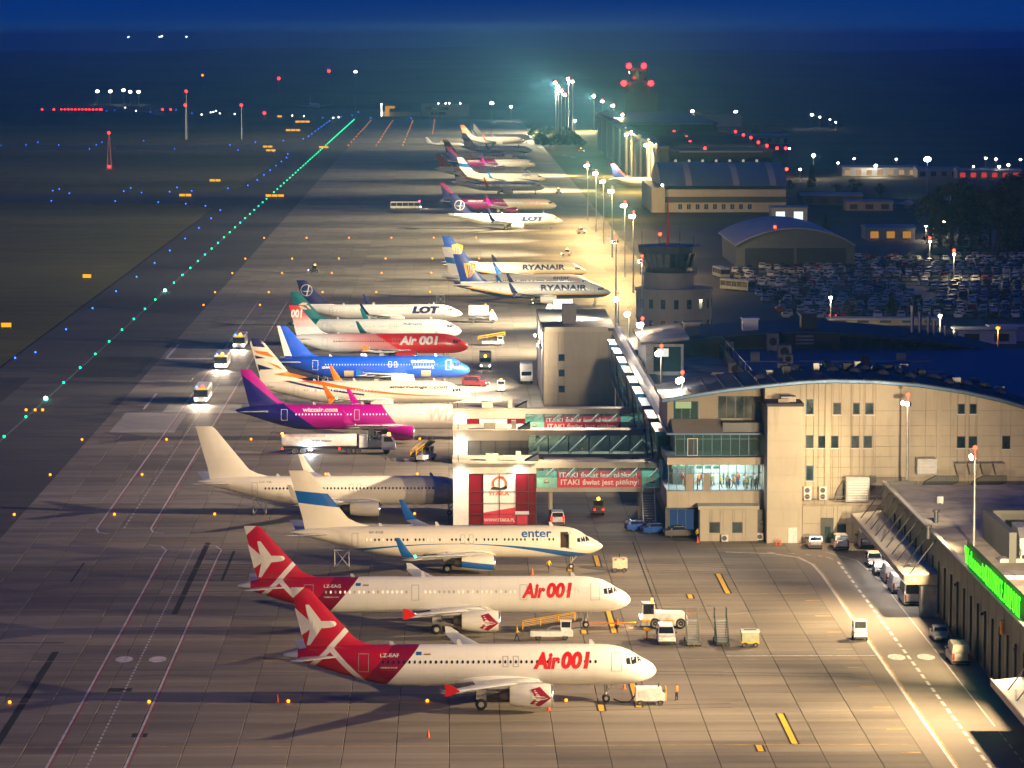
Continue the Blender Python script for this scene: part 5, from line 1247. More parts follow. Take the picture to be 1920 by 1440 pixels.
A1 = aircraft('a320', 20.9, 355.5, 'nearest airliner, white with red tail and dark cabin windows', paint('white with red tail', WHITE_P, f_air(0)), tipm=D_red, engm=p_white, fairing=p_white, outl=m_outl,
    texts=[('Air', -12.45, -9.75, 3.72, 5.35, D_red, .045, .22), ('001', -9.65, -6.75, 3.72, 5.4, D_red, .05, .18), ('LZ-EAF', -27.8, -25.9, 4.92, 5.25, D_white, .01, 0), ('AIRBUS A320', -27.8, -26.1, 3.82, 3.98, D_white, .0, 0)],
    logos=[('fin', [m1(*p) for p in plane_em], D_white), ('fus', [(-24.2, 5.1), (-23.65, 5.1), (-23.65, 5.4), (-24.2, 5.4)], D_blue), ('fus', [(-23.4, 5.1), (-22.75, 5.1), (-22.75, 5.25), (-23.4, 5.25)], M('flag brown', (.30, .16, .06), .5))] + eng_em('a320'), navs=False)
m2 = lambda u, v: (m1(u, v)[0] - 6.94, m1(u, v)[1])
A2 = aircraft('a321', 20.6, 400.8, 'white airliner with red tail and warm lit cabin windows, second from the front', paint('white with red tail, long', WHITE_P, f_air(-6.94)), tipm=D_red, engm=p_white, fairing=p_white, wins=(m_wlit, m_wdim),
    texts=[('Air', -12.4, -9.7, 3.72, 5.35, D_red, .045, .22), ('001', -9.6, -6.7, 3.72, 5.4, D_red, .05, .18), ('LZ-EAG', -34.7, -32.8, 4.92, 5.25, D_white, .01, 0), ('AIRBUS A321', -34.7, -33.0, 3.82, 3.98, D_white, 0, 0)],
    logos=[('fin', [m2(*p) for p in plane_em], D_white), ('fus', [(-31.1, 5.1), (-30.55, 5.1), (-30.55, 5.4), (-31.1, 5.4)], D_blue), ('fus', [(-30.3, 5.1), (-29.65, 5.1), (-29.65, 5.25), (-30.3, 5.25)], M('flag brown', (.30, .16, .06), .5))] + eng_em('a321'))
# doors stay outlined in white on the red part: add them over it
# 3: white with a blue ribbon along the belly
BLUE = (.008, .10, .36)
def f_enter(x, z, y):
    U = 3.5 - (x + 19.0).sq() * .0050
    th = (x + 18.0).sq() * .0042 * x.gt(-18.0) + (x + 18.0).sq() * .0018 * x.lt(-18.0) + .07
    band = z.lt(U) * z.gt(U - th) * x.lt(-1.3) * x.gt(-33.0) * z.lt(5.4)
    fb = (z + x * .12 + 38.5 * .12).gt(8.5) * (z + x * .10 + 38.5 * .10).lt(10.0) * x.lt(-32.0)
    return [(band, BLUE), (fb * z.gt(6.8), BLUE)]
p_ent = paint('white with blue ribbon', CREAM_P, f_enter)
def f_ee(x, z, y): return [((z + x * .10).lt(.05) * (z + x * .10).gt(-.75), BLUE)]
def enter(x, y, label, det=1, wins=(m_wdark, m_wlit), word=True, big=1.0, base=None, **k):
    return aircraft('b738', x, y, label, p_ent, tipm=D_blue, tips='blended', engm=paint('white nacelle with blue band', CREAM_P, f_ee), fairing=p_cream, wins=wins, det=det, texts=[('enter', -10.3 * big, -6.5, 4.25, 5.1, D_blue, .02, 0), ('air', -6.4, -5.3, 4.25, 4.75, M('pale blue decal', (.45, .55, .65), .5), 0, 0)] + ([('SP-ESB', -29.4, -27.6, 4.75, 5.0, D_grey, .01, 0)] if det > 1 else []), **k)
A3 = enter(19.4, 445.8, 'white airliner with blue belly ribbon, open front door and blue winglets', 2, open_door=True)
# 4: all white
A4 = aircraft('b738', 4.1, 497.0, 'plain unmarked all white airliner, its nose behind the nearest boarding bridge', p_cream, tips='blended', texts=[('LY-TII', -30.5, -28.9, 4.7, 4.95, D_grey, .0, 0)], navs=False)
# 5: navy and magenta
NAVY, MAG = (.012, .010, .15), (.40, .003, .24)
def f_wizz(x, z, y):
    return [((x + 20.3 - (5.9 - z) * .78).lt(0) * z.lt(6.1), MAG), ((x + 36.3 - (5.9 - z) * 1.36).lt(0) * z.lt(6.1), NAVY), (z.gt(6.1), NAVY), (z.gt(6.1) * (z - 11.0 + (x + 43.6) * .82).gt(0), MAG)]
p_wz = paint('navy and magenta', (.72, .66, .60), f_wizz); D_mag = M('magenta decal', MAG, .35, var=.04); p_mag = paint('magenta nacelle', MAG)
def wizz(x, y, label, det=1, pw=None, **k):
    return aircraft('a321', x, y, label, pw or p_wz, tipm=D_mag, tips='sharklet', engm=p_mag if not pw else paint('darkened magenta nacelle', (.16, .003, .075)), fairing=p_mag if not pw else paint('darkened magenta nacelle', (.16, .003, .075)), wins=(m_wlitw, m_wlitw), det=det, outl=m_outw if det else m_outl, texts=[('wizzair.com', -33.4, -27.6, 4.85, 5.5, D_white, .03, 0), ('WIZZ', -12.5, -5.6, 3.4, 5.5, M('pinkish outline decal', (.62, .42, .36), .5), .02, .15)] + ([('HA-WGK', -40.6, -39.0, 4.75, 5.05, D_white, 0, 0)] if det else []), **k)
A5 = wizz(9.2, 590.5, 'navy and magenta airliner whose nose is behind the far boarding bridge', 1)
# 6: white with orange and navy stripes
ORG = (.72, .13, .006)
def f_smart(x, z, y):
    c = (x + 3.0).sq() * .0040 + 2.9
    w = (x * -1.0 - 5.0).mx(0.0) * .012 + .05
    return [(((z - c) + .55 + w).ab().lt(.16) * x.lt(-19.0) * z.lt(5.55), (.02, .016, .11)), ((z - c).ab().lt(w) * z.lt(5.56) * x.lt(-2.5), ORG), ((z - 5.55 + (x + 29.0) * .5).ab().lt(.42) * z.gt(5.5) * x.lt(-28.0) * z.lt(7.2), ORG)]
p_sm = paint('cream with orange ribbon', CREAM_P, f_smart)
m6 = px_map(883, 776, 10.55, 420, 580, 4.97)
sm_em = [('fin', [m6(*p) for p in q], c) for q, c in (([(247, 285), (322, 285), (378, 370), (262, 362)], D_navy), ([(272, 400), (395, 412), (462, 462), (440, 462), (300, 425)], D_or), ([(282, 445), (385, 472), (288, 476)], D_navy), ([(392, 508), (498, 540), (545, 582), (520, 575)], D_or), ([(305, 528), (458, 575), (330, 580), (318, 600)], D_navy), ([(450, 622), (560, 605), (620, 612), (780, 655), (700, 662)], D_or))]
def smart(x, y, label, det=1, **k):
    return aircraft('b738', x, y, label, p_sm, tipm=D_or, tips='split', engm=p_cream, fairing=p_cream, wins=(m_wlitw, m_wdim), det=det, texts=[('smartwings', -14.6, -7.7, 4.15, 4.75, D_blk, .035, .25), ('.com', -7.0, -4.2, 4.2, 4.65, D_blk, .03, .25), ('/', -7.6, -6.9, 4.2, 4.8, D_or, .05, .3)], logos=sm_em, **k)
A6 = smart(4.0, 635.5, 'cream airliner with orange ribbon and zigzag orange fin', 2)
# 7: all blue
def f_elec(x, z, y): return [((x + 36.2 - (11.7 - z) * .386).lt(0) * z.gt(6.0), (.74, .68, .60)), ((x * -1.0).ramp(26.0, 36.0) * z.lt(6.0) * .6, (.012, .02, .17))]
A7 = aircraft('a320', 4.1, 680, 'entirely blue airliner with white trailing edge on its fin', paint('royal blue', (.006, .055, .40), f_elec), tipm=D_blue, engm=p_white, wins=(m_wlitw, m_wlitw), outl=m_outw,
    texts=[('ELECTRA', -11.2, -6.7, 4.75, 5.25, D_white, .035, 0), ('AIRWAYS', -10.9, -6.9, 3.75, 4.2, D_white, .0, 0), ('LZ-EAB', -28.2, -26.6, 3.75, 4.15, D_white, .03, 0)],
    logos=[('fus', [(-15.2, 2.1), (-13.4, 2.1), (-13.4, 3.2), (-15.2, 3.2)], M('cargo hold inside', (.45, .32, .18), .6)) if False else ('fus', [(-9.3, 2.15), (-7.5, 2.15), (-7.5, 3.3), (-9.3, 3.3)], M('cargo hold inside', (.45, .32, .18), .6)), ('fus', [(-24.0, 2.15), (-22.2, 2.15), (-22.2, 3.3), (-24.0, 3.3)], M('cargo hold inside', (.45, .32, .18), .6))])
# 8: white tail fading to a red nose
def f_r8(x, z, y):
    q = x + (z - 4.0) * 1.6
    return [(q.ramp(-31.0, -17.0) * z.lt(6.05) * .9, (.66, .18, .16)), (q.gt(-16.2) * z.lt(6.05), (.68, .022, .018)), (z.ramp(7.2, 10.4), (.55, .02, .02)), ((z - 7.8).ab().lt(.5) * .5, (.66, .30, .28))]
A8 = aircraft('a320', 4.1, 732, 'airliner fading from white tail to red nose, with big white lettering', paint('white to red', GREY_P, f_r8), tipm=D_or, engm=paint('red nacelle', (.60, .035, .025)), texts=[('Air', -14.2, -10.6, 3.7, 5.5, D_white, .045, .22), ('001', -10.1, -6.2, 3.7, 5.5, D_white, .045, .15), ('LZ-EAE', -26.8, -25.2, 4.85, 5.1, D_grey, 0, 0)],
    logos=[('finbm', fit(text_mesh('001', 1, .04, .1), -36.4, -34.1, 9.2, 10.9), D_white)])
# 9: white with teal tail
def f_t9(x, z, y): return [((x + 34.0 - (12.0 - z) * .92 - .75).lt(0) * (x + (z - 5.9) * .9).lt(-25.5), (.004, .13, .14)), ((x + 34.0 - (12.0 - z) * .92 - .75).ab().lt(.0), (.7, .7, .7))]
t9 = TY['a320']
A9 = aircraft('a320', 2.8, 770, 'pale grey airliner with teal fin bearing a peach leaf', paint('pale grey with teal tail', GREY_P, lambda x, z, y: [((x - (z - 5.9) * .75).lt(-30.6) * z.lt(6.0), (.004, .13, .14)), (z.gt(5.9), (.004, .13, .14))]), tipm=M('teal decal', (.004, .16, .17), .4), tips='sharklet', engm=p_grey, wins=(m_wlit, m_wdim), texts=[('Adriatic', -12.6, -8.4, 4.7, 5.2, D_blue, .01, 0)], logos=[('fin', [(-35.2, 9.0), (-34.2, 9.5), (-33.3, 9.4), (-33.5, 8.9), (-34.3, 8.9)], D_peach), ('fin', [(-35.1, 8.8), (-34.3, 8.7), (-33.2, 8.1), (-33.6, 7.9), (-34.6, 8.1)], D_peach), ('fin', [(-34.2, 9.4), (-32.9, 8.75), (-32.4, 8.0), (-33.0, 8.2), (-33.6, 8.9)], D_peach)])
# 10 and 14: white with navy fin and ring emblem
NV = (.010, .014, .085)
def ring_em(cx, cz, r, w=.12): return [('fin', arc_band(cx, cz, r - w, r, 0, 180, 14), D_white), ('fin', arc_band(cx, cz, r - w, r, 180, 360, 14), D_white), ('fin', [(cx - .1, cz - r), (cx + .1, cz - r), (cx + .75, cz + .85 * r), (cx + .5, cz + .9 * r)], D_white), ('fin', [(cx - .95 * r, cz - .2), (cx, cz - .35), (cx + .95 * r, cz - .15), (cx, cz - .15)], D_white)]
p_lote = paint('white with navy fin, regional', WHITE_P, lambda x, z, y: [(z.gt(5.0) * (x + (z - 5.0) * -.9).lt(-29.0), NV)])
A10 = aircraft('e195', 3.2, 825, 'slim white airliner with navy fin and big navy lettering, level with the white nose row', p_lote, tipm=D_navy, tips='blended', engm=p_white, wins=(m_wlit, m_wlit), texts=[('LOT', -11.6, -5.2, 2.9, 4.55, D_navy, .08, .18), ('POLISH AIRLINES', -17.5, -11.8, 4.4, 4.65, D_grey, 0, 0)], logos=ring_em(-36.0, 8.2, 1.35, .1))
p_lot = paint('white with navy fin', GREY_P, lambda x, z, y: [(z.gt(5.6) * (x + 28.0).lt(0), NV)])
A14 = aircraft('b738', 39.5, 1234, 'white airliner with big navy lettering parked first in the far group', p_lot, tipm=D_navy, tips='split', engm=p_grey, texts=[('LOT', -14.2, -6.2, 3.0, 4.7, D_navy, .08, .18)], logos=ring_em(-35.6, 8.4, 1.75, .16))
# 11 to 13 and 20: white above, navy belly, yellow line
def f_ry(x, z, y):
    c = (x * -1.0 - 26.0).mx(0.0) * .17 + 2.45
    return [(z.lt(c + .3) * z.lt(5.0), (.75, .40, .01)), (z.lt(c) * z.lt(5.0), (.012, .025, .10)), (z.gt(5.7) * (x + 29.5 + (z - 5.7) * .62).lt(0), (.008, .04, .22))]
p_ry = paint('white with navy belly', (.70, .69, .60), f_ry)
def harp(cx, cz, s):
    return [('fin', [(cx + u * s, cz + v * s) for u, v in q], D_yel) for q in ([(-1.1, 1.0), (0, 1.25), (1.0, 1.0), (1.15, .7), (.2, .85), (-1.0, .75)], [(.75, .9), (1.15, .75), (.9, -.4), (.2, -1.4), (-.25, -1.6), (.3, -1.0), (.65, -.3)], [(-1.1, 1.0), (-.85, .9), (-.35, -1.0), (-.25, -1.7), (-.5, -1.5), (-.75, -.6)], [(-.75, .8), (-.6, .8), (-.2, -1.2), (-.3, -1.2)], [(-.35, .85), (-.2, .85), (0, -1.1), (-.1, -1.2)], [(.05, .88), (.2, .88), (.2, -.95), (.1, -1.0)], [(.42, .85), (.55, .85), (.42, -.7), (.32, -.8)])]
def ryan(x, y, label, det=1, reg=True, sc=1.0, **k):
    return aircraft('b738', x, y, label, p_ry, tipm=D_navy, tips='split', engm=p_cream, fairing=paint('navy belly fairing', (.012, .025, .10)), wins=(m_wlitw, m_wdim), det=det, texts=[('RYANAIR', -17.6, -6.0, 3.55, 4.95, D_navy, .045, 0)], logos=harp(-35.3, 8.8, 1.35), **k)
A11 = ryan(40.6, 890, 'white and navy airliner with yellow harp, nearest of the three behind the slim white jet')
A12 = enter(37.8, 920, 'white airliner with light blue lettering between the two harp tailed airliners', 0, big=1.05)
A13 = ryan(37.7, 969, 'white and navy airliner with yellow harp, farthest of the three at the round tower', 0)
# the far group
p_wz2 = paint('darkened navy and magenta', (.55, .54, .50), lambda x, z, y: [((x + 20.3 - (5.9 - z) * .78).lt(0) * z.lt(6.1), (.16, .003, .075)), ((x + 36.3 - (5.9 - z) * 1.36).lt(0) * z.lt(6.1), (.008, .01, .06)), (z.gt(6.1), (.008, .012, .07)), (z.gt(6.1) * (z - 11.0 + (x + 43.6) * .82).gt(0), (.14, .004, .06))])  # magenta livery darkened in colour to offset the bright far lamps
A15 = wizz(40.6, 1338, 'dark navy and purple airliner second in the far group', 0, p_wz2)
A16 = smart(40.8, 1507, 'white airliner with orange fin stripes third in the far group', 0)
A17 = enter(43.3, 1597, 'pale airliner with blue belly ribbon fourth in the far group', 0, group=None)
A18 = aircraft('a321', 38.1, 1664, 'pale grey airliner with maroon fin fifth in the far group', paint('pale grey with maroon fin', GREY_P, lambda x, z, y: [(z.gt(6.0), (.20, .02, .03))]), wins=(m_wdim, m_wdim), det=0, navs=False, texts=[('WARSAW', -20, -11.5, 4.0, 5.3, D_grey, .04, 0), ('CHOPIN', -11, -5.0, 4.1, 5.2, M('pale grey decal', (.4, .4, .4), .5), 0, 0)])
A19 = wizz(43.0, 1764, 'purple tailed airliner sixth in the far group', 0, p_wz2)
def f_bz(x, z, y): return [(z.lt(2.4) * z.lt(5.0), (.75, .40, .01)), (z.gt(5.7), (.01, .03, .16)), (z.gt(5.7) * (x + 32.2 + (z - 5.7) * .62).gt(0), (.80, .42, .01)), (z.gt(11.4), (.80, .42, .01)), ((z - 8.5).ab().lt(.35), (.80, .42, .01))]
A20 = aircraft('b738', 36.6, 1867, 'white airliner with yellow topped navy fin seventh in the far group', paint('white with yellow topped fin', (.74, .70, .64), f_bz), tipm=D_yel, tips='blended', engm=p_cream, wins=(m_wdim, m_wdim), det=0, navs=False, texts=[('RYANAIR', -18.2, -6.8, 3.5, 5.0, D_navy, .04, 0)])
A21 = enter(46.7, 1988, 'white airliner with blue ribbon eighth in the far group', 0)
p_o23 = paint('white with orange fin', (.76, .68, .62), lambda x, z, y: [(z.gt(7.0) * (x * .5 + z + 8.6).fr().gt(.45), (.70, .22, .04)), (z.gt(11), (.70, .2, .03))])
A23 = aircraft('b738', 46.7, 2169, 'white airliner with orange patterned fin near the end of the far group', p_o23, tipm=D_or, tips='blended', wins=(m_wdim, m_wlit), det=0)
A24 = aircraft('b738', 52.6, 2225, 'white airliner with dark blue fin at the very end of the far group', paint('white with slanted blue fin', (.76, .70, .66), lambda x, z, y: [(z.gt(8.6) * (x + 36.8).lt(0), (.02, .05, .16)), (((x + 36.5) + (z - 7.0) * .9).ab().lt(.5) * z.gt(5), (.02, .16, .36))]), tips='blended', wins=(m_wdim, m_wdim), det=0)
x, y = G(800, 268, 3); J = aircraft('e195', x + 22, y + 8, 'small white jet half hidden behind the yellow topped fin', p_white, tips='blended', wins=(m_wdim, m_wdim), det=0, navs=False)
J.scale = (.6, .6, .6)
# one aircraft standing on the far runway, seen from behind at an angle
x, y = G(598, 205); R1 = aircraft('b738', x, y, 'dim airliner standing on the distant runway', p_grey, tips='blended', wins=(m_wdim, m_wlit), det=0); R1.rotation_euler = (0, 0, rad(-75))
x, y = G(1172, 360); HF = aircraft('a320', x + 31.0, y + 10, 'airliner in the hangar shade, only its blue and magenta fin in view', paint('shade-darkened with blue fin', (.3, .3, .32), lambda x, z, y: [(z.gt(5.9), (.015, .03, .2)), (z.gt(6.0) * (z - 11.2 + (x + 36.6) * .82).gt(0), (.4, .02, .06))]), det=0, wins=(m_wdark, m_wdark), navs=False, tailm=m_dkf, wingm=m_dkf)  # body, wings and tailplane coloured dark to stand for hangar shade

# ------------------------------------------------------------------ vehicles
m_carglass = M('car glass', (.015, .02, .025), .06, spec=.9)
m_hl = EM('headlight lit', (1, .93, .78), 45); m_tl = EM('tail light lit', (1, .02, .01), 6); m_beac = EM('amber beacon', (1, .32, .02), 22)
m_hl0 = M('headlight off', (.6, .6, .6), .2); m_tl0 = M('tail light off', (.35, .01, .01), .3); m_bump = M('black plastic', (.025, .025, .027), .6)
V_white, V_blue, V_silver, V_grey, V_cream, V_maroon = M('white car paint', (.72, .71, .69), .3), M('blue car paint', (.012, .09, .42), .25), M('silver car paint', (.40, .42, .43), .3, .4), M('dark car paint', (.06, .06, .065), .3), M('cream van paint', (.52, .48, .36), .35), M('maroon car paint', (.14, .02, .025), .3)
V_yel, V_or = M('yellow machine paint', (.78, .42, .02), .45), M('orange machine paint', (.75, .2, .01), .45)
_VM = {}
def wheel_me(r, w):
    k = ('w', r, w)
    if k not in _VM:
        mb = MB().lathe((0, -w / 2, 0), (0, 1, 0), [(0, r * .55), (0, r * .88), (w * .2, r), (w * .8, r), (w, r * .88), (w, r * .55)], 16)
        mb.mat(1).lathe((0, -w / 2 - .005, 0), (0, 1, 0), [(0, .02), (.03, r * .3), (0, r * .58), (w + .01, r * .58), (w + .01, .02)], 10)
        _VM[k] = mb.mesh('wheel', [m_tyre, m_hub], smooth=True)
    return _VM[k]
def wheels(t, xs, y, r=.33, w=.22):
    for x in xs:
        for s in (-1, 1): put('wheel', wheel_me(r, w), t, (x, s * y, r))
def car(x, y, rz, label, body, kind='hatch', lights=None, beacon=False, group=None, cat='car', name=None, word=None):
    """x forward; kind sets the outline"""
    L, W, belt, H, prof, cab = {
        'hatch': (4.1, 1.76, .95, 1.48, None, (.62, .12, -1.75, -1.95)), 'sedan': (4.7, 1.8, .95, 1.46, None, (.85, .15, -1.1, -1.75)),
        'suv': (4.5, 1.86, 1.05, 1.68, None, (.85, .35, -1.95, -2.1)), 'van': (5.3, 1.98, 1.25, 2.25, None, (1.75, 1.0, -2.55, -2.6)), 'minibus': (6.0, 2.0, 1.35, 2.65, None, (2.2, 1.45, -2.92, -2.97)), 'mpv': (4.9, 1.92, 1.15, 1.92, None, (1.45, .65, -2.3, -2.4))}[kind]
    t = thing(name or ('van' if kind in ('van', 'minibus', 'mpv') else 'car'), label, cat, (x, y, 0), rz, group)
    k = ('car', kind)
    if k not in _VM:
        h = L / 2; hood = belt - (.12 if kind in ('hatch', 'suv', 'sedan') else .18)
        mb = MB()
        lower = [(h, .35), (h, .62), (h - .12, hood - .08), (cab[0] + .05, hood + .06), (cab[0], belt), (cab[3], belt), (-h + .02, belt - .08), (-h, .4), (-h + .1, .22), (h - .15, .22)]
        mb.prism_y(lower, -W / 2, W / 2)
        top = [(cab[0] - .02, belt), (cab[1], H), (cab[2], H), (cab[3] + .02, belt)]; i = .16
        mb.hexa([(cab[3] + .02, -W / 2 + .02, belt - .01), (cab[0] - .02, -W / 2 + .02, belt - .01), (cab[0] - .02, W / 2 - .02, belt - .01), (cab[3] + .02, W / 2 - .02, belt - .01)],
                [(cab[2], -W / 2 + i, H), (cab[1], -W / 2 + i, H), (cab[1], W / 2 - i, H), (cab[2], W / 2 - i, H)])
        _VM[k] = mb.mesh('body', [None], smooth=True, bevel=.07, ang=35)
        i = .16; P = lambda f, z: (cab[0] - .02 + (cab[1] - cab[0] + .02) * f, z)
        lerp = lambda a, b, f: a + (b - a) * f
        def face(a, b, c, d, n, off=.012): return MB().add([tuple(Vector(p) + Vector(n) * off) for p in (a, b, c, d)], [(0, 1, 2, 3)])
        zb_, zt_ = belt + .05, H - .1; f0, f1 = (zb_ - belt) / (H - belt), (zt_ - belt) / (H - belt)
        yy = lambda f: W / 2 - .02 - (i - .02) * f
        xf = lambda f: lerp(cab[0] - .02, cab[1], f); xb = lambda f: lerp(cab[3] + .02, cab[2], f)
        _VM[k + ('ws',)] = face((xf(f0), -yy(f0) + .1, zb_), (xf(f0), yy(f0) - .1, zb_), (xf(f1), yy(f1) - .08, zt_), (xf(f1), -yy(f1) + .08, zt_), (1, 0, .5)).mesh('windscreen', [m_carglass])
        _VM[k + ('rw',)] = face((xb(f0), yy(f0) - .15, zb_ + .05), (xb(f0), -yy(f0) + .15, zb_ + .05), (xb(f1), -yy(f1) + .12, zt_), (xb(f1), yy(f1) - .12, zt_), (-1, 0, .2)).mesh('rear_window', [m_carglass])
        xe = cab[3] + .35 if kind not in ('van',) else cab[1] - .6
        for s in (-1, 1): _VM[k + ('sw', s)] = face((xf(f0) - .25, s * yy(f0), zb_), (xe, s * yy(f0), zb_), (xe + .1, s * yy(f1), zt_), (xf(f1) - .1, s * yy(f1), zt_), (0, s, .2)).mesh('side_window', [m_carglass])
        _VM[k + ('bp',)] = MB().box(-h - .04, -h + .12, -W / 2 + .04, W / 2 - .04, .3, .55).box(h - .12, h + .04, -W / 2 + .04, W / 2 - .04, .25, .5).mesh('bumper', [m_bump], bevel=.03)
        for s in (-1, 1):
            _VM[k + ('hl', s)] = MB().box(h - .1, h + .02, s * (W / 2 - .3) - .17, s * (W / 2 - .3) + .17, .6, .76).mesh('headlight', [None])
            _VM[k + ('tl', s)] = MB().box(-h - .02, -h + .06, s * (W / 2 - .16) - .11, s * (W / 2 - .16) + .11, .6, .92 if kind in ('hatch', 'suv', 'sedan') else 1.35).mesh('tail_light', [None])
            _VM[k + ('mi', s)] = MB().box(cab[0] - .35, cab[0] - .2, s * (W / 2 + .1) - .1, s * (W / 2 + .1) + .1, belt, belt + .2).mesh('mirror', [m_bump])
    b = put('body', _VM[k], t, mats=[body])
    for q in ('ws', 'rw', 'bp'):
        if q == 'rw' and kind == 'van': continue
        put({'ws': 'windscreen', 'rw': 'rear_window', 'bp': 'bumper'}[q], _VM[k + (q,)], t)
    on = lights or ''
    for s in (-1, 1):
        put('side_window', _VM[k + ('sw', s)], t); put('mirror', _VM[k + ('mi', s)], t)
        put('headlight', _VM[k + ('hl', s)], t, mats=[m_hl if 'h' in on else m_hl0]); put('tail_light', _VM[k + ('tl', s)], t, mats=[m_tl if 't' in on else m_tl0])
    h = L / 2; wheels(t, (h - .85, -h + .8), W / 2 - .12, .33 if kind != 'minibus' else .36)
    if beacon: MB().box(-.05, .25, -.55, .55, H, H + .12).build('beacon', m_beac, t)
    return t
def person(*a, **k): pass
def boxy(x, y, rz, name, label, cat, group=None): return thing(name, label, cat, (x, y, 0), rz, group)
PI = math.pi
# ---- cars and vans on the right
car(54.6, 418.5, PI / 2, 'large white minibus at the near end of the line under the canopy', V_white, 'minibus', cat='van')
car(54.3, 427, PI / 2, 'white panel van second in the line under the canopy', V_white, 'van', cat='van')
car(54.4, 435, PI / 2, 'white van third in the line under the canopy', V_white, 'van', cat='van')
car(53.9, 441, -PI / 2, 'small silver car between the white vans and the estate with lights on', V_silver, 'hatch')
car(53.9, 448, -PI / 2, 'silver estate car with its headlights on at the head of the canopy line', V_silver, 'suv', 'h', True)
car(48.0, 464.5, PI / 2, 'silver off roader parked against the terrace wall', V_silver, 'suv')
car(51.3, 463.5, PI / 2, 'white compact van parked at the terrace wall by the dark door', V_white, 'mpv', cat='van')
car(54.8, 465, PI / 2, 'pale panel van half hidden behind the canopy corner', V_silver, 'van', cat='van')
car(54.7, 392.5, -PI / 2, 'silver saloon with light bar facing the camera under the welcome sign', V_silver, 'sedan')
car(54.6, 378, PI / 2, 'cream panel van seen from behind at the dark metal wall', V_cream, 'van', cat='van')
car(24.0, 391, -PI / 2, 'white service van facing the camera beside the passenger stairs', V_white, 'mpv', cat='van')
car(28.3, 478, 0.25, 'blue saloon nearest the dark lounge entrance', V_blue, 'sedan')
car(26.0, 480.6, 0.2, 'blue hatchback left of the other blue car near the bridge stairs', V_blue, 'hatch')
car(31.2, 474.8, 0.1, 'dark car in the shade of the lounge entrance', V_grey, 'sedan')
car(14.9, 487.5, PI / 2, 'white service car with amber lights at the foot of the red advert', V_white, 'mpv', 't', cat='van')
car(5.2, 681.5, -.4, 'maroon people carrier at the blue aircraft\'s nose', V_maroon, 'mpv', cat='van')
car(26, 715, PI / 2, 'white van parked by the beige wing', V_white, 'van', cat='van')
# ---- apron machines
def cabin(t, x0, x1, w, z0, z1, m, roofm=None):
    MB().box(x0, x1, -w / 2, w / 2, z0, z0 + (z1 - z0) * .38).build('cab_base', m, t, bevel=.04)
    mb = MB()
    for xx in (x0 + .05, x1 - .05):
        for yy in (-w / 2 + .05, w / 2 - .05): mb.box(xx - .05, xx + .05, yy - .05, yy + .05, z0 + (z1 - z0) * .38, z1)
    mb.build('cab_frame', m, t)
    MB().box(x0 + .06, x1 - .06, -w / 2 + .06, w / 2 - .06, z0 + (z1 - z0) * .38, z1 - .02).build('cab_glass', m_carglass, t)
    MB().box(x0 - .06, x1 + .06, -w / 2 - .06, w / 2 + .06, z1, z1 + .1).build('cab_roof', roofm or m, t, bevel=.03)
# tow tractor with bar on the second aircraft
t = boxy(24.3, 401, 0, 'tow_tractor', 'long white pushback tractor with yellow panels in front of the second aircraft', 'tow tractor')
MB().prism_y([(-2.6, .35), (-2.6, 1.1), (-1.2, 1.1), (-1.0, 1.85), (2.2, 1.75), (2.7, 1.4), (2.8, .5), (2.6, .35)], -1.2, 1.2).build('body', V_white, t, bevel=.08, smooth=True)
cabin(t, -2.4, -1.0, 2.1, 1.0, 2.75, V_white, V_grey)
for x0, x1 in ((-2.5, -1.45), (-.1, 1.1)): MB().box(x0, x1, -1.23, -1.19, .75, 1.05).build('yellow_panel', V_yel, t)
wheels(t, (-.95, 1.95), 1.02, .62, .5)
MB().box(-2.65, -2.58, -.9, -.6, 1.15, 1.35).build('headlight', m_hl, t); MB().box(-2.65, -2.58, .6, .9, 1.15, 1.35).build('headlight', m_hl, t)
MB().cyl((-1.2, .8, 2.8), (-1.2, .8, 3.2), .1, n=8).build('beacon', m_beac, t)
spot_l = bpy.data.lights.new('headlight_beam', 'SPOT'); spot_l.energy = 700; spot_l.color = (1, .6, .25); spot_l.spot_size = rad(110); so_ = bpy.data.objects.new('headlight_beam', spot_l); COL.objects.link(so_); so_.parent = t; so_.location = (-2.8, 0, 1.3); so_.rotation_euler = Vector((-1, 0, -.35)).to_track_quat('-Z', 'Y').to_euler()
t = boxy(17.9, 401, 0, 'tow_bar', 'orange tow bar between the second aircraft\'s nose wheel and the tractor', 'tow bar')
MB().cyl((-2.0, 0, .45), (3.6, 0, .5), .1, n=8).build('bar', V_or, t); MB().box(-2.4, -2.0, -.35, .35, .35, .55).build('head', V_or, t); wheels(t, (1.2,), .35, .2, .12)
# diesel power cart at the nearest nose
t = boxy(20.2, 354.2, 0, 'ground_power_cart', 'white ground power cart plugged in at the nearest aircraft\'s nose', 'power cart')
MB().prism_y([(-1.55, .45), (-1.5, 1.75), (1.1, 1.75), (1.2, 1.35), (1.5, 1.3), (1.5, .45)], -.85, .85).build('body', V_white, t, bevel=.06, smooth=True)
MB().box(1.5, 1.62, -.8, .8, .5, 1.75).build('yellow_bumper', V_yel, t); MB().cyl((.85, 0, 1.7), (.85, 0, 2.1), .08, n=8).build('exhaust_pipe', m_bump, t)
wheels(t, (-1.0, 1.0), .75, .3, .2)
MB().box(-1.2, -.2, -.87, -.85, .85, 1.5).build('side_hatch', M('pale grey hatch', (.6, .6, .58), .4), t); MB().tube([(-1.5, -.3, 1.0), (-2.1, -.2, .25), (-2.9, .6, .1), (-3.6, 1.3, .3)], .06).build('cable', m_bump, t)
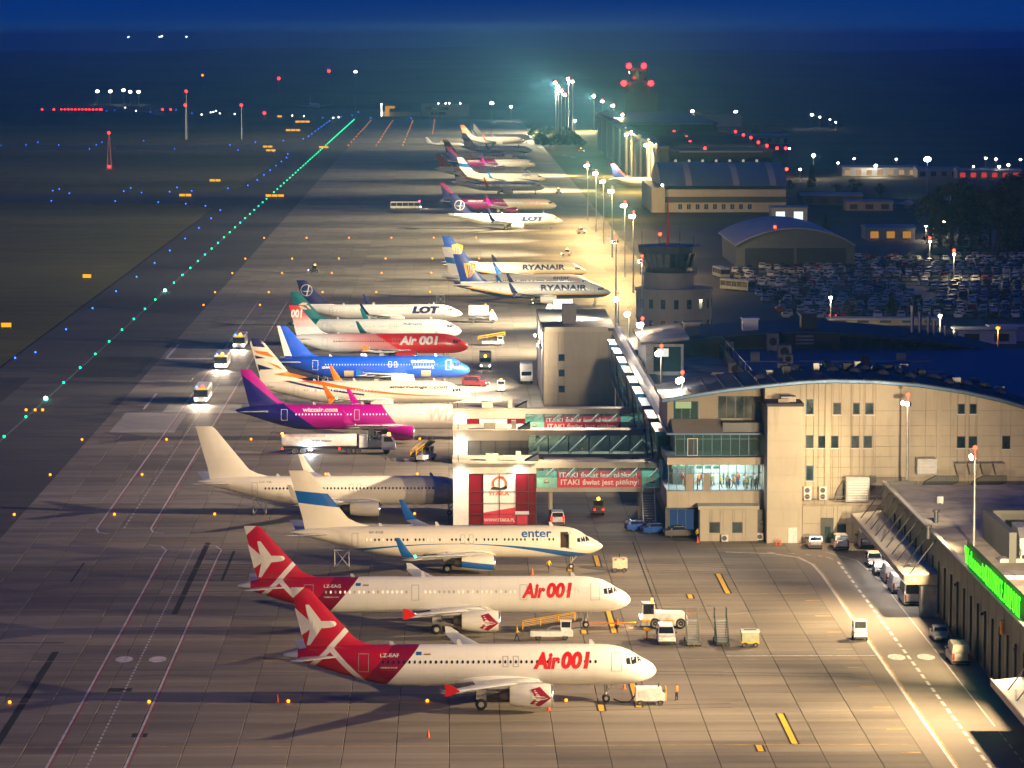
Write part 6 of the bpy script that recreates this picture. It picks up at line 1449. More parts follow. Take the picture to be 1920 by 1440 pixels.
# generator beside the third aircraft
t = boxy(21.4, 443.5, 0, 'ground_power_cart', 'cream generator cart with red lamps beside the blue ribboned nose', 'power cart')
MB().box(-.95, .95, -.8, .8, .45, 1.75).build('body', V_cream, t, bevel=.06); wheels(t, (-.6, .6), .7, .3, .2); MB().box(-.7, -.4, -.83, -.8, 1.5, 1.7).build('warning_lamp', m_tl, t); MB().box(.3, .6, -.83, -.8, 1.6, 1.75).build('warning_lamp', m_tl, t); MB().cyl((0, .3, 1.75), (0, .3, 2.15), .08, n=8).build('exhaust_pipe', m_bump, t)
# two passenger stairs
def stairs(x, y, label, m, gate):
    t = boxy(x, y, -PI / 2, 'passenger_stairs', label, 'passenger stairs', 'passenger stairs')
    n = 14
    tr = MB()
    for k in range(n): MB().box(1.6 - .26 * k, 1.86 - .26 * k, -.6, .6, .45 + .19 * k, .5 + .19 * k).build('step', m_metal2, t)
    for s in (-1, 1):
        MB().hexa([(2.0, s * .66 - .04, .3), (-2.1, s * .66 - .04, 3.0), (-2.1, s * .66 + .04, 3.0), (2.0, s * .66 + .04, .3)], [(2.0, s * .66 - .04, .6), (-2.1, s * .66 - .04, 3.3), (-2.1, s * .66 + .04, 3.3), (2.0, s * .66 + .04, .6)]).build('stringer', m, t)
        MB().tube([(1.9, s * .7, .5), (1.9, s * .7, 1.5), (-1.9, s * .7, 4.2), (-3.0, s * .7, 4.3), (-3.0, s * .7, 5.0)], .04).tube([(-3.0, s * .7, 3.2), (-3.0, s * .7, 4.3)], .05).tube([(-1.9, s * .7, 3.2), (-1.9, s * .7, 5.0)], .06).build('handrail', m, t)
    MB().box(-3.1, -1.9, -.75, .75, 3.02, 3.16).build('platform', m_metal2, t)
    for s in (-.62, .62): MB().tube([(-2.4, s, .5), (-2.4, s, 3.05)], .07).tube([(-.4, s, .5), (-2.3, s, 2.9)], .04).build('strut', m, t)
    if gate: MB().tube([(-3.05, -.7, 4.2), (-3.05, 0, 3.8), (-3.05, .7, 4.2)], .035).tube([(-3.05, 0, 3.2), (-3.05, 0, 4.2)], .035).build('gate', V_or, t)
    MB().box(-2.9, 1.9, -.8, .8, .35, .5).build('chassis', m, t); wheels(t, (1.3, -2.3), .75, .32, .2); MB().tube([(1.9, 0, .4), (3.0, 0, .35)], .05).build('drawbar', V_yel, t)
    t.scale = (.9, .95, .76)
    return t
stairs(26.9, 389.5, 'grey passenger stairs with orange gate, left of the pair', M('grey green steel', (.24, .25, .22), .5, .3), True)
stairs(30.1, 389.5, 'dark green passenger stairs, right of the pair', M('dark green steel', (.03, .06, .05), .5), False)
# covered service cart
t = boxy(33.1, 388, 0, 'service_cart', 'pale green covered service cart with white lid right of the stairs', 'cart')
MB().box(-.95, .95, -.7, .7, .6, 1.65).build('body', M('pale green panel', (.34, .36, .24), .5), t, bevel=.03); MB().box(-1.05, 1.05, -.8, .8, 1.65, 1.85).build('lid', V_white, t, bevel=.03); MB().box(-.7, .7, -.2, .2, 1.86, 1.89).build('lid_slot', m_bump, t); MB().box(.95, 1.02, -.4, .2, .7, 1.5).build('red_panel', M('red panel', (.5, .03, .02), .4), t)
for k in range(3): MB().box(-.9 + .62 * k, -.9 + .62 * k + .56, -.73, -.7, .7, 1.58).build('side_panel', M('pale green panel', (.34, .36, .24), .5), t)
MB().box(-1.0, 1.0, -.65, .65, .45, .6).build('chassis', V_yel, t); wheels(t, (-.6, .6), .6, .28, .16)
# baggage tug on the road
t = boxy(45.7, 392.5, -PI / 2, 'baggage_tug', 'small white baggage tug on the road edge line', 'baggage tug')
MB().box(-1.3, 1.4, -.75, .75, .3, .95).build('body', V_white, t, bevel=.08); cabin(t, -.9, .75, 1.45, .9, 2.1, V_white); wheels(t, (-.8, .9), .68, .33, .22)
for s in (-.5, .5): MB().box(1.38, 1.44, s - .12, s + .12, .62, .8).build('headlight', m_hl0, t)
MB().box(1.4, 1.5, -.7, .7, .3, .5).build('bumper', m_bump, t)
# belt loaders
def belt_loader(x, y, rz, label, mrail, up=2.3):
    t = boxy(x, y, rz, 'belt_loader', label, 'belt loader')
    MB().box(-2.4, 2.4, -.9, .3, .4, 1.0).build('chassis', V_white, t, bevel=.05); wheels(t, (-1.5, 1.5), .75, .35, .22); cabin(t, 1.0, 2.2, .9, .95, 2.0, V_white)
    MB().hexa([(-3.4, -.1, .9), (3.4, -.1, up), (3.4, .8, up), (-3.4, .8, .9)], [(-3.4, -.1, 1.12), (3.4, -.1, up + .22), (3.4, .8, up + .22), (-3.4, .8, 1.12)]).build('belt', m_bump, t)
    for yy in (-.16, .86):
        MB().tube([(-3.2, yy, 1.1), (-3.2, yy, 1.9), (2.6, yy, up + .9), (2.6, yy, up + .1)], .05).tube([(-1.2, yy, 1.5), (-1.2, yy, 2.25)], .04).tube([(.8, yy, 1.9), (.8, yy, 2.6)], .04).tube([(-3.2, yy, 1.5), (2.6, yy, up + .5)], .035).build('side_rail', mrail, t)
    MB().tube([(-.5, .35, 1.0), (.8, .35, 1.7)], .1).build('lift_ram', m_metal2, t)
    return t
belt_loader(11.4, 393.3, 0, 'belt loader with yellow side rails between the two red tailed aircraft', V_yel, 2.0)
belt_loader(-3.8, 561, 1.1, 'yellow belt loader standing alone beyond the plain white aircraft', V_yel, 2.6)
belt_loader(9.6, 771, 0, 'belt loader at the nose of the teal finned aircraft', V_yel, 2.0)
# tanker lorry
t = boxy(-17.6, 571.2, 0, 'fuel_tanker', 'long white aviation fuel tanker lorry with lit marker lamps', 'tanker lorry')
rg = []
for xx, f in ((-9.2, .9), (-9.0, 1), (2.6, 1), (2.8, .9)):
    rg.append([(xx, 1.15 * f * math.copysign(abs(math.cos(a)) ** .6, math.cos(a)), 2.15 + 1.0 * f * math.copysign(abs(math.sin(a)) ** .6, math.sin(a))) for a in [2 * PI * i / 20 for i in range(20)]])
MB().loft(rg).build('tank', V_white, t, smooth=True, ang=50)
MB().box(-9.0, 8.6, -1.0, 1.0, .75, 1.05).build('chassis', m_bump, t)
MB().box(3.2, 4.6, -1.15, 1.15, 1.05, 3.0).build('pump_cabinet', V_white, t, bevel=.05); MB().box(4.75, 6.6, -1.2, 1.2, 1.05, 2.2).build('equipment_deck', M('grey equipment', (.25, .25, .26), .5), t, bevel=.04)
MB().tube([(4.9, -1.1, 2.2), (4.9, -1.1, 3.2), (6.4, -1.1, 3.2), (6.4, -1.1, 2.2)], .06).build('ladder_frame', m_metal2, t)
MB().prism_y([(6.8, .6), (6.8, 2.95), (8.3, 2.95), (8.95, 2.1), (9.1, 1.0), (9.1, .6)], -1.2, 1.2).build('cab', V_white, t, bevel=.07, smooth=True)
MB().add([(8.98, -1.05, 2.1), (8.98, 1.05, 2.1), (8.4, 1.0, 2.85), (8.4, -1.0, 2.85)], [(0, 1, 2, 3)]).build('windscreen', m_carglass, t)
MB().add([(7.2, -1.215, 2.0), (8.7, -1.215, 2.0), (8.3, -1.215, 2.75), (7.2, -1.215, 2.75)], [(0, 1, 2, 3)]).build('side_window', m_carglass, t)
wheels(t, (-7.2, -5.9, 1.6, 3.0, 7.6), .98, .52, .4)
MB().ball((8.0, -.9, 3.2), .26).build('beacon', m_beac, t); MB().ball((-9.1, -1.0, 3.3), .2).build('beacon', m_beac, t)
for xx in (-9.25, -.1): MB().box(xx, xx + .3, -1.2, -1.1, .75, 1.05).build('tail_light', m_tl, t)
decal('lettering', fit(text_mesh('ORLEN Aviation', 1, .02), -4.6, -1.2, 2.0, 2.35), lambda u, v: Vector((u, -1.17, v)), D_navy, t)
decal('lettering', fit(text_mesh('AVIATION FUEL SERVICE', 1, .0), -8.6, -2.2, 2.85, 3.0), lambda u, v: Vector((u, -1.12, v)), D_red, t)
l_ = bpy.data.lights.new('work_light', 'POINT'); l_.energy = 900; l_.color = (.8, .88, 1); l_.shadow_soft_size = .2; lo_ = bpy.data.objects.new('work_light', l_); COL.objects.link(lo_); lo_.parent = t; lo_.location = (-4.6, -1.5, .7)
MB().box(-4.9, -4.3, -1.2, -1.1, .6, .85).build('work_lamp', EM('cold work lamp', (.8, .9, 1), 50), t)
# buses on the left service road, lamps on, facing the camera
def bus(x, y, rz, label, roof=m_beac, lit=True, L=11.5, m=V_white, group=None):
    t = boxy(x, y, rz, 'apron_bus', label, 'bus', group)
    MB().box(-L / 2, L / 2, -1.3, 1.3, .35, 1.25).build('body', m, t, bevel=.08)
    MB().box(-L / 2 + .02, L / 2 - .02, -1.27, 1.27, 1.25, 2.5).build('window_band', m_carglass, t)
    for k in range(6):
        xx = -L / 2 + .1 + k * (L - .35) / 5
        for s in (-1, 1): MB().box(xx - .06, xx + .1, s * 1.29 - .02, s * 1.29 + .02, 1.2, 2.55).build('window_post', m, t)
    MB().box(-L / 2, L / 2, -1.3, 1.3, 2.5, 2.95).build('roof', m, t, bevel=.1)
    wheels(t, (L / 2 - 2.2, -L / 2 + 2.4), 1.1, .48, .3)
    MB().box(L / 2, L / 2 + .03, -.8, .8, 2.55, 2.85).build('destination_sign', EM('amber route sign', (1, .4, .02), 2.0) if lit else m_blackp, t)
    for s in (-.95, .95): MB().ball((L / 2 + .05, s, .85), .2).build('headlight', m_hl if lit else m_hl0, t)
    if lit:
        MB().ball((L / 2 - .3, .35, 3.1), .3).build('beacon', roof, t); MB().ball((L / 2 - .3, -.75, 3.05), .2).build('beacon', EM('blue beacon', (.05, .12, 1.0), 14), t)
        for s in (-.9, .9):
            d = bpy.data.lights.new('headlight_beam', 'SPOT'); d.energy = 5000; d.color = (1, .78, .55); d.spot_size = rad(75); d.spot_blend = .8; d.shadow_soft_size = .15
            o = bpy.data.objects.new('headlight_beam', d); COL.objects.link(o); o.parent = t; o.location = (L / 2 + .3, s, .9); o.rotation_euler = Vector((1, 0, -.13)).to_track_quat('-Z', 'Y').to_euler()
    return t
bus(-45.2, 655, -PI / 2, 'nearest of the three buses driving with headlights on, red beacon above', EM('lamp red bright', (1.0, 0.03, 0.012), 16))
bus(-45.8, 722, -PI / 2, 'middle of the three buses driving with headlights on', m_beac)
bus(-44.9, 769, -PI / 2, 'farthest of the three buses driving with headlights on', m_beac)
for k, (px, py, rz) in enumerate(((1352, 520, 1.7), (1383, 545, 2.2))):
    x, y = G(px, py); bus(x, y, rz, ('unlit coach parked on the road right of the round tower', 'second unlit coach nearer the terminal roof on the tower road')[k], lit=False, m=V_silver)
x, y = G(760, 392); bus(x, y, 0.05, 'lit bus crossing the far apron left of the navy tailed airliner', EM('lamp red bright', (1.0, 0.03, 0.012), 16))
# lorries, catering trucks, small tugs round the middle aircraft
def lorry(x, y, rz, label, box=V_white, cabm=V_white, lit='h', h=3.4, lift=0.0):
    t = boxy(x, y, rz, 'catering_truck', label, 'truck')
    MB().box(-3.3, 1.4, -1.2, 1.2, 1.0 + lift, h + lift).build('cargo_box', box, t, bevel=.05)
    if lift: MB().tube([(-2.5, -.9, .9), (.8, -.9, 1.0 + lift)], .1).tube([(.8, -.9, .9), (-2.5, -.9, 1.0 + lift)], .1).tube([(-2.5, .9, .9), (.8, .9, 1.0 + lift)], .1).build('scissor_lift', m_metal2, t)
    MB().box(-3.3, 3.2, -1.0, 1.0, .55, .9).build('chassis', m_bump, t)
    MB().prism_y([(1.6, .6), (1.6, 2.5), (2.7, 2.5), (3.2, 1.6), (3.3, .6)], -1.15, 1.15).build('cab', cabm, t, bevel=.06, smooth=True)
    MB().add([(3.2, -1.0, 1.65), (3.2, 1.0, 1.65), (2.78, .95, 2.4), (2.78, -.95, 2.4)], [(0, 1, 2, 3)]).build('windscreen', m_carglass, t)
    wheels(t, (-2.2, 2.3), 1.0, .48, .3)
    for s in (-.85, .85): MB().ball((3.32, s, .9), .17).build('headlight', m_hl if 'h' in lit else m_hl0, t)
    if 'b' in lit: MB().ball((2.2, 0, 2.75), .25).build('beacon', m_beac, t)
    return t
lorry(7.4, 717, -PI / 2, 'dark truck with headlights and red beacon beside the red nosed aircraft', V_grey, V_grey, 'hb')
lorry(15.0, 688, -PI / 2, 'white high loader truck driving towards the camera left of the beige wing', V_white, V_white, '', 3.8)
lorry(8.0, 833, 0, 'catering truck at the slim white jet', V_white, V_white, 'b', 3.2, .8)
lorry(26.6, 858, PI, 'white passenger lift truck with striped side in front of the harp tailed aircraft', V_white, V_white, '', 3.6)
def tug(x, y, rz, label, m=V_white, lit=True, red=False):
    t = boxy(x, y, rz, 'apron_tug', label, 'apron tug')
    MB().box(-1.4, 1.4, -.75, .75, .3, .95).build('body', m, t, bevel=.08); cabin(t, -1.0, .4, 1.4, .9, 1.95, m); wheels(t, (-.9, .95), .68, .34, .22)
    for s in (-.5, .5): MB().ball((1.42, s, .72), .14).build('headlight', m_hl if lit else m_hl0, t)
    if red: 
        for s in (-.6, .6): MB().ball((-1.42, s, .8), .16).build('tail_light', m_tl, t)
    MB().ball((-.3, 0, 2.2), .22).build('beacon', m_beac, t)
    return t
tug(21.0, 497.5, PI / 2, 'dark tug with bright amber beacon driving away under the first bridge', V_grey, True, True)
tug(9.9, 671, -PI / 2, 'white tug with bright headlights before the cream aircraft\'s nose', V_white)
tug(-38, 1010, 2.9, 'dark tug crossing the middle apron behind the blue ribboned tail', V_grey)
for px, py, rz, lb in ((1062, 480, 3.0, 'tug with red lamps behind the farthest harp tail'), (1048, 363, 0, 'white tug at the nose of the far orange finned airliner'), (985, 390, .2, 'tug under the far magenta airliner'), (893, 388, 1, 'tug with red lamps behind the far magenta tail'), (1090, 438, .3, 'tug beside the second mast of the bright row'), (1030, 268, .3, 'tug with red lamps near the end of the far group'), (1090, 285, .2, 'tug by the hangar front in the haze')):
    x, y = G(px, py); tug(x, y, rz, lb, V_white, True, True)
# small yellow stand, cones
t = boxy(22.0, 392.6, 0, 'marshalling_stand', 'yellow marshalling post between the person and the white service van', 'stand')
MB().cyl((0, 0, 0), (0, 0, .12), .4, n=12).cyl((0, 0, .12), (0, 0, 1.0), .09, n=8).build('post', V_yel, t); MB().box(-.35, .35, -.15, .15, 1.0, 1.35).build('head', V_yel, t, bevel=.03)
cone_me = MB().box(-.22, .22, -.22, .22, 0, .05).lathe((0, 0, .05), (0, 0, 1), [(0, .16), (.75, .03)], 12).mesh('traffic_cone', [M('cone orange', (.75, .10, .03), .5)], smooth=True)
for k, (x, y, lb) in enumerate(((-2.0, 337.4, 'orange cone alone on the empty slabs in front of the nearest aircraft'), (9.9, 351, 'orange cone ahead of the nearest engine'), (18.0, 362.5, 'orange cone behind the nearest nose wheel'), (43.7, 466.6, 'orange cone at the white door of the stair tower'), (43.2, 466.8, 'second orange cone at the white door of the stair tower'), (-17.3, 356, 'orange cone near the nearest tail'), (10.4, 441, 'orange cone at the blue ribboned engine'), (9.2, 397, 'orange cone near the belt loader'), (33.0, 469, 'orange cone at the corner of the annex'))):
    tag(put('traffic_cone', cone_me, None, (x, y, 0)), lb, 'cone', 'orange cones')
# chocks and steps under tails
for k, (x, y, lb) in enumerate(((-13.5, 446.5, 'tail stand with wheels under the blue ribboned aircraft'), (-26.5, 497.5, 'tail stand with wheels under the plain white aircraft'), (-24, 680, 'pale stairs under the blue aircraft\'s tail'), (-2, 890, 'pale steps under the nearest harp tail'))):
    t = boxy(x, y, 0, 'access_steps', lb, 'steps')
    MB().tube([(-.9, -.6, .1), (-.9, -.6, 2.4)], .06).tube([(.9, -.6, .1), (.9, -.6, 2.4)], .06).tube([(-.9, .6, .1), (-.9, .6, 2.4)], .06).tube([(.9, .6, .1), (.9, .6, 2.4)], .06).tube([(-.9, -.6, .1), (.9, -.6, 2.4)], .05).tube([(-.9, .6, 2.4), (.9, .6, .1)], .05).build('frame', m_metal2, t)
    MB().box(-1, 1, -.7, .7, 2.4, 2.5).build('platform', m_metal2, t); wheels(t, (-.8, .8), .6, .18, .12)
# helicopter by the far trees
x, y = G(1702, 390); t = boxy(x, y, .6, 'helicopter', 'white helicopter under the bright cold lamp by the trees', 'helicopter')
MB().lathe((3.2, 0, 1.9), (-1, 0, 0), [(0, .05), (.5, .7), (1.6, 1.1), (4.0, 1.1), (5.5, .55), (11, .22), (11.3, .05)], 16).build('fuselage', V_white, t, smooth=True)
MB().prism_y([(-7.6, 1.9), (-8.4, 3.4), (-7.9, 3.4), (-6.8, 1.9)], -.08, .08).build('tail_fin', V_white, t)
for k in range(4):
    a = rad(20 + 90 * k); MB().box(.3, 6.6, -.2, .2, 3.55, 3.6, Matrix.Rotation(a, 4, 'Z')).build('rotor_blade', V_white, t)
MB().cyl((0, 0, 2.8), (0, 0, 3.6), .25, n=8).build('rotor_mast', m_metal2, t)
for s in (-1, 1): MB().tube([(2.2, s * 1.1, .25), (2.0, s * 1.1, .08), (-2.2, s * 1.1, .08)], .07).tube([(1.2, s * 1.1, .08), (.9, s * .6, 1.2)], .05).tube([(-1.2, s * 1.1, .08), (-.9, s * .6, 1.2)], .05).build('skid', m_metal2, t)
MB().add([(2.9, -.6, 2.0), (2.9, .6, 2.0), (1.8, .9, 2.8), (1.8, -.9, 2.8)], [(0, 1, 2, 3)]).build('windscreen', m_carglass, t)

# ------------------------------------------------------------------ people
def person_mesh(name, pose):
    J = dict(pelvis=(0, 0, .95), waist=(0, 0, 1.1), chest=(0, 0, 1.32), neck=(0, 0, 1.5), head=(0.01, 0, 1.62), crown=(0.0, 0, 1.74))
    sw, ar = {'stand': (0.05, .08), 'walk': (.28, .25), 'lean': (.1, .35)}[pose]
    vs, es, rs, ix = [], [], [], {}
    def v(n, p, r): ix[n] = len(vs); vs.append(p); rs.append(r)
    def e(a, b): es.append((ix[a], ix[b]))
    v('pelvis', J['pelvis'], (.15, .12)); v('waist', J['waist'], (.14, .11)); v('chest', J['chest'], (.18, .12)); v('neck', J['neck'], (.065, .065)); v('head', J['head'], (.1, .085)); v('crown', J['crown'], (.07, .07))
    for a, b in (('pelvis', 'waist'), ('waist', 'chest'), ('chest', 'neck'), ('neck', 'head'), ('head', 'crown')): e(a, b)
    for s, n in ((-1, 'r'), (1, 'l')):
        f = sw * s
        v('hip' + n, (0, .1 * s, .88), (.1, .1)); v('knee' + n, (f * .5 + .03, .11 * s, .5), (.072, .072)); v('ank' + n, (f, .11 * s, .09), (.048, .048)); v('toe' + n, (f + .17, .13 * s, .045), (.042, .035))
        e('pelvis', 'hip' + n); e('hip' + n, 'knee' + n); e('knee' + n, 'ank' + n); e('ank' + n, 'toe' + n)
        v('sh' + n, (0, .2 * s, 1.41), (.07, .07)); v('el' + n, (-f * .3 + .02, .27 * s, 1.13), (.048, .048)); v('wr' + n, (-f * .3 + ar, .25 * s, .93 + ar * .3), (.034, .034)); v('ha' + n, (-f * .3 + ar + .06, .24 * s, .84 + ar * .45), (.038, .026))
        e('chest', 'sh' + n); e('sh' + n, 'el' + n); e('el' + n, 'wr' + n); e('wr' + n, 'ha' + n)
    me = bpy.data.meshes.new(name); me.from_pydata(vs, es, []); o = bpy.data.objects.new(name, me); COL.objects.link(o)
    m = o.modifiers.new('s', 'SKIN'); sv = me.skin_vertices[0].data
    for i, r in enumerate(rs): sv[i].radius = r
    sv[0].use_root = True
    o.modifiers.new('u', 'SUBSURF').levels = 1
    dg = bpy.context.evaluated_depsgraph_get(); out_ = bpy.data.meshes.new_from_object(o.evaluated_get(dg)); bpy.data.objects.remove(o)
    out_.name = name; out_.materials.clear()
    for _ in range(4): out_.materials.append(None)
    for p in out_.polygons:
        c = p.center; p.use_smooth = True
        p.material_index = 3 if c.z > 1.66 or (c.z > 1.56 and c.x < -.03) else 2 if c.z > 1.47 or (abs(c.y) > .19 and c.z < .95) else 1 if c.z > .93 else 0
    return out_
PM = [person_mesh('body', q) for q in ('stand', 'walk', 'lean')]
m_skin = M('skin', (.48, .28, .2), .6); m_hair = [M('dark hair', (.02, .015, .012), .7), M('brown hair', (.12, .06, .03), .7), M('fair hair', (.35, .22, .1), .7)]
cl = {n: M(n + ' cloth', c, .85) for n, c in (('navy', (.015, .02, .06)), ('black', (.015, .015, .017)), ('grey', (.14, .14, .15)), ('white', (.6, .6, .58)), ('red', (.35, .02, .02)), ('orange', (.85, .22, .01)), ('yellow', (.75, .55, .03)), ('green', (.05, .14, .06)), ('beige', (.4, .32, .22)), ('blue', (.03, .1, .3)))}
def pers(x, y, z, rz, label, top, leg, k=0, h=0, group=None, s=1.0):
    o = put('person', PM[k], None, (x, y, z), rz, [cl[leg], cl[top], m_skin, m_hair[h]]); o.scale = (s, s, s)
    return tag(o, label, 'person', group)
pers(18.9, 397.4, 0, .4, 'person in orange vest standing by the tow bar', 'orange', 'navy', 2)
pers(55.6, 411.5, 0, 2, 'person in red jacket at the canopy end', 'red', 'black', 1)
pers(27.4, 481.3, 0, 1, 'person in dark clothes at the foot of the bridge stairs', 'navy', 'black', 0)
pers(33.1, 470.5, 0, -1.4, 'person in yellow vest at the annex corner', 'yellow', 'navy', 0)
pers(7.5, 392.0, 0, .2, 'person in yellow vest beside the belt loader', 'yellow', 'navy', 1)
pers(23.0, 356.0, 0, 2.6, 'person in orange vest beside the white power cart', 'orange', 'navy', 0)
pers(12.5, 442.5, 0, 1.2, 'person in yellow vest under the blue ribboned aircraft', 'yellow', 'grey', 1)
pers(55.3, 390.0, 0, 3, 'person in orange jacket beside the silver saloon', 'orange', 'black', 0)
rnd = random.Random(5); ck = list(cl)
for k in range(34):
    top, leg = rnd.choice(ck), rnd.choice(['navy', 'black', 'grey', 'beige', 'blue'])
    x = rnd.uniform(35.5, 41.3) if k < 24 else rnd.uniform(30.2, 35.5)
    pers(x, rnd.uniform(GY + .7, GY + 6.5), 6.41, rnd.uniform(0, 6.28), 'person in %s top and %s trousers waiting behind the lounge glass' % (top, leg), top, leg, k % 3, k % 3, 'passengers in the lit lounge', rnd.uniform(.94, 1.05))

# ------------------------------------------------------------------ airfield lights
def dome_light(name, em, r, h=.25):
    return MB().cyl((0, 0, 0), (0, 0, h), r * .55, n=8).mat(1).ball((0, 0, h + r * .5), r, 10, 6).mesh(name, [m_dkf, em], smooth=True)
m_lgrn = EM('lamp green', (0.0, 0.80, 0.26), 9); m_lblue = EM('lamp blue', (0.015, 0.11, 1.0), 10); m_lamb = EM('lamp amber', (1.0, 0.25, 0.006), 5); m_lsign = EM('lit yellow sign', (1.0, 0.42, 0.01), 1.5); m_lred = EM('lamp red', (1.0, 0.015, 0.015), 14)
g_me, b_me, a_me = dome_light('taxi_light', m_lgrn, .20, .08), dome_light('edge_light', m_lblue, .17, .2), dome_light('apron_light', m_lamb, .15, .08)
gbig = dome_light('taxi_light', EM('lamp green bright', (.15, 1.0, .6), 30), .36, .1)
def small(name, me, x, y, label, cat, group, s=1.0, z=0.0):
    o = put(name, me, None, (x, y, z)); o.scale = (s, s, s); return tag(o, label, cat, group)
y, k = 595.0, 0
while y < AP_END:
    big = k in (2, 11) ; small('taxi_light', gbig if big else g_me, -74.3, y, 'bright flaring green lamp, %s from the near end of the taxiway centre row' % ordn(k + 1) if big else 'small green lamp, %s from the near end of the taxiway centre row' % ordn(k + 1), 'taxiway light', 'green centre lights', .85 + y / 4200)
    y += 31; k += 1
blu = [(-87.2, 753), (-87, 812), (-87.2, 875), (-86.8, 933), (-86.3, 989), (-86.2, 1049), (-86.5, 1110), (-86.5, 1175), (-86.5, 1240), (-86.5, 1305), (-87, 1365), (-95, 1400), (-104, 1418), (-116, 1432), (-134, 1441), (-160, 1444), (-195, 1444), (-240, 1444), (-300, 1444), (-89.9, 740)]
blu += [(-160, 1513), (-200, 1513), (-250, 1513), (-320, 1513), (-130, 1518), (-110, 1535), (-96, 1560), (-89, 1590), (-88, 1650), (-88, 1710), (-88, 1770), (-88, 1830), (-88, 1890), (-88, 1950), (-90, 2010), (-100, 2050), (-122, 2080), (-160, 2096), (-210, 2100), (-280, 2100), (-120, 2230), (-104, 2262), (-93, 2300), (-92, 2360), (-92, 2420), (-92, 2480), (-92, 2540), (-92, 2600), (-92, 2660), (-92, 2720), (-92, 2780)]
blu += [G(px, py) for px, py in ((2, 274), (49, 273), (71, 268), (110, 273), (181, 273), (191, 268), (269, 265), (431, 273), (99, 359), (111, 356), (232, 360), (245, 354), (318, 361), (332, 353), (605, 222), (640, 220), (660, 217), (672, 211), (330, 207), (360, 213), (200, 209), (215, 208), (282, 211), (695, 222), (770, 222))]
for kk, (x, y) in enumerate(sorted(blu, key=lambda q: q[1])): small('edge_light', b_me, x, y, 'small blue taxiway edge lamp, %s in order of distance from the camera' % ordn(kk + 1), 'taxiway light', 'blue edge lights', .85 + y / 3600)
for yr in (355.5, 497, 542.4, 590, 886, 930, 1005, 1070, 1180):
    for k in range(6): small('apron_light', a_me, -60.8 + 14.0 * k + (2.6 if yr < 400 else 0), yr, 'small amber apron lamp, %s from the left in the %s row from the camera' % (ordn(k + 1), ordn(1 + (355.5, 497, 542.4, 590, 886, 930, 1005, 1070, 1180).index(yr))), 'apron light', 'amber stand lights', .9 + yr / 1500)
for xr_, y0 in ((-60.5, 2173), (-43.5, 2173), (-27.5, 2173), (-10.7, 2443)):
    y = y0
    while y < AP_END - 5: small('apron_light', a_me, xr_, y, 'far amber lamp, %s row from the left, %s from its near end' % (ordn(1 + (-60.5, -43.5, -27.5, -10.7).index(xr_)), ordn(1 + round((y - y0) / 62))), 'apron light', 'far amber rows', 1.7); y += 62
for kk, px in enumerate((49, 66, 80)): small('apron_light', a_me, *G(px, 771), '%s amber lamp of the short guard row across the green line' % ('left', 'middle', 'right')[kk], 'apron light', 'amber guard row', 1.6)
def tsign(px, py, n, label, w=2.4, h=1.1):
    x, y = G(px, py); sc = max(1.0, y / 1900)
    t = thing('taxiway_sign', label, 'sign', (x, y, 0), 0, 'lit yellow taxiway signs')
    for k in range(n):
        MB().box(k * w * sc * 1.08, k * w * sc * 1.08 + w * sc, -.15, .2, .4, .4 + h * sc).build('sign_box', m_dkf, t); MB().box(k * w * sc * 1.08 + .06, k * w * sc * 1.08 + w * sc - .06, -.2, -.155, .46, .34 + h * sc).build('lit_face', m_lsign, t)
        for q in (.3, w * sc - .3): MB().cyl((k * w * sc * 1.08 + q, 0, 0), (k * w * sc * 1.08 + q, 0, .4), .06, n=5).build('leg', m_dkf, t)
for px, py, n, lb in ((155, 524, 1, 'lit yellow sign on the grass beside the taxiway bend'), (2, 617, 1, 'lit yellow sign at the left picture edge'), (393, 342, 2, 'lit yellow sign on the grass island by the upper link'), (336, 370, 2, 'lit yellow sign at the left corner of the near link'), (498, 371, 3, 'lit yellow sign across the green line opposite the near link'), (493, 278, 2, 'lit yellow sign at the corner of the upper link'), (499, 285, 2, 'lower lit yellow sign at the corner of the upper link'), (536, 247, 3, 'lit yellow sign beside the far taxiway'), (554, 231, 3, 'long lit yellow sign near the far end of the taxiway'), (520, 221, 1, 'small lit yellow sign farthest along the taxiway'), (598, 279, 2, 'lit yellow sign in the middle of the green row')): tsign(px, py, n, lb)
# thin red lamp masts on the airfield
def rmast(px, ptop, pbase, label, lamps=(1.0,), r=.55, lattice=False, mat=None):
    x, y = G(px, pbase); _, h = AY(px, ptop, y); t = thing('obstruction_mast', label, 'mast', (x, y, 0), 0, None)
    if lattice:
        b = MB()
        for k in range(4):
            a = rad(45 + 90 * k); b.cyl((1.6 * math.cos(a), 1.6 * math.sin(a), 0), (.25 * math.cos(a), .25 * math.sin(a), h), .1, .05, 5)
        for j in range(9):
            z0, z1 = h * j / 9, h * (j + 1) / 9; f0, f1 = 1.6 - 1.35 * j / 9, 1.6 - 1.35 * (j + 1) / 9
            b.cyl((-f0 * .7, -f0 * .7, z0), (f1 * .7, -f1 * .7, z1), .06, n=4).cyl((f0 * .7, -f0 * .7, z0), (-f1 * .7, -f1 * .7, z1), .06, n=4)
        b.build('lattice', M('red white mast paint', (.45, .12, .1), .5), t)
    else: MB().cyl((0, 0, 0), (0, 0, h), .3, .15, 8).build('pole', m_metal2, t)
    for f in lamps: MB().ball((0, -.3, h * f), r).build('warning_light', mat or m_lred, t)
rmast(205, 249, 318, 'lattice mast with red lamp standing on the left grass', (1.0, .08), .7, True)
rmast(348, 197, 262, 'thin mast with red lamp left of the grass island', (1.0,), .9)
rmast(350, 171, 261, 'taller thin mast with red lamp beside the other on the left field', (1.0,), .9)
rmast(453, 197, 262, 'thin mast with red lamp right of the paired masts', (1.0,), .9)
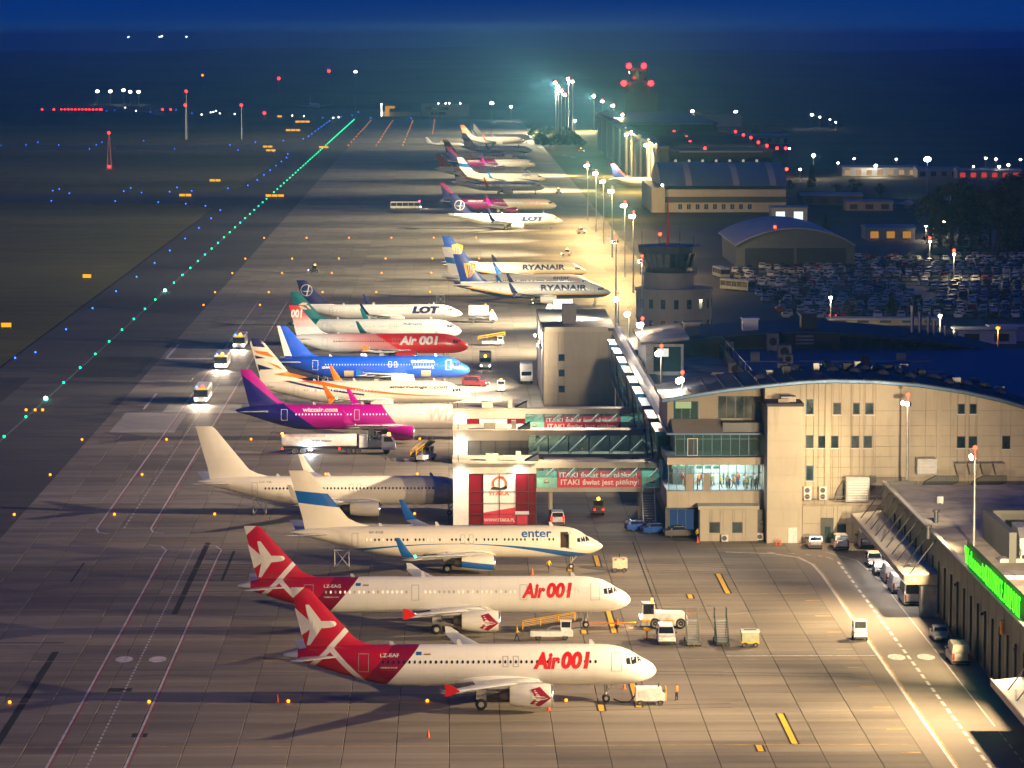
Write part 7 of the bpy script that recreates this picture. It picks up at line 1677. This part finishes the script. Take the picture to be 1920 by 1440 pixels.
rmast(523, 147, 180, 'distant red lamp mast on the wooded plain', (1.0,), 1.6); rmast(617, 133, 180, 'distant red lamp mast left of the tall white lamp', (1.0,), 1.6); rmast(380, 141, 178, 'distant amber lamp mast far on the plain', (1.0,), 1.3, False, m_lamb); rmast(496, 212, 224, 'short red lamp by the runway end', (1.0,), 1.2)
red_me = dome_light('approach_light', m_lred, .7, .3)
for k in range(12): small('approach_light', red_me, *G(115 + 6.6 * k, 206.5), 'red lamp, %s from the left in the tight row at the far runway end' % ordn(k + 1), 'runway light', 'red runway row')
for kk, px in enumerate((79, 101, 190, 305, 320)): small('approach_light', red_me, *G(px, 207), 'single red lamp near the far runway end, %s from the left' % ordn(kk + 1), 'runway light', 'scattered red lamps', 1.2)
wht_me = dome_light('approach_light', EM('lamp white small', (1, .95, .85), 14), .5, .3)
for kk, (px, py) in enumerate(((395, 212), (400, 211), (405, 209), (412, 214), (378, 216), (440, 215), (548, 218), (570, 219), (625, 222), (635, 221), (235, 203), (255, 209))): small('approach_light', wht_me, *G(px, py), 'tiny white lamp along the far runway, %s from the left' % ordn(1 + sorted((395, 400, 405, 412, 378, 440, 548, 570, 625, 635, 235, 255)).index(px)), 'runway light', 'white runway lamps')

# ------------------------------------------------------------------ trees
m_bark = M('bark', (.06, .045, .03), .9)
def leaf_mat(name, c0, c1):
    m, nt, out = newmat(name); b = N(nt, 'ShaderNodeBsdfPrincipled'); gi = N(nt, 'ShaderNodeNewGeometry')
    nt.links.new(mixc(nt, X(nt, gi.outputs['Random Per Island']), c0, c1), b.inputs['Base Color']); b.inputs['Roughness'].default_value = .75; nt.links.new(b.outputs[0], out.inputs[0]); return m
m_leaf = leaf_mat('leaves', (.02, .04, .012), (.07, .10, .03)); m_need = leaf_mat('needles', (.012, .03, .014), (.035, .06, .025))
def tree_meshes(seed, conifer):
    r = random.Random(seed); tk, cr = MB(), MB(); H_ = 10.0
    tk.cyl((0, 0, 0), (.1, 0, H_ * .5), .32, .2, 8).cyl((.1, 0, H_ * .5), (0, .1, H_ * .95), .2, .04, 7)
    cl_ = []
    if conifer:
        for k in range(15):
            f = k / 15; z = 1.0 + f * 8.8; rr = (1 - f) * 2.6 + .25
            for q in range(9):
                a = q * .7 + k * 1.3 + r.uniform(-.2, .2); R_ = rr * r.uniform(.65, 1.1); cl_.append((Vector((R_ * .65 * math.cos(a), R_ * .65 * math.sin(a), z - R_ * .18)), .5 + R_ * .2)); 
                if k % 3 == 0 and q % 3 == 0: tk.cyl((0, 0, z), (R_ * math.cos(a), R_ * math.sin(a), z - .3), .06, .02, 4)
    else:
        for k in range(11):
            a, z = r.uniform(0, 6.28), r.uniform(3.2, 8.6); L_ = r.uniform(1.2, 3.4) * (1.15 - abs(z - 6) / 7); e_ = Vector((L_ * math.cos(a), L_ * math.sin(a), z + r.uniform(.2, 1.4)))
            tk.cyl((0, 0, z - 1.2), e_, .11, .03, 5); cl_ += [(e_ + Vector((r.gauss(0, .6), r.gauss(0, .6), r.gauss(0, .5))), r.uniform(.6, 1.15)) for _ in range(4)]
        cl_ += [(Vector((r.gauss(0, .6), r.gauss(0, .6), r.uniform(8.5, 10))), r.uniform(.5, .9)) for _ in range(6)]
    for c, s in cl_:
        for _ in range(26 if not conifer else 11):
            d = Vector((r.gauss(0, 1), r.gauss(0, 1), r.gauss(0, .8))); d = d.normalized() * s * r.uniform(.35, 1.05); p = c + d
            u = Vector((r.gauss(0, 1), r.gauss(0, 1), r.gauss(0, 1))).normalized(); w = u.orthogonal().normalized(); q = r.uniform(.12, .26)
            cr.add([p - u * q - w * q * .6, p + u * q - w * q * .6, p + u * q + w * q * .6, p - u * q + w * q * .6], [(0, 1, 2, 3)])
    return tk.mesh('trunk', [m_bark], smooth=True), cr.mesh('crown', [m_need if conifer else m_leaf], fixn=False)
TM = [tree_meshes(11, False), tree_meshes(12, False), tree_meshes(13, False), tree_meshes(21, True), tree_meshes(22, True)]
def tree(x, y, h, k, label, group, wide=1.0):
    t = thing('conifer_tree' if k > 2 else 'leafy_tree', label, 'tree', (x, y, 0), (x * 7.3) % 6.28, group); s = h / 10.0
    for me, nm in zip(TM[k], ('trunk', 'crown')): put(nm, me, t).scale = (s * wide, s * wide, s)
place = ['leftmost', 'second from the left', 'third from the left', 'fourth from the left', 'fifth from the left', 'sixth from the left', 'seventh from the left', 'eighth from the left', 'ninth from the left', 'tenth from the left', 'eleventh from the left', 'twelfth from the left']
for k, (px, py, pt) in enumerate(((1745, 470, 362), (1762, 462, 345), (1785, 468, 350), (1800, 462, 338), (1822, 470, 352), (1838, 455, 380), (1856, 468, 372), (1870, 470, 350), (1885, 462, 345), (1898, 470, 338), (1910, 465, 330), (1922, 470, 335))):
    x, y = G(px, py); _, h = AY(px, pt, y); tree(x, y, h, (0, 3, 1, 2, 4, 0, 1, 2, 0, 3, 1, 2)[k], place[k] + ' in the dark clump of trees at the right edge', 'dark trees at the right edge', 1.15 if k % 3 else .95)
for px, py, pt, k, lb in ((1522, 352, 307, 3, 'dark spruce standing before the warm lit shed'), (1672, 600, 545, 3, 'pointed spruce in front of the car park, larger of two'), (1716, 600, 558, 4, 'pointed spruce in front of the car park, smaller of two'), (1548, 430, 400, 4, 'small dark spruce right of the arched hangar'), (1600, 372, 335, 0, 'dim round tree behind the low depot'), (1650, 372, 345, 1, 'dim round tree left of the bright blue lamp'), (1567, 372, 345, 2, 'dim round tree beside the lit shed road'), (1480, 365, 338, 1, 'dim tree right of the round roofed hangar'), (1885, 570, 545, 2, 'small tree among the parked cars at the right'), (1590, 600, 566, 0, 'dark bush like tree left of the spruces'), (1420, 262, 235, 1, 'hazy tree behind the large hangar'), (1470, 262, 240, 2, 'second hazy tree behind the large hangar')):
    x, y = G(px, py); _, h = AY(px, pt, y); tree(x, y, h, k, lb, 'scattered landside trees')
# low scrub mass in front of the far masts
x0, y0 = G(1010, 262); sc_ = MB(); rr = random.Random(3)
for k in range(2600):
    p = Vector((rr.uniform(54, 84), rr.uniform(2180, 2420), 0)); p.z = rr.uniform(.2, 5.5) * (.4 + .6 * math.sin(p.x * .3) ** 2); u = Vector((rr.gauss(0, 1), rr.gauss(0, 1), rr.gauss(0, 1))).normalized() * rr.uniform(.5, 1.1); w = u.orthogonal().normalized() * u.length
    sc_.add([p - u - w, p + u - w, p + u + w, p - u + w], [(0, 1, 2, 3)])
tag(sc_.build('scrub', m_leaf, fixn=False), 'hazy bushes at the far end of the apron', 'bushes', None, 'stuff')

# ------------------------------------------------------------------ car park
k_ = ('car', 'hatch'); k2 = ('car', 'suv')
car(91.5, 846, 1.4, 'dark car driving off with bright red tail lights behind the terminal roof', V_grey, 'sedan', 't')
pc = []
for nm, c in (('white', (.62, .62, .6)), ('silver', (.36, .37, .38)), ('black', (.02, .02, .022)), ('dark grey', (.09, .09, .1)), ('blue', (.03, .06, .18)), ('red', (.30, .02, .02)), ('beige', (.38, .34, .26))): pc.append((nm, M(nm + ' parked car paint', c, .5)))
def lot_mesh(kk):
    b = _VM[kk]; mb = MB(); mb.add([tuple(v.co) for v in b.vertices], [tuple(p.vertices) for p in b.polygons]); 
    mb.mat(1)
    for s in (-1, 1):
        for xx in (1.25, -1.3): mb.cyl((xx, s * .72, .32), (xx, s * .9, .32), .32, n=10)
    return mb.mesh('parked_car', [None, m_tyre], fixn=False)
def lot_glass(kk):
    mb = MB()
    for q in (kk + ('ws',), kk + ('rw',), kk + ('sw', -1), kk + ('sw', 1)): mb.add([tuple(v.co) for v in _VM[q].vertices], [tuple(p.vertices) for p in _VM[q].polygons])
    return mb.mesh('glass', [m_carglass], fixn=False)
LM = [(lot_mesh(k_), lot_glass(k_)), (lot_mesh(k2), lot_glass(k2))]
rr = random.Random(9); spots = []
for j in range(31):
    y = 846 + (j // 2) * 17.5 + (j % 2) * 5.6
    if j > 26: continue
    x = 80 + (j % 2) * 1.3 + max(0, (y - 1010) * .55)
    while x < .166 * y + 1:
        if rr.random() < .8 and not (120 < x < 126 and 900 < y < 960): spots.append((x + rr.uniform(-.15, .15), y + rr.uniform(-.3, .3), j))
        x += 2.75
spots.sort(key=lambda s: (s[2], s[0])); restc = MB(); cnt = {}
for i, (x, y, j) in enumerate(spots):
    q = rr.random(); cn, cm = pc[0] if q < .24 else pc[1] if q < .5 else pc[2] if q < .66 else pc[3] if q < .82 else pc[4] if q < .9 else pc[5] if q < .95 else pc[6]
    b, g = LM[0 if rr.random() < .6 else 1]; rz = PI / 2 * (1 if rr.random() < .5 else -1) + rr.uniform(-.05, .05)
    if i < 300:
        o = put('parked_car', b, None, (x, y, -.02), rz, [cm, m_tyre]); cnt[(cn, j)] = cnt.get((cn, j), 0) + 1; tag(o, '%s %s car from the left in the %s row of the car park' % (ordn(cnt[(cn, j)]), cn, ordn(j + 1)), 'car', 'parked cars in the lot'); put('glass', g, o)
    else:
        ca, sa = math.cos(rz), math.sin(rz)
        restc.mat(pc.index((cn, cm))); restc.add([(x + v.co.x * ca - v.co.y * sa, y + v.co.x * sa + v.co.y * ca, v.co.z - .02) for v in b.vertices], [tuple(p.vertices) for p in b.polygons])
        restc.mat(7); restc.add([(x + v.co.x * ca - v.co.y * sa, y + v.co.x * sa + v.co.y * ca, v.co.z - .02) for v in g.vertices], [tuple(p.vertices) for p in g.polygons])
tag(restc.build('distant_parked_cars', [m for _, m in pc] + [m_carglass], fixn=False), 'farther rows of parked cars in the dark lot', 'cars', None, 'stuff')
gm = M('verge grass', (.09, .10, .03), .9, var=.4, scale=.5)
flat('verge', [(96, 892), (150, 892), (152, 894.5), (96, 894.5)], .0, gm); flat('verge', [(100, 961.5), (165, 961.5), (166, 964.5), (100, 964.5)], .0, gm)
flat('lot_lane', [(119.5, 898), (126.5, 898), (126.5, 953), (119.5, 953)], .0, m_road)

# ------------------------------------------------------------------ floodlight masts and lamps
m_steel = M('galvanised steel', (0.42, 0.43, 0.44), 0.45, 0.6)
m_dsteel = M('dark steel', (0.08, 0.085, 0.09), 0.5, 0.5)
m_lwarm = EM('lamp warm', (1.0, 0.86, 0.62), 60)
m_lwhite = EM('lamp white', (1.0, 0.88, 0.62), 50)
m_lcold = EM('lamp cold', (0.55, 0.82, 1.0), 60)
m_lred = EM('lamp red', (1.0, 0.015, 0.015), 14)
m_lredhot = EM('lamp red bright', (1.0, 0.03, 0.012), 16)
m_lamb = EM('lamp amber', (1.0, 0.30, 0.01), 16)
m_lgrn = EM('lamp green', (0.0, 0.85, 0.32), 10)
m_lblue = EM('lamp blue', (0.02, 0.13, 1.0), 9)
m_lsign = EM('lit yellow sign', (1.0, 0.42, 0.01), 1.4)
WARM, WHITE, AMBER = (1.0, 0.72, 0.39), (1.0, 0.86, 0.52), (1.0, 0.66, 0.24)
def spot(parent, loc, aim, power, color, size=140, blend=0.6, r=0.5):
    d = bpy.data.lights.new('flood_light', 'SPOT'); d.energy = power; d.color = color
    d.spot_size = rad(size); d.spot_blend = blend; d.shadow_soft_size = r
    o = bpy.data.objects.new('flood_light', d); COL.objects.link(o); o.parent = parent; o.location = loc
    o.rotation_euler = Vector(aim).to_track_quat('-Z', 'Y').to_euler()
    return o
def point(parent, loc, power, color, r=0.4):
    d = bpy.data.lights.new('lamp_light', 'POINT'); d.energy = power; d.color = color; d.shadow_soft_size = r
    o = bpy.data.objects.new('lamp_light', d); COL.objects.link(o); o.parent = parent; o.location = loc
    return o
_mast_cache = {}
def mast(x, y, h, label, power=60e3, color=WARM, aim=(-1, 0, -0.55), z0=0.0, heads=4, red=True, mlamp=None, group=None, size=150, blend=.6, w=2.6, cat='floodlight mast', name='floodlight_mast', omni=0.0, rr=0.26, gl=1.0):
    t = thing(name, label, cat, (x, y, z0), 0, group)
    MB().cyl((0, 0, 0), (0, 0, h - 0.3), 0.24, 0.11, 10).cyl((0, 0, 0), (0, 0, 0.5), 0.42, 0.3, 10).build('pole', m_steel, t, smooth=True)
    a = Vector(aim).normalized(); s = Vector((-a.y, a.x, 0)); s = s.normalized() if s.length > 0.01 else Vector((0, 1, 0))
    MB().cyl(s * (-w / 2), s * (w / 2), 0.08, n=6).build('crossarm', m_steel, t, (0, 0, h - 0.15))
    for k in range(heads):
        p = s * ((k + 0.5) / heads - 0.5) * w + Vector((a.x, a.y, 0)).normalized() * 0.3 if a.xy.length > 0.01 else s * ((k + 0.5) / heads - 0.5) * w
        q = a.to_track_quat('-Z', 'Y').to_matrix().to_4x4(); q.translation = p + Vector((0, 0, h - 0.1))
        hw = min(0.42, w / heads * 0.42)
        hd = MB().box(-hw, hw, -0.28, 0.28, -0.05, 0.22, q).build('lamp_housing', m_dsteel, t)
        MB().ball(tuple(q @ Vector((0, 0, -0.08))), hw * gl, 10, 6).build('lamp_glass', mlamp or m_lwarm, hd, smooth=True)
    if red:
        MB().cyl((0, 0, h - 0.2), (0, 0, h + 0.9), 0.04, n=6).ball((0, 0, h + 1.0), rr, 10, 6).mat(0).build('warning_light', m_lredhot, t)
    if power:
        spot(t, (a.x * 1.0, a.y * 1.0, h - 0.35), aim, power, color, size, blend)
        if omni: point(t, (a.x * 1.2, a.y * 1.2, h + 0.1), omni, AMBER if omni > 5e4 else color)  # all-round light added mainly for glow in the haze
    return t
P_NEAR = 300e3
near_labels = ['tall floodlight mast with red lamp beside the green welcome sign', 'tall floodlight mast with red lamp behind the canopy, in front of the windowed wall',
               'floodlight mast on the low building beyond the right edge', 'floodlight mast on the low building nearest the camera, beyond the right edge']
for y0, lb, pw, am in zip((405, 465, 345, 285), near_labels, (1.0, .5, 1.0, .9), ((-1, .05, -.07), (-1, -.45, -.08), (-1, .0, -.07), (-1, .15, -.07))):
    t = mast(60.2, y0, 19, lb, P_NEAR * pw, WARM, am, heads=3, w=1.9, size=70, blend=1.0, omni=1.5e3)
    if y0 != 465: spot(t, (-.8, 0, 18.6), (-1, .75, -.09), P_NEAR * pw * .9, WARM, 66, 1.0)  # second aim added to spread light over the stands
    spot(t, (-1.4, 0, 18.5), (-1, 0, -.66), 130e3 if y0 != 465 else 24e3, WARM, 116, 1.0)  # fill light added for the road below the mast
    if y0 < 400: spot(t, (-1.4, .6, 18.5), (-.14, 1, -.30), 330e3, WARM, 62, 1.0)  # light added to brighten the road lengthwise, no lamp head of its own
    if y0 == 405: spot(t, (-1.4, .6, 18.5), (-.2, 1, -.16), 95e3, (1.0, .76, .48), 58, 1.0)  # light added to brighten the terminal front, no lamp head of its own
# floodlights on the terminal roof edge; the first is added to light the white jet's nose
for k, (y0, h) in enumerate(((480, 7.6), (528, 7.0), (580, 7.0), (622, 5.5), (664, 5.0))):
    mast(31.6, y0, h, ['first', 'second', 'third', 'fourth', 'fifth'][k] + ' floodlight post from the near end of the terminal roof edge', 370e3, (1.0, .76, .48), (-1, .4 if y0 < 600 else .28, -.16), z0=13.0, heads=3, w=1.8, omni=9e3, gl=1.6, size=105, blend=1.0, group='roof edge floodlights')
for k, y0 in enumerate((651, 672)):
    t = thing('wall_floodlight', ('bright wall floodlight on the left end of the beige wing, nearer one', 'bright wall floodlight on the left end of the beige wing, farther one')[k], 'floodlight', (16.9, y0, 10.5), 0, 'wing wall floodlights')
    MB().box(-.1, .15, -.1, .1, -.9, .2).build('bracket', m_dsteel, t); MB().box(-.5, -.1, -.6, .6, -.2, .25).build('lamp_housing', m_dsteel, t, bevel=.03)
    for s_ in (-.35, 0, .35): MB().ball((-.5, s_, .02), .26).build('lamp_glass', m_lwhite, t, smooth=True)
    spot(t, (-.9, 0, 0), (-1, .55, -.14), 260e3, (1.0, .84, .60), 120, 1.0); point(t, (-1.0, 0, .2), 5e3, (1.0, .86, .62))
mast(38.3, 815, 20, 'single floodlight mast beside the harp tailed aircraft', 620e3, (1.0, .82, .54), (-1, .8, -.2), heads=3, w=2.2, size=120, blend=1.0, omni=5e3)
mast(40.5, 745, 20, 'floodlight mast behind the beige wing', 560e3, (1.0, .80, .52), (-1, .5, -.2), heads=3, w=2.2, size=115, blend=1.0, omni=14e3)
for k, (px, py) in enumerate(((1102, 310), (1118, 325), (1132, 340), (1148, 358), (1172, 385), (1188, 405))):
    x, y = G(px, py, 20)
    mast(x, y, 20, ['farthest', 'second farthest', 'third farthest', 'third nearest', 'second nearest', 'nearest'][k] + ' floodlight mast of the bright row along the apron edge', 1050e3, WHITE, (-1, 0.4, -0.07), mlamp=m_lwhite, group='floodlight row by the far apron', w=3.4, heads=5, omni=110e3, gl=1.6, size=82, blend=1.0)
for k, (px, py, h) in enumerate(((1213, 272, 20), (1176, 252, 20), (1168, 215, 20))):
    x, y = G(px, py, h)
    mast(x, y, h, ['floodlight mast before the dark front of the large hangar', 'floodlight mast at the left corner of the large hangar', 'floodlight mast left of the far control tower'][k], 2600e3, WHITE, (-1, 0.3, -0.07), mlamp=m_lwhite, group='hangar floodlights', w=3.6, heads=5, omni=200e3, gl=1.9, size=86, blend=1.0)
for k, (px, py, by) in enumerate(((1042, 155, 262), (1047, 163, 262), (1053, 170, 262), (1060, 178, 262), (1066, 148, 250), (1074, 153, 250), (1114, 180, 248), (1130, 190, 246), (1150, 198, 245))):
    s = (by - 65) / 67; h = 67 - (py - 65) / s; x, y = G(px, py, h)
    mast(x, y, h, ['leftmost', 'second', 'third', 'fourth', 'fifth', 'sixth', 'seventh', 'eighth', 'ninth'][k] + ' from the left of the tall distant floodlight masts', 700e3 if k in (0, 2, 5, 6, 8) else 0, WHITE, (-1, -0.35, -0.3), mlamp=m_lwhite, group='tall distant floodlight masts', w=3.8, heads=4, omni=52e3, rr=0.6, gl=1.7)
# street and yard lamps on the landside and beyond
def lamp(px, py, pbase, label, em, color, power, r=.4, red=False, z=None):
    x, y = G(px, pbase); _, h = AY(px, py, y); h = max(h, 2.5)
    t = thing('street_lamp', label, 'street lamp', (x, y, 0), 0, 'yard and street lamps')
    MB().cyl((0, 0, 0), (0, 0, h), .14, .08, 8).build('pole', m_steel, t, smooth=True)
    MB().box(-.5, .5, -.18, .18, h, h + .12).build('lamp_arm', m_steel, t)
    MB().ball((0, -.1, h - .12), r, 10, 6, .7).build('lamp_glass', em, t)
    if red: MB().ball((0, 0, h + .9), .45).cyl((0, 0, h), (0, 0, h + .6), .05, n=5).build('warning_light', m_lredhot, t)
    if power: point(t, (0, -.5, h - .6), power, color)
YELW, BLUEW = (1.0, .80, .40), (.35, .72, 1.0)
lamp(1738, 298, 368, 'very bright cold blue white lamp beside the trees', m_lcold, BLUEW, 120e3, 1.5)
lamp(1743, 452, 490, 'lamp with red light above it, left of the two in the car park', m_lwarm, YELW, 5e3, .4, True)
lamp(1788, 476, 530, 'lamp with red light above it, right of the two in the car park', m_lwarm, YELW, 6e3, .4, True)
lamp(1557, 557, 617, 'white lamp on its post just behind the far arched roof', m_lwarm, WARM, 5e3, .4)
lamp(1762, 591, 640, 'white lamp behind the steel flues', m_lwarm, WHITE, 7e3, .4)
lamp(1870, 614, 690, 'orange lamp at the right edge behind the terminal roof', m_lamb, (1, .35, .03), 3e3, .45)
for px, py, pb, lb, r in ((1525, 291, 335, 'white yard lamp over the warm lit shed', .9), (1642, 310, 332, 'warm yard lamp above the long shed', .8), (1522, 215, 242, 'hazy lamp above the workshop roofs', 1.1), (1379, 209, 236, 'hazy lamp right of the far shed', 1.2), (1298, 208, 236, 'hazy lamp above the far shed, left of two', 1.2), (1332, 229, 246, 'hazy lamp low over the large hangar', 1.2), (1295, 229, 246, 'hazy lamp at the lit shed edge', 1.2), (922, 193, 226, 'bright hazy lamp at the far apron end', 1.5), (958, 200, 226, 'smaller hazy lamp at the far apron end', 1.0), (667, 134, 224, 'tall lamp far left of the apron end', 1.1), (1078, 226, 250, 'low lamp under the tall distant masts', .9)):
    lamp(px, py, pb, lb, m_lwarm, (1, .82, .6), 22e3, r)
for px, py, pb, lb in ((183, 171, 196, 'far left white lamp'), (207, 171, 196, 'second far white lamp'), (232, 169, 196, 'third far white lamp'), (244, 172, 196, 'fourth far white lamp'), (260, 172, 196, 'rightmost far white lamp')): lamp(px, py, pb, lb + ' of the five across the dark plain', m_lwhite, WHITE, 0, 1.6)
for kk, (px, py, pb, r) in enumerate(((1480, 278, 300, .5), (1500, 317, 340, .6), (1571, 305, 325, .5), (1601, 297, 325, .5), (1680, 298, 325, .5), (1848, 296, 330, .6), (1867, 298, 330, .6), (1873, 312, 335, .7), (1890, 309, 335, .7), (1913, 299, 330, .6), (1825, 312, 335, .4), (1736, 423, 450, .4), (1748, 427, 450, .35), (1760, 410, 440, .4), (1770, 415, 440, .4), (1537, 219, 240, .7), (1556, 224, 240, .6), (1567, 229, 244, .6), (304, 68, 99, 3.2), (300, 69, 99, 3.0), (350, 69, 99, 2.6), (241, 69, 99, 2.2))):
    lamp(px, py, pb, ('%s of the four tiny lamps on the far horizon' % ['rightmost but one', 'second', 'rightmost', 'leftmost'][kk - 18]) if kk > 17 else 'small lamp among the scattered landside lights, %s from the left' % ordn(1 + sorted((1480, 1500, 1571, 1601, 1680, 1848, 1867, 1873, 1890, 1913, 1825, 1736, 1748, 1760, 1770, 1537, 1556, 1567)).index(px)), m_lwarm if px % 3 else m_lwhite, WARM, 1500 if 1700 < px < 1780 else 0, r)
for kk, (px, py, pb) in enumerate(((1413, 306, 322), (1397, 323, 336), (1215, 304, 318), (1246, 622, 640), (1293, 687, 700), (1270, 640, 652), (1475, 318, 330))):
    x, y = G(px, pb); _, h = AY(px, py, y); t = thing('warning_lamp', ('bright red lamp at the right end of the barrel roof', 'red lamp low on the barrel roof', 'red lamp at the left end of the barrel roof', 'red lamp on the pale roof before the round tower', 'red lamp on the low roof near the cooling units', 'red lamp on the pavilion roof', 'red lamp right of the large hangar')[kk], 'warning lamp', (x, y, 0), 0, 'red roof warning lamps')
    MB().cyl((0, 0, 0), (0, 0, h), .08, n=6).build('post', m_dsteel, t); MB().ball((0, 0, h + .2), .3 if py > 500 else .75).build('lamp_glass', m_lredhot, t)

# ------------------------------------------------------------------ haze: damp night air over the whole airfield
hz, nt, out = newmat('night haze')
pv = N(nt, 'ShaderNodeVolumePrincipled')
pv.inputs['Color'].default_value = (0.17, 0.56, 1.0, 1)
pv.inputs['Density'].default_value = 1.4e-4
pv.inputs['Anisotropy'].default_value = 0.76
nt.links.new(pv.outputs[0], out.inputs['Volume'])
hb = MB().box(-9500, 9500, -400, 14400, -1.2, 74).build('haze', hz)
tag(hb, kind='stuff')
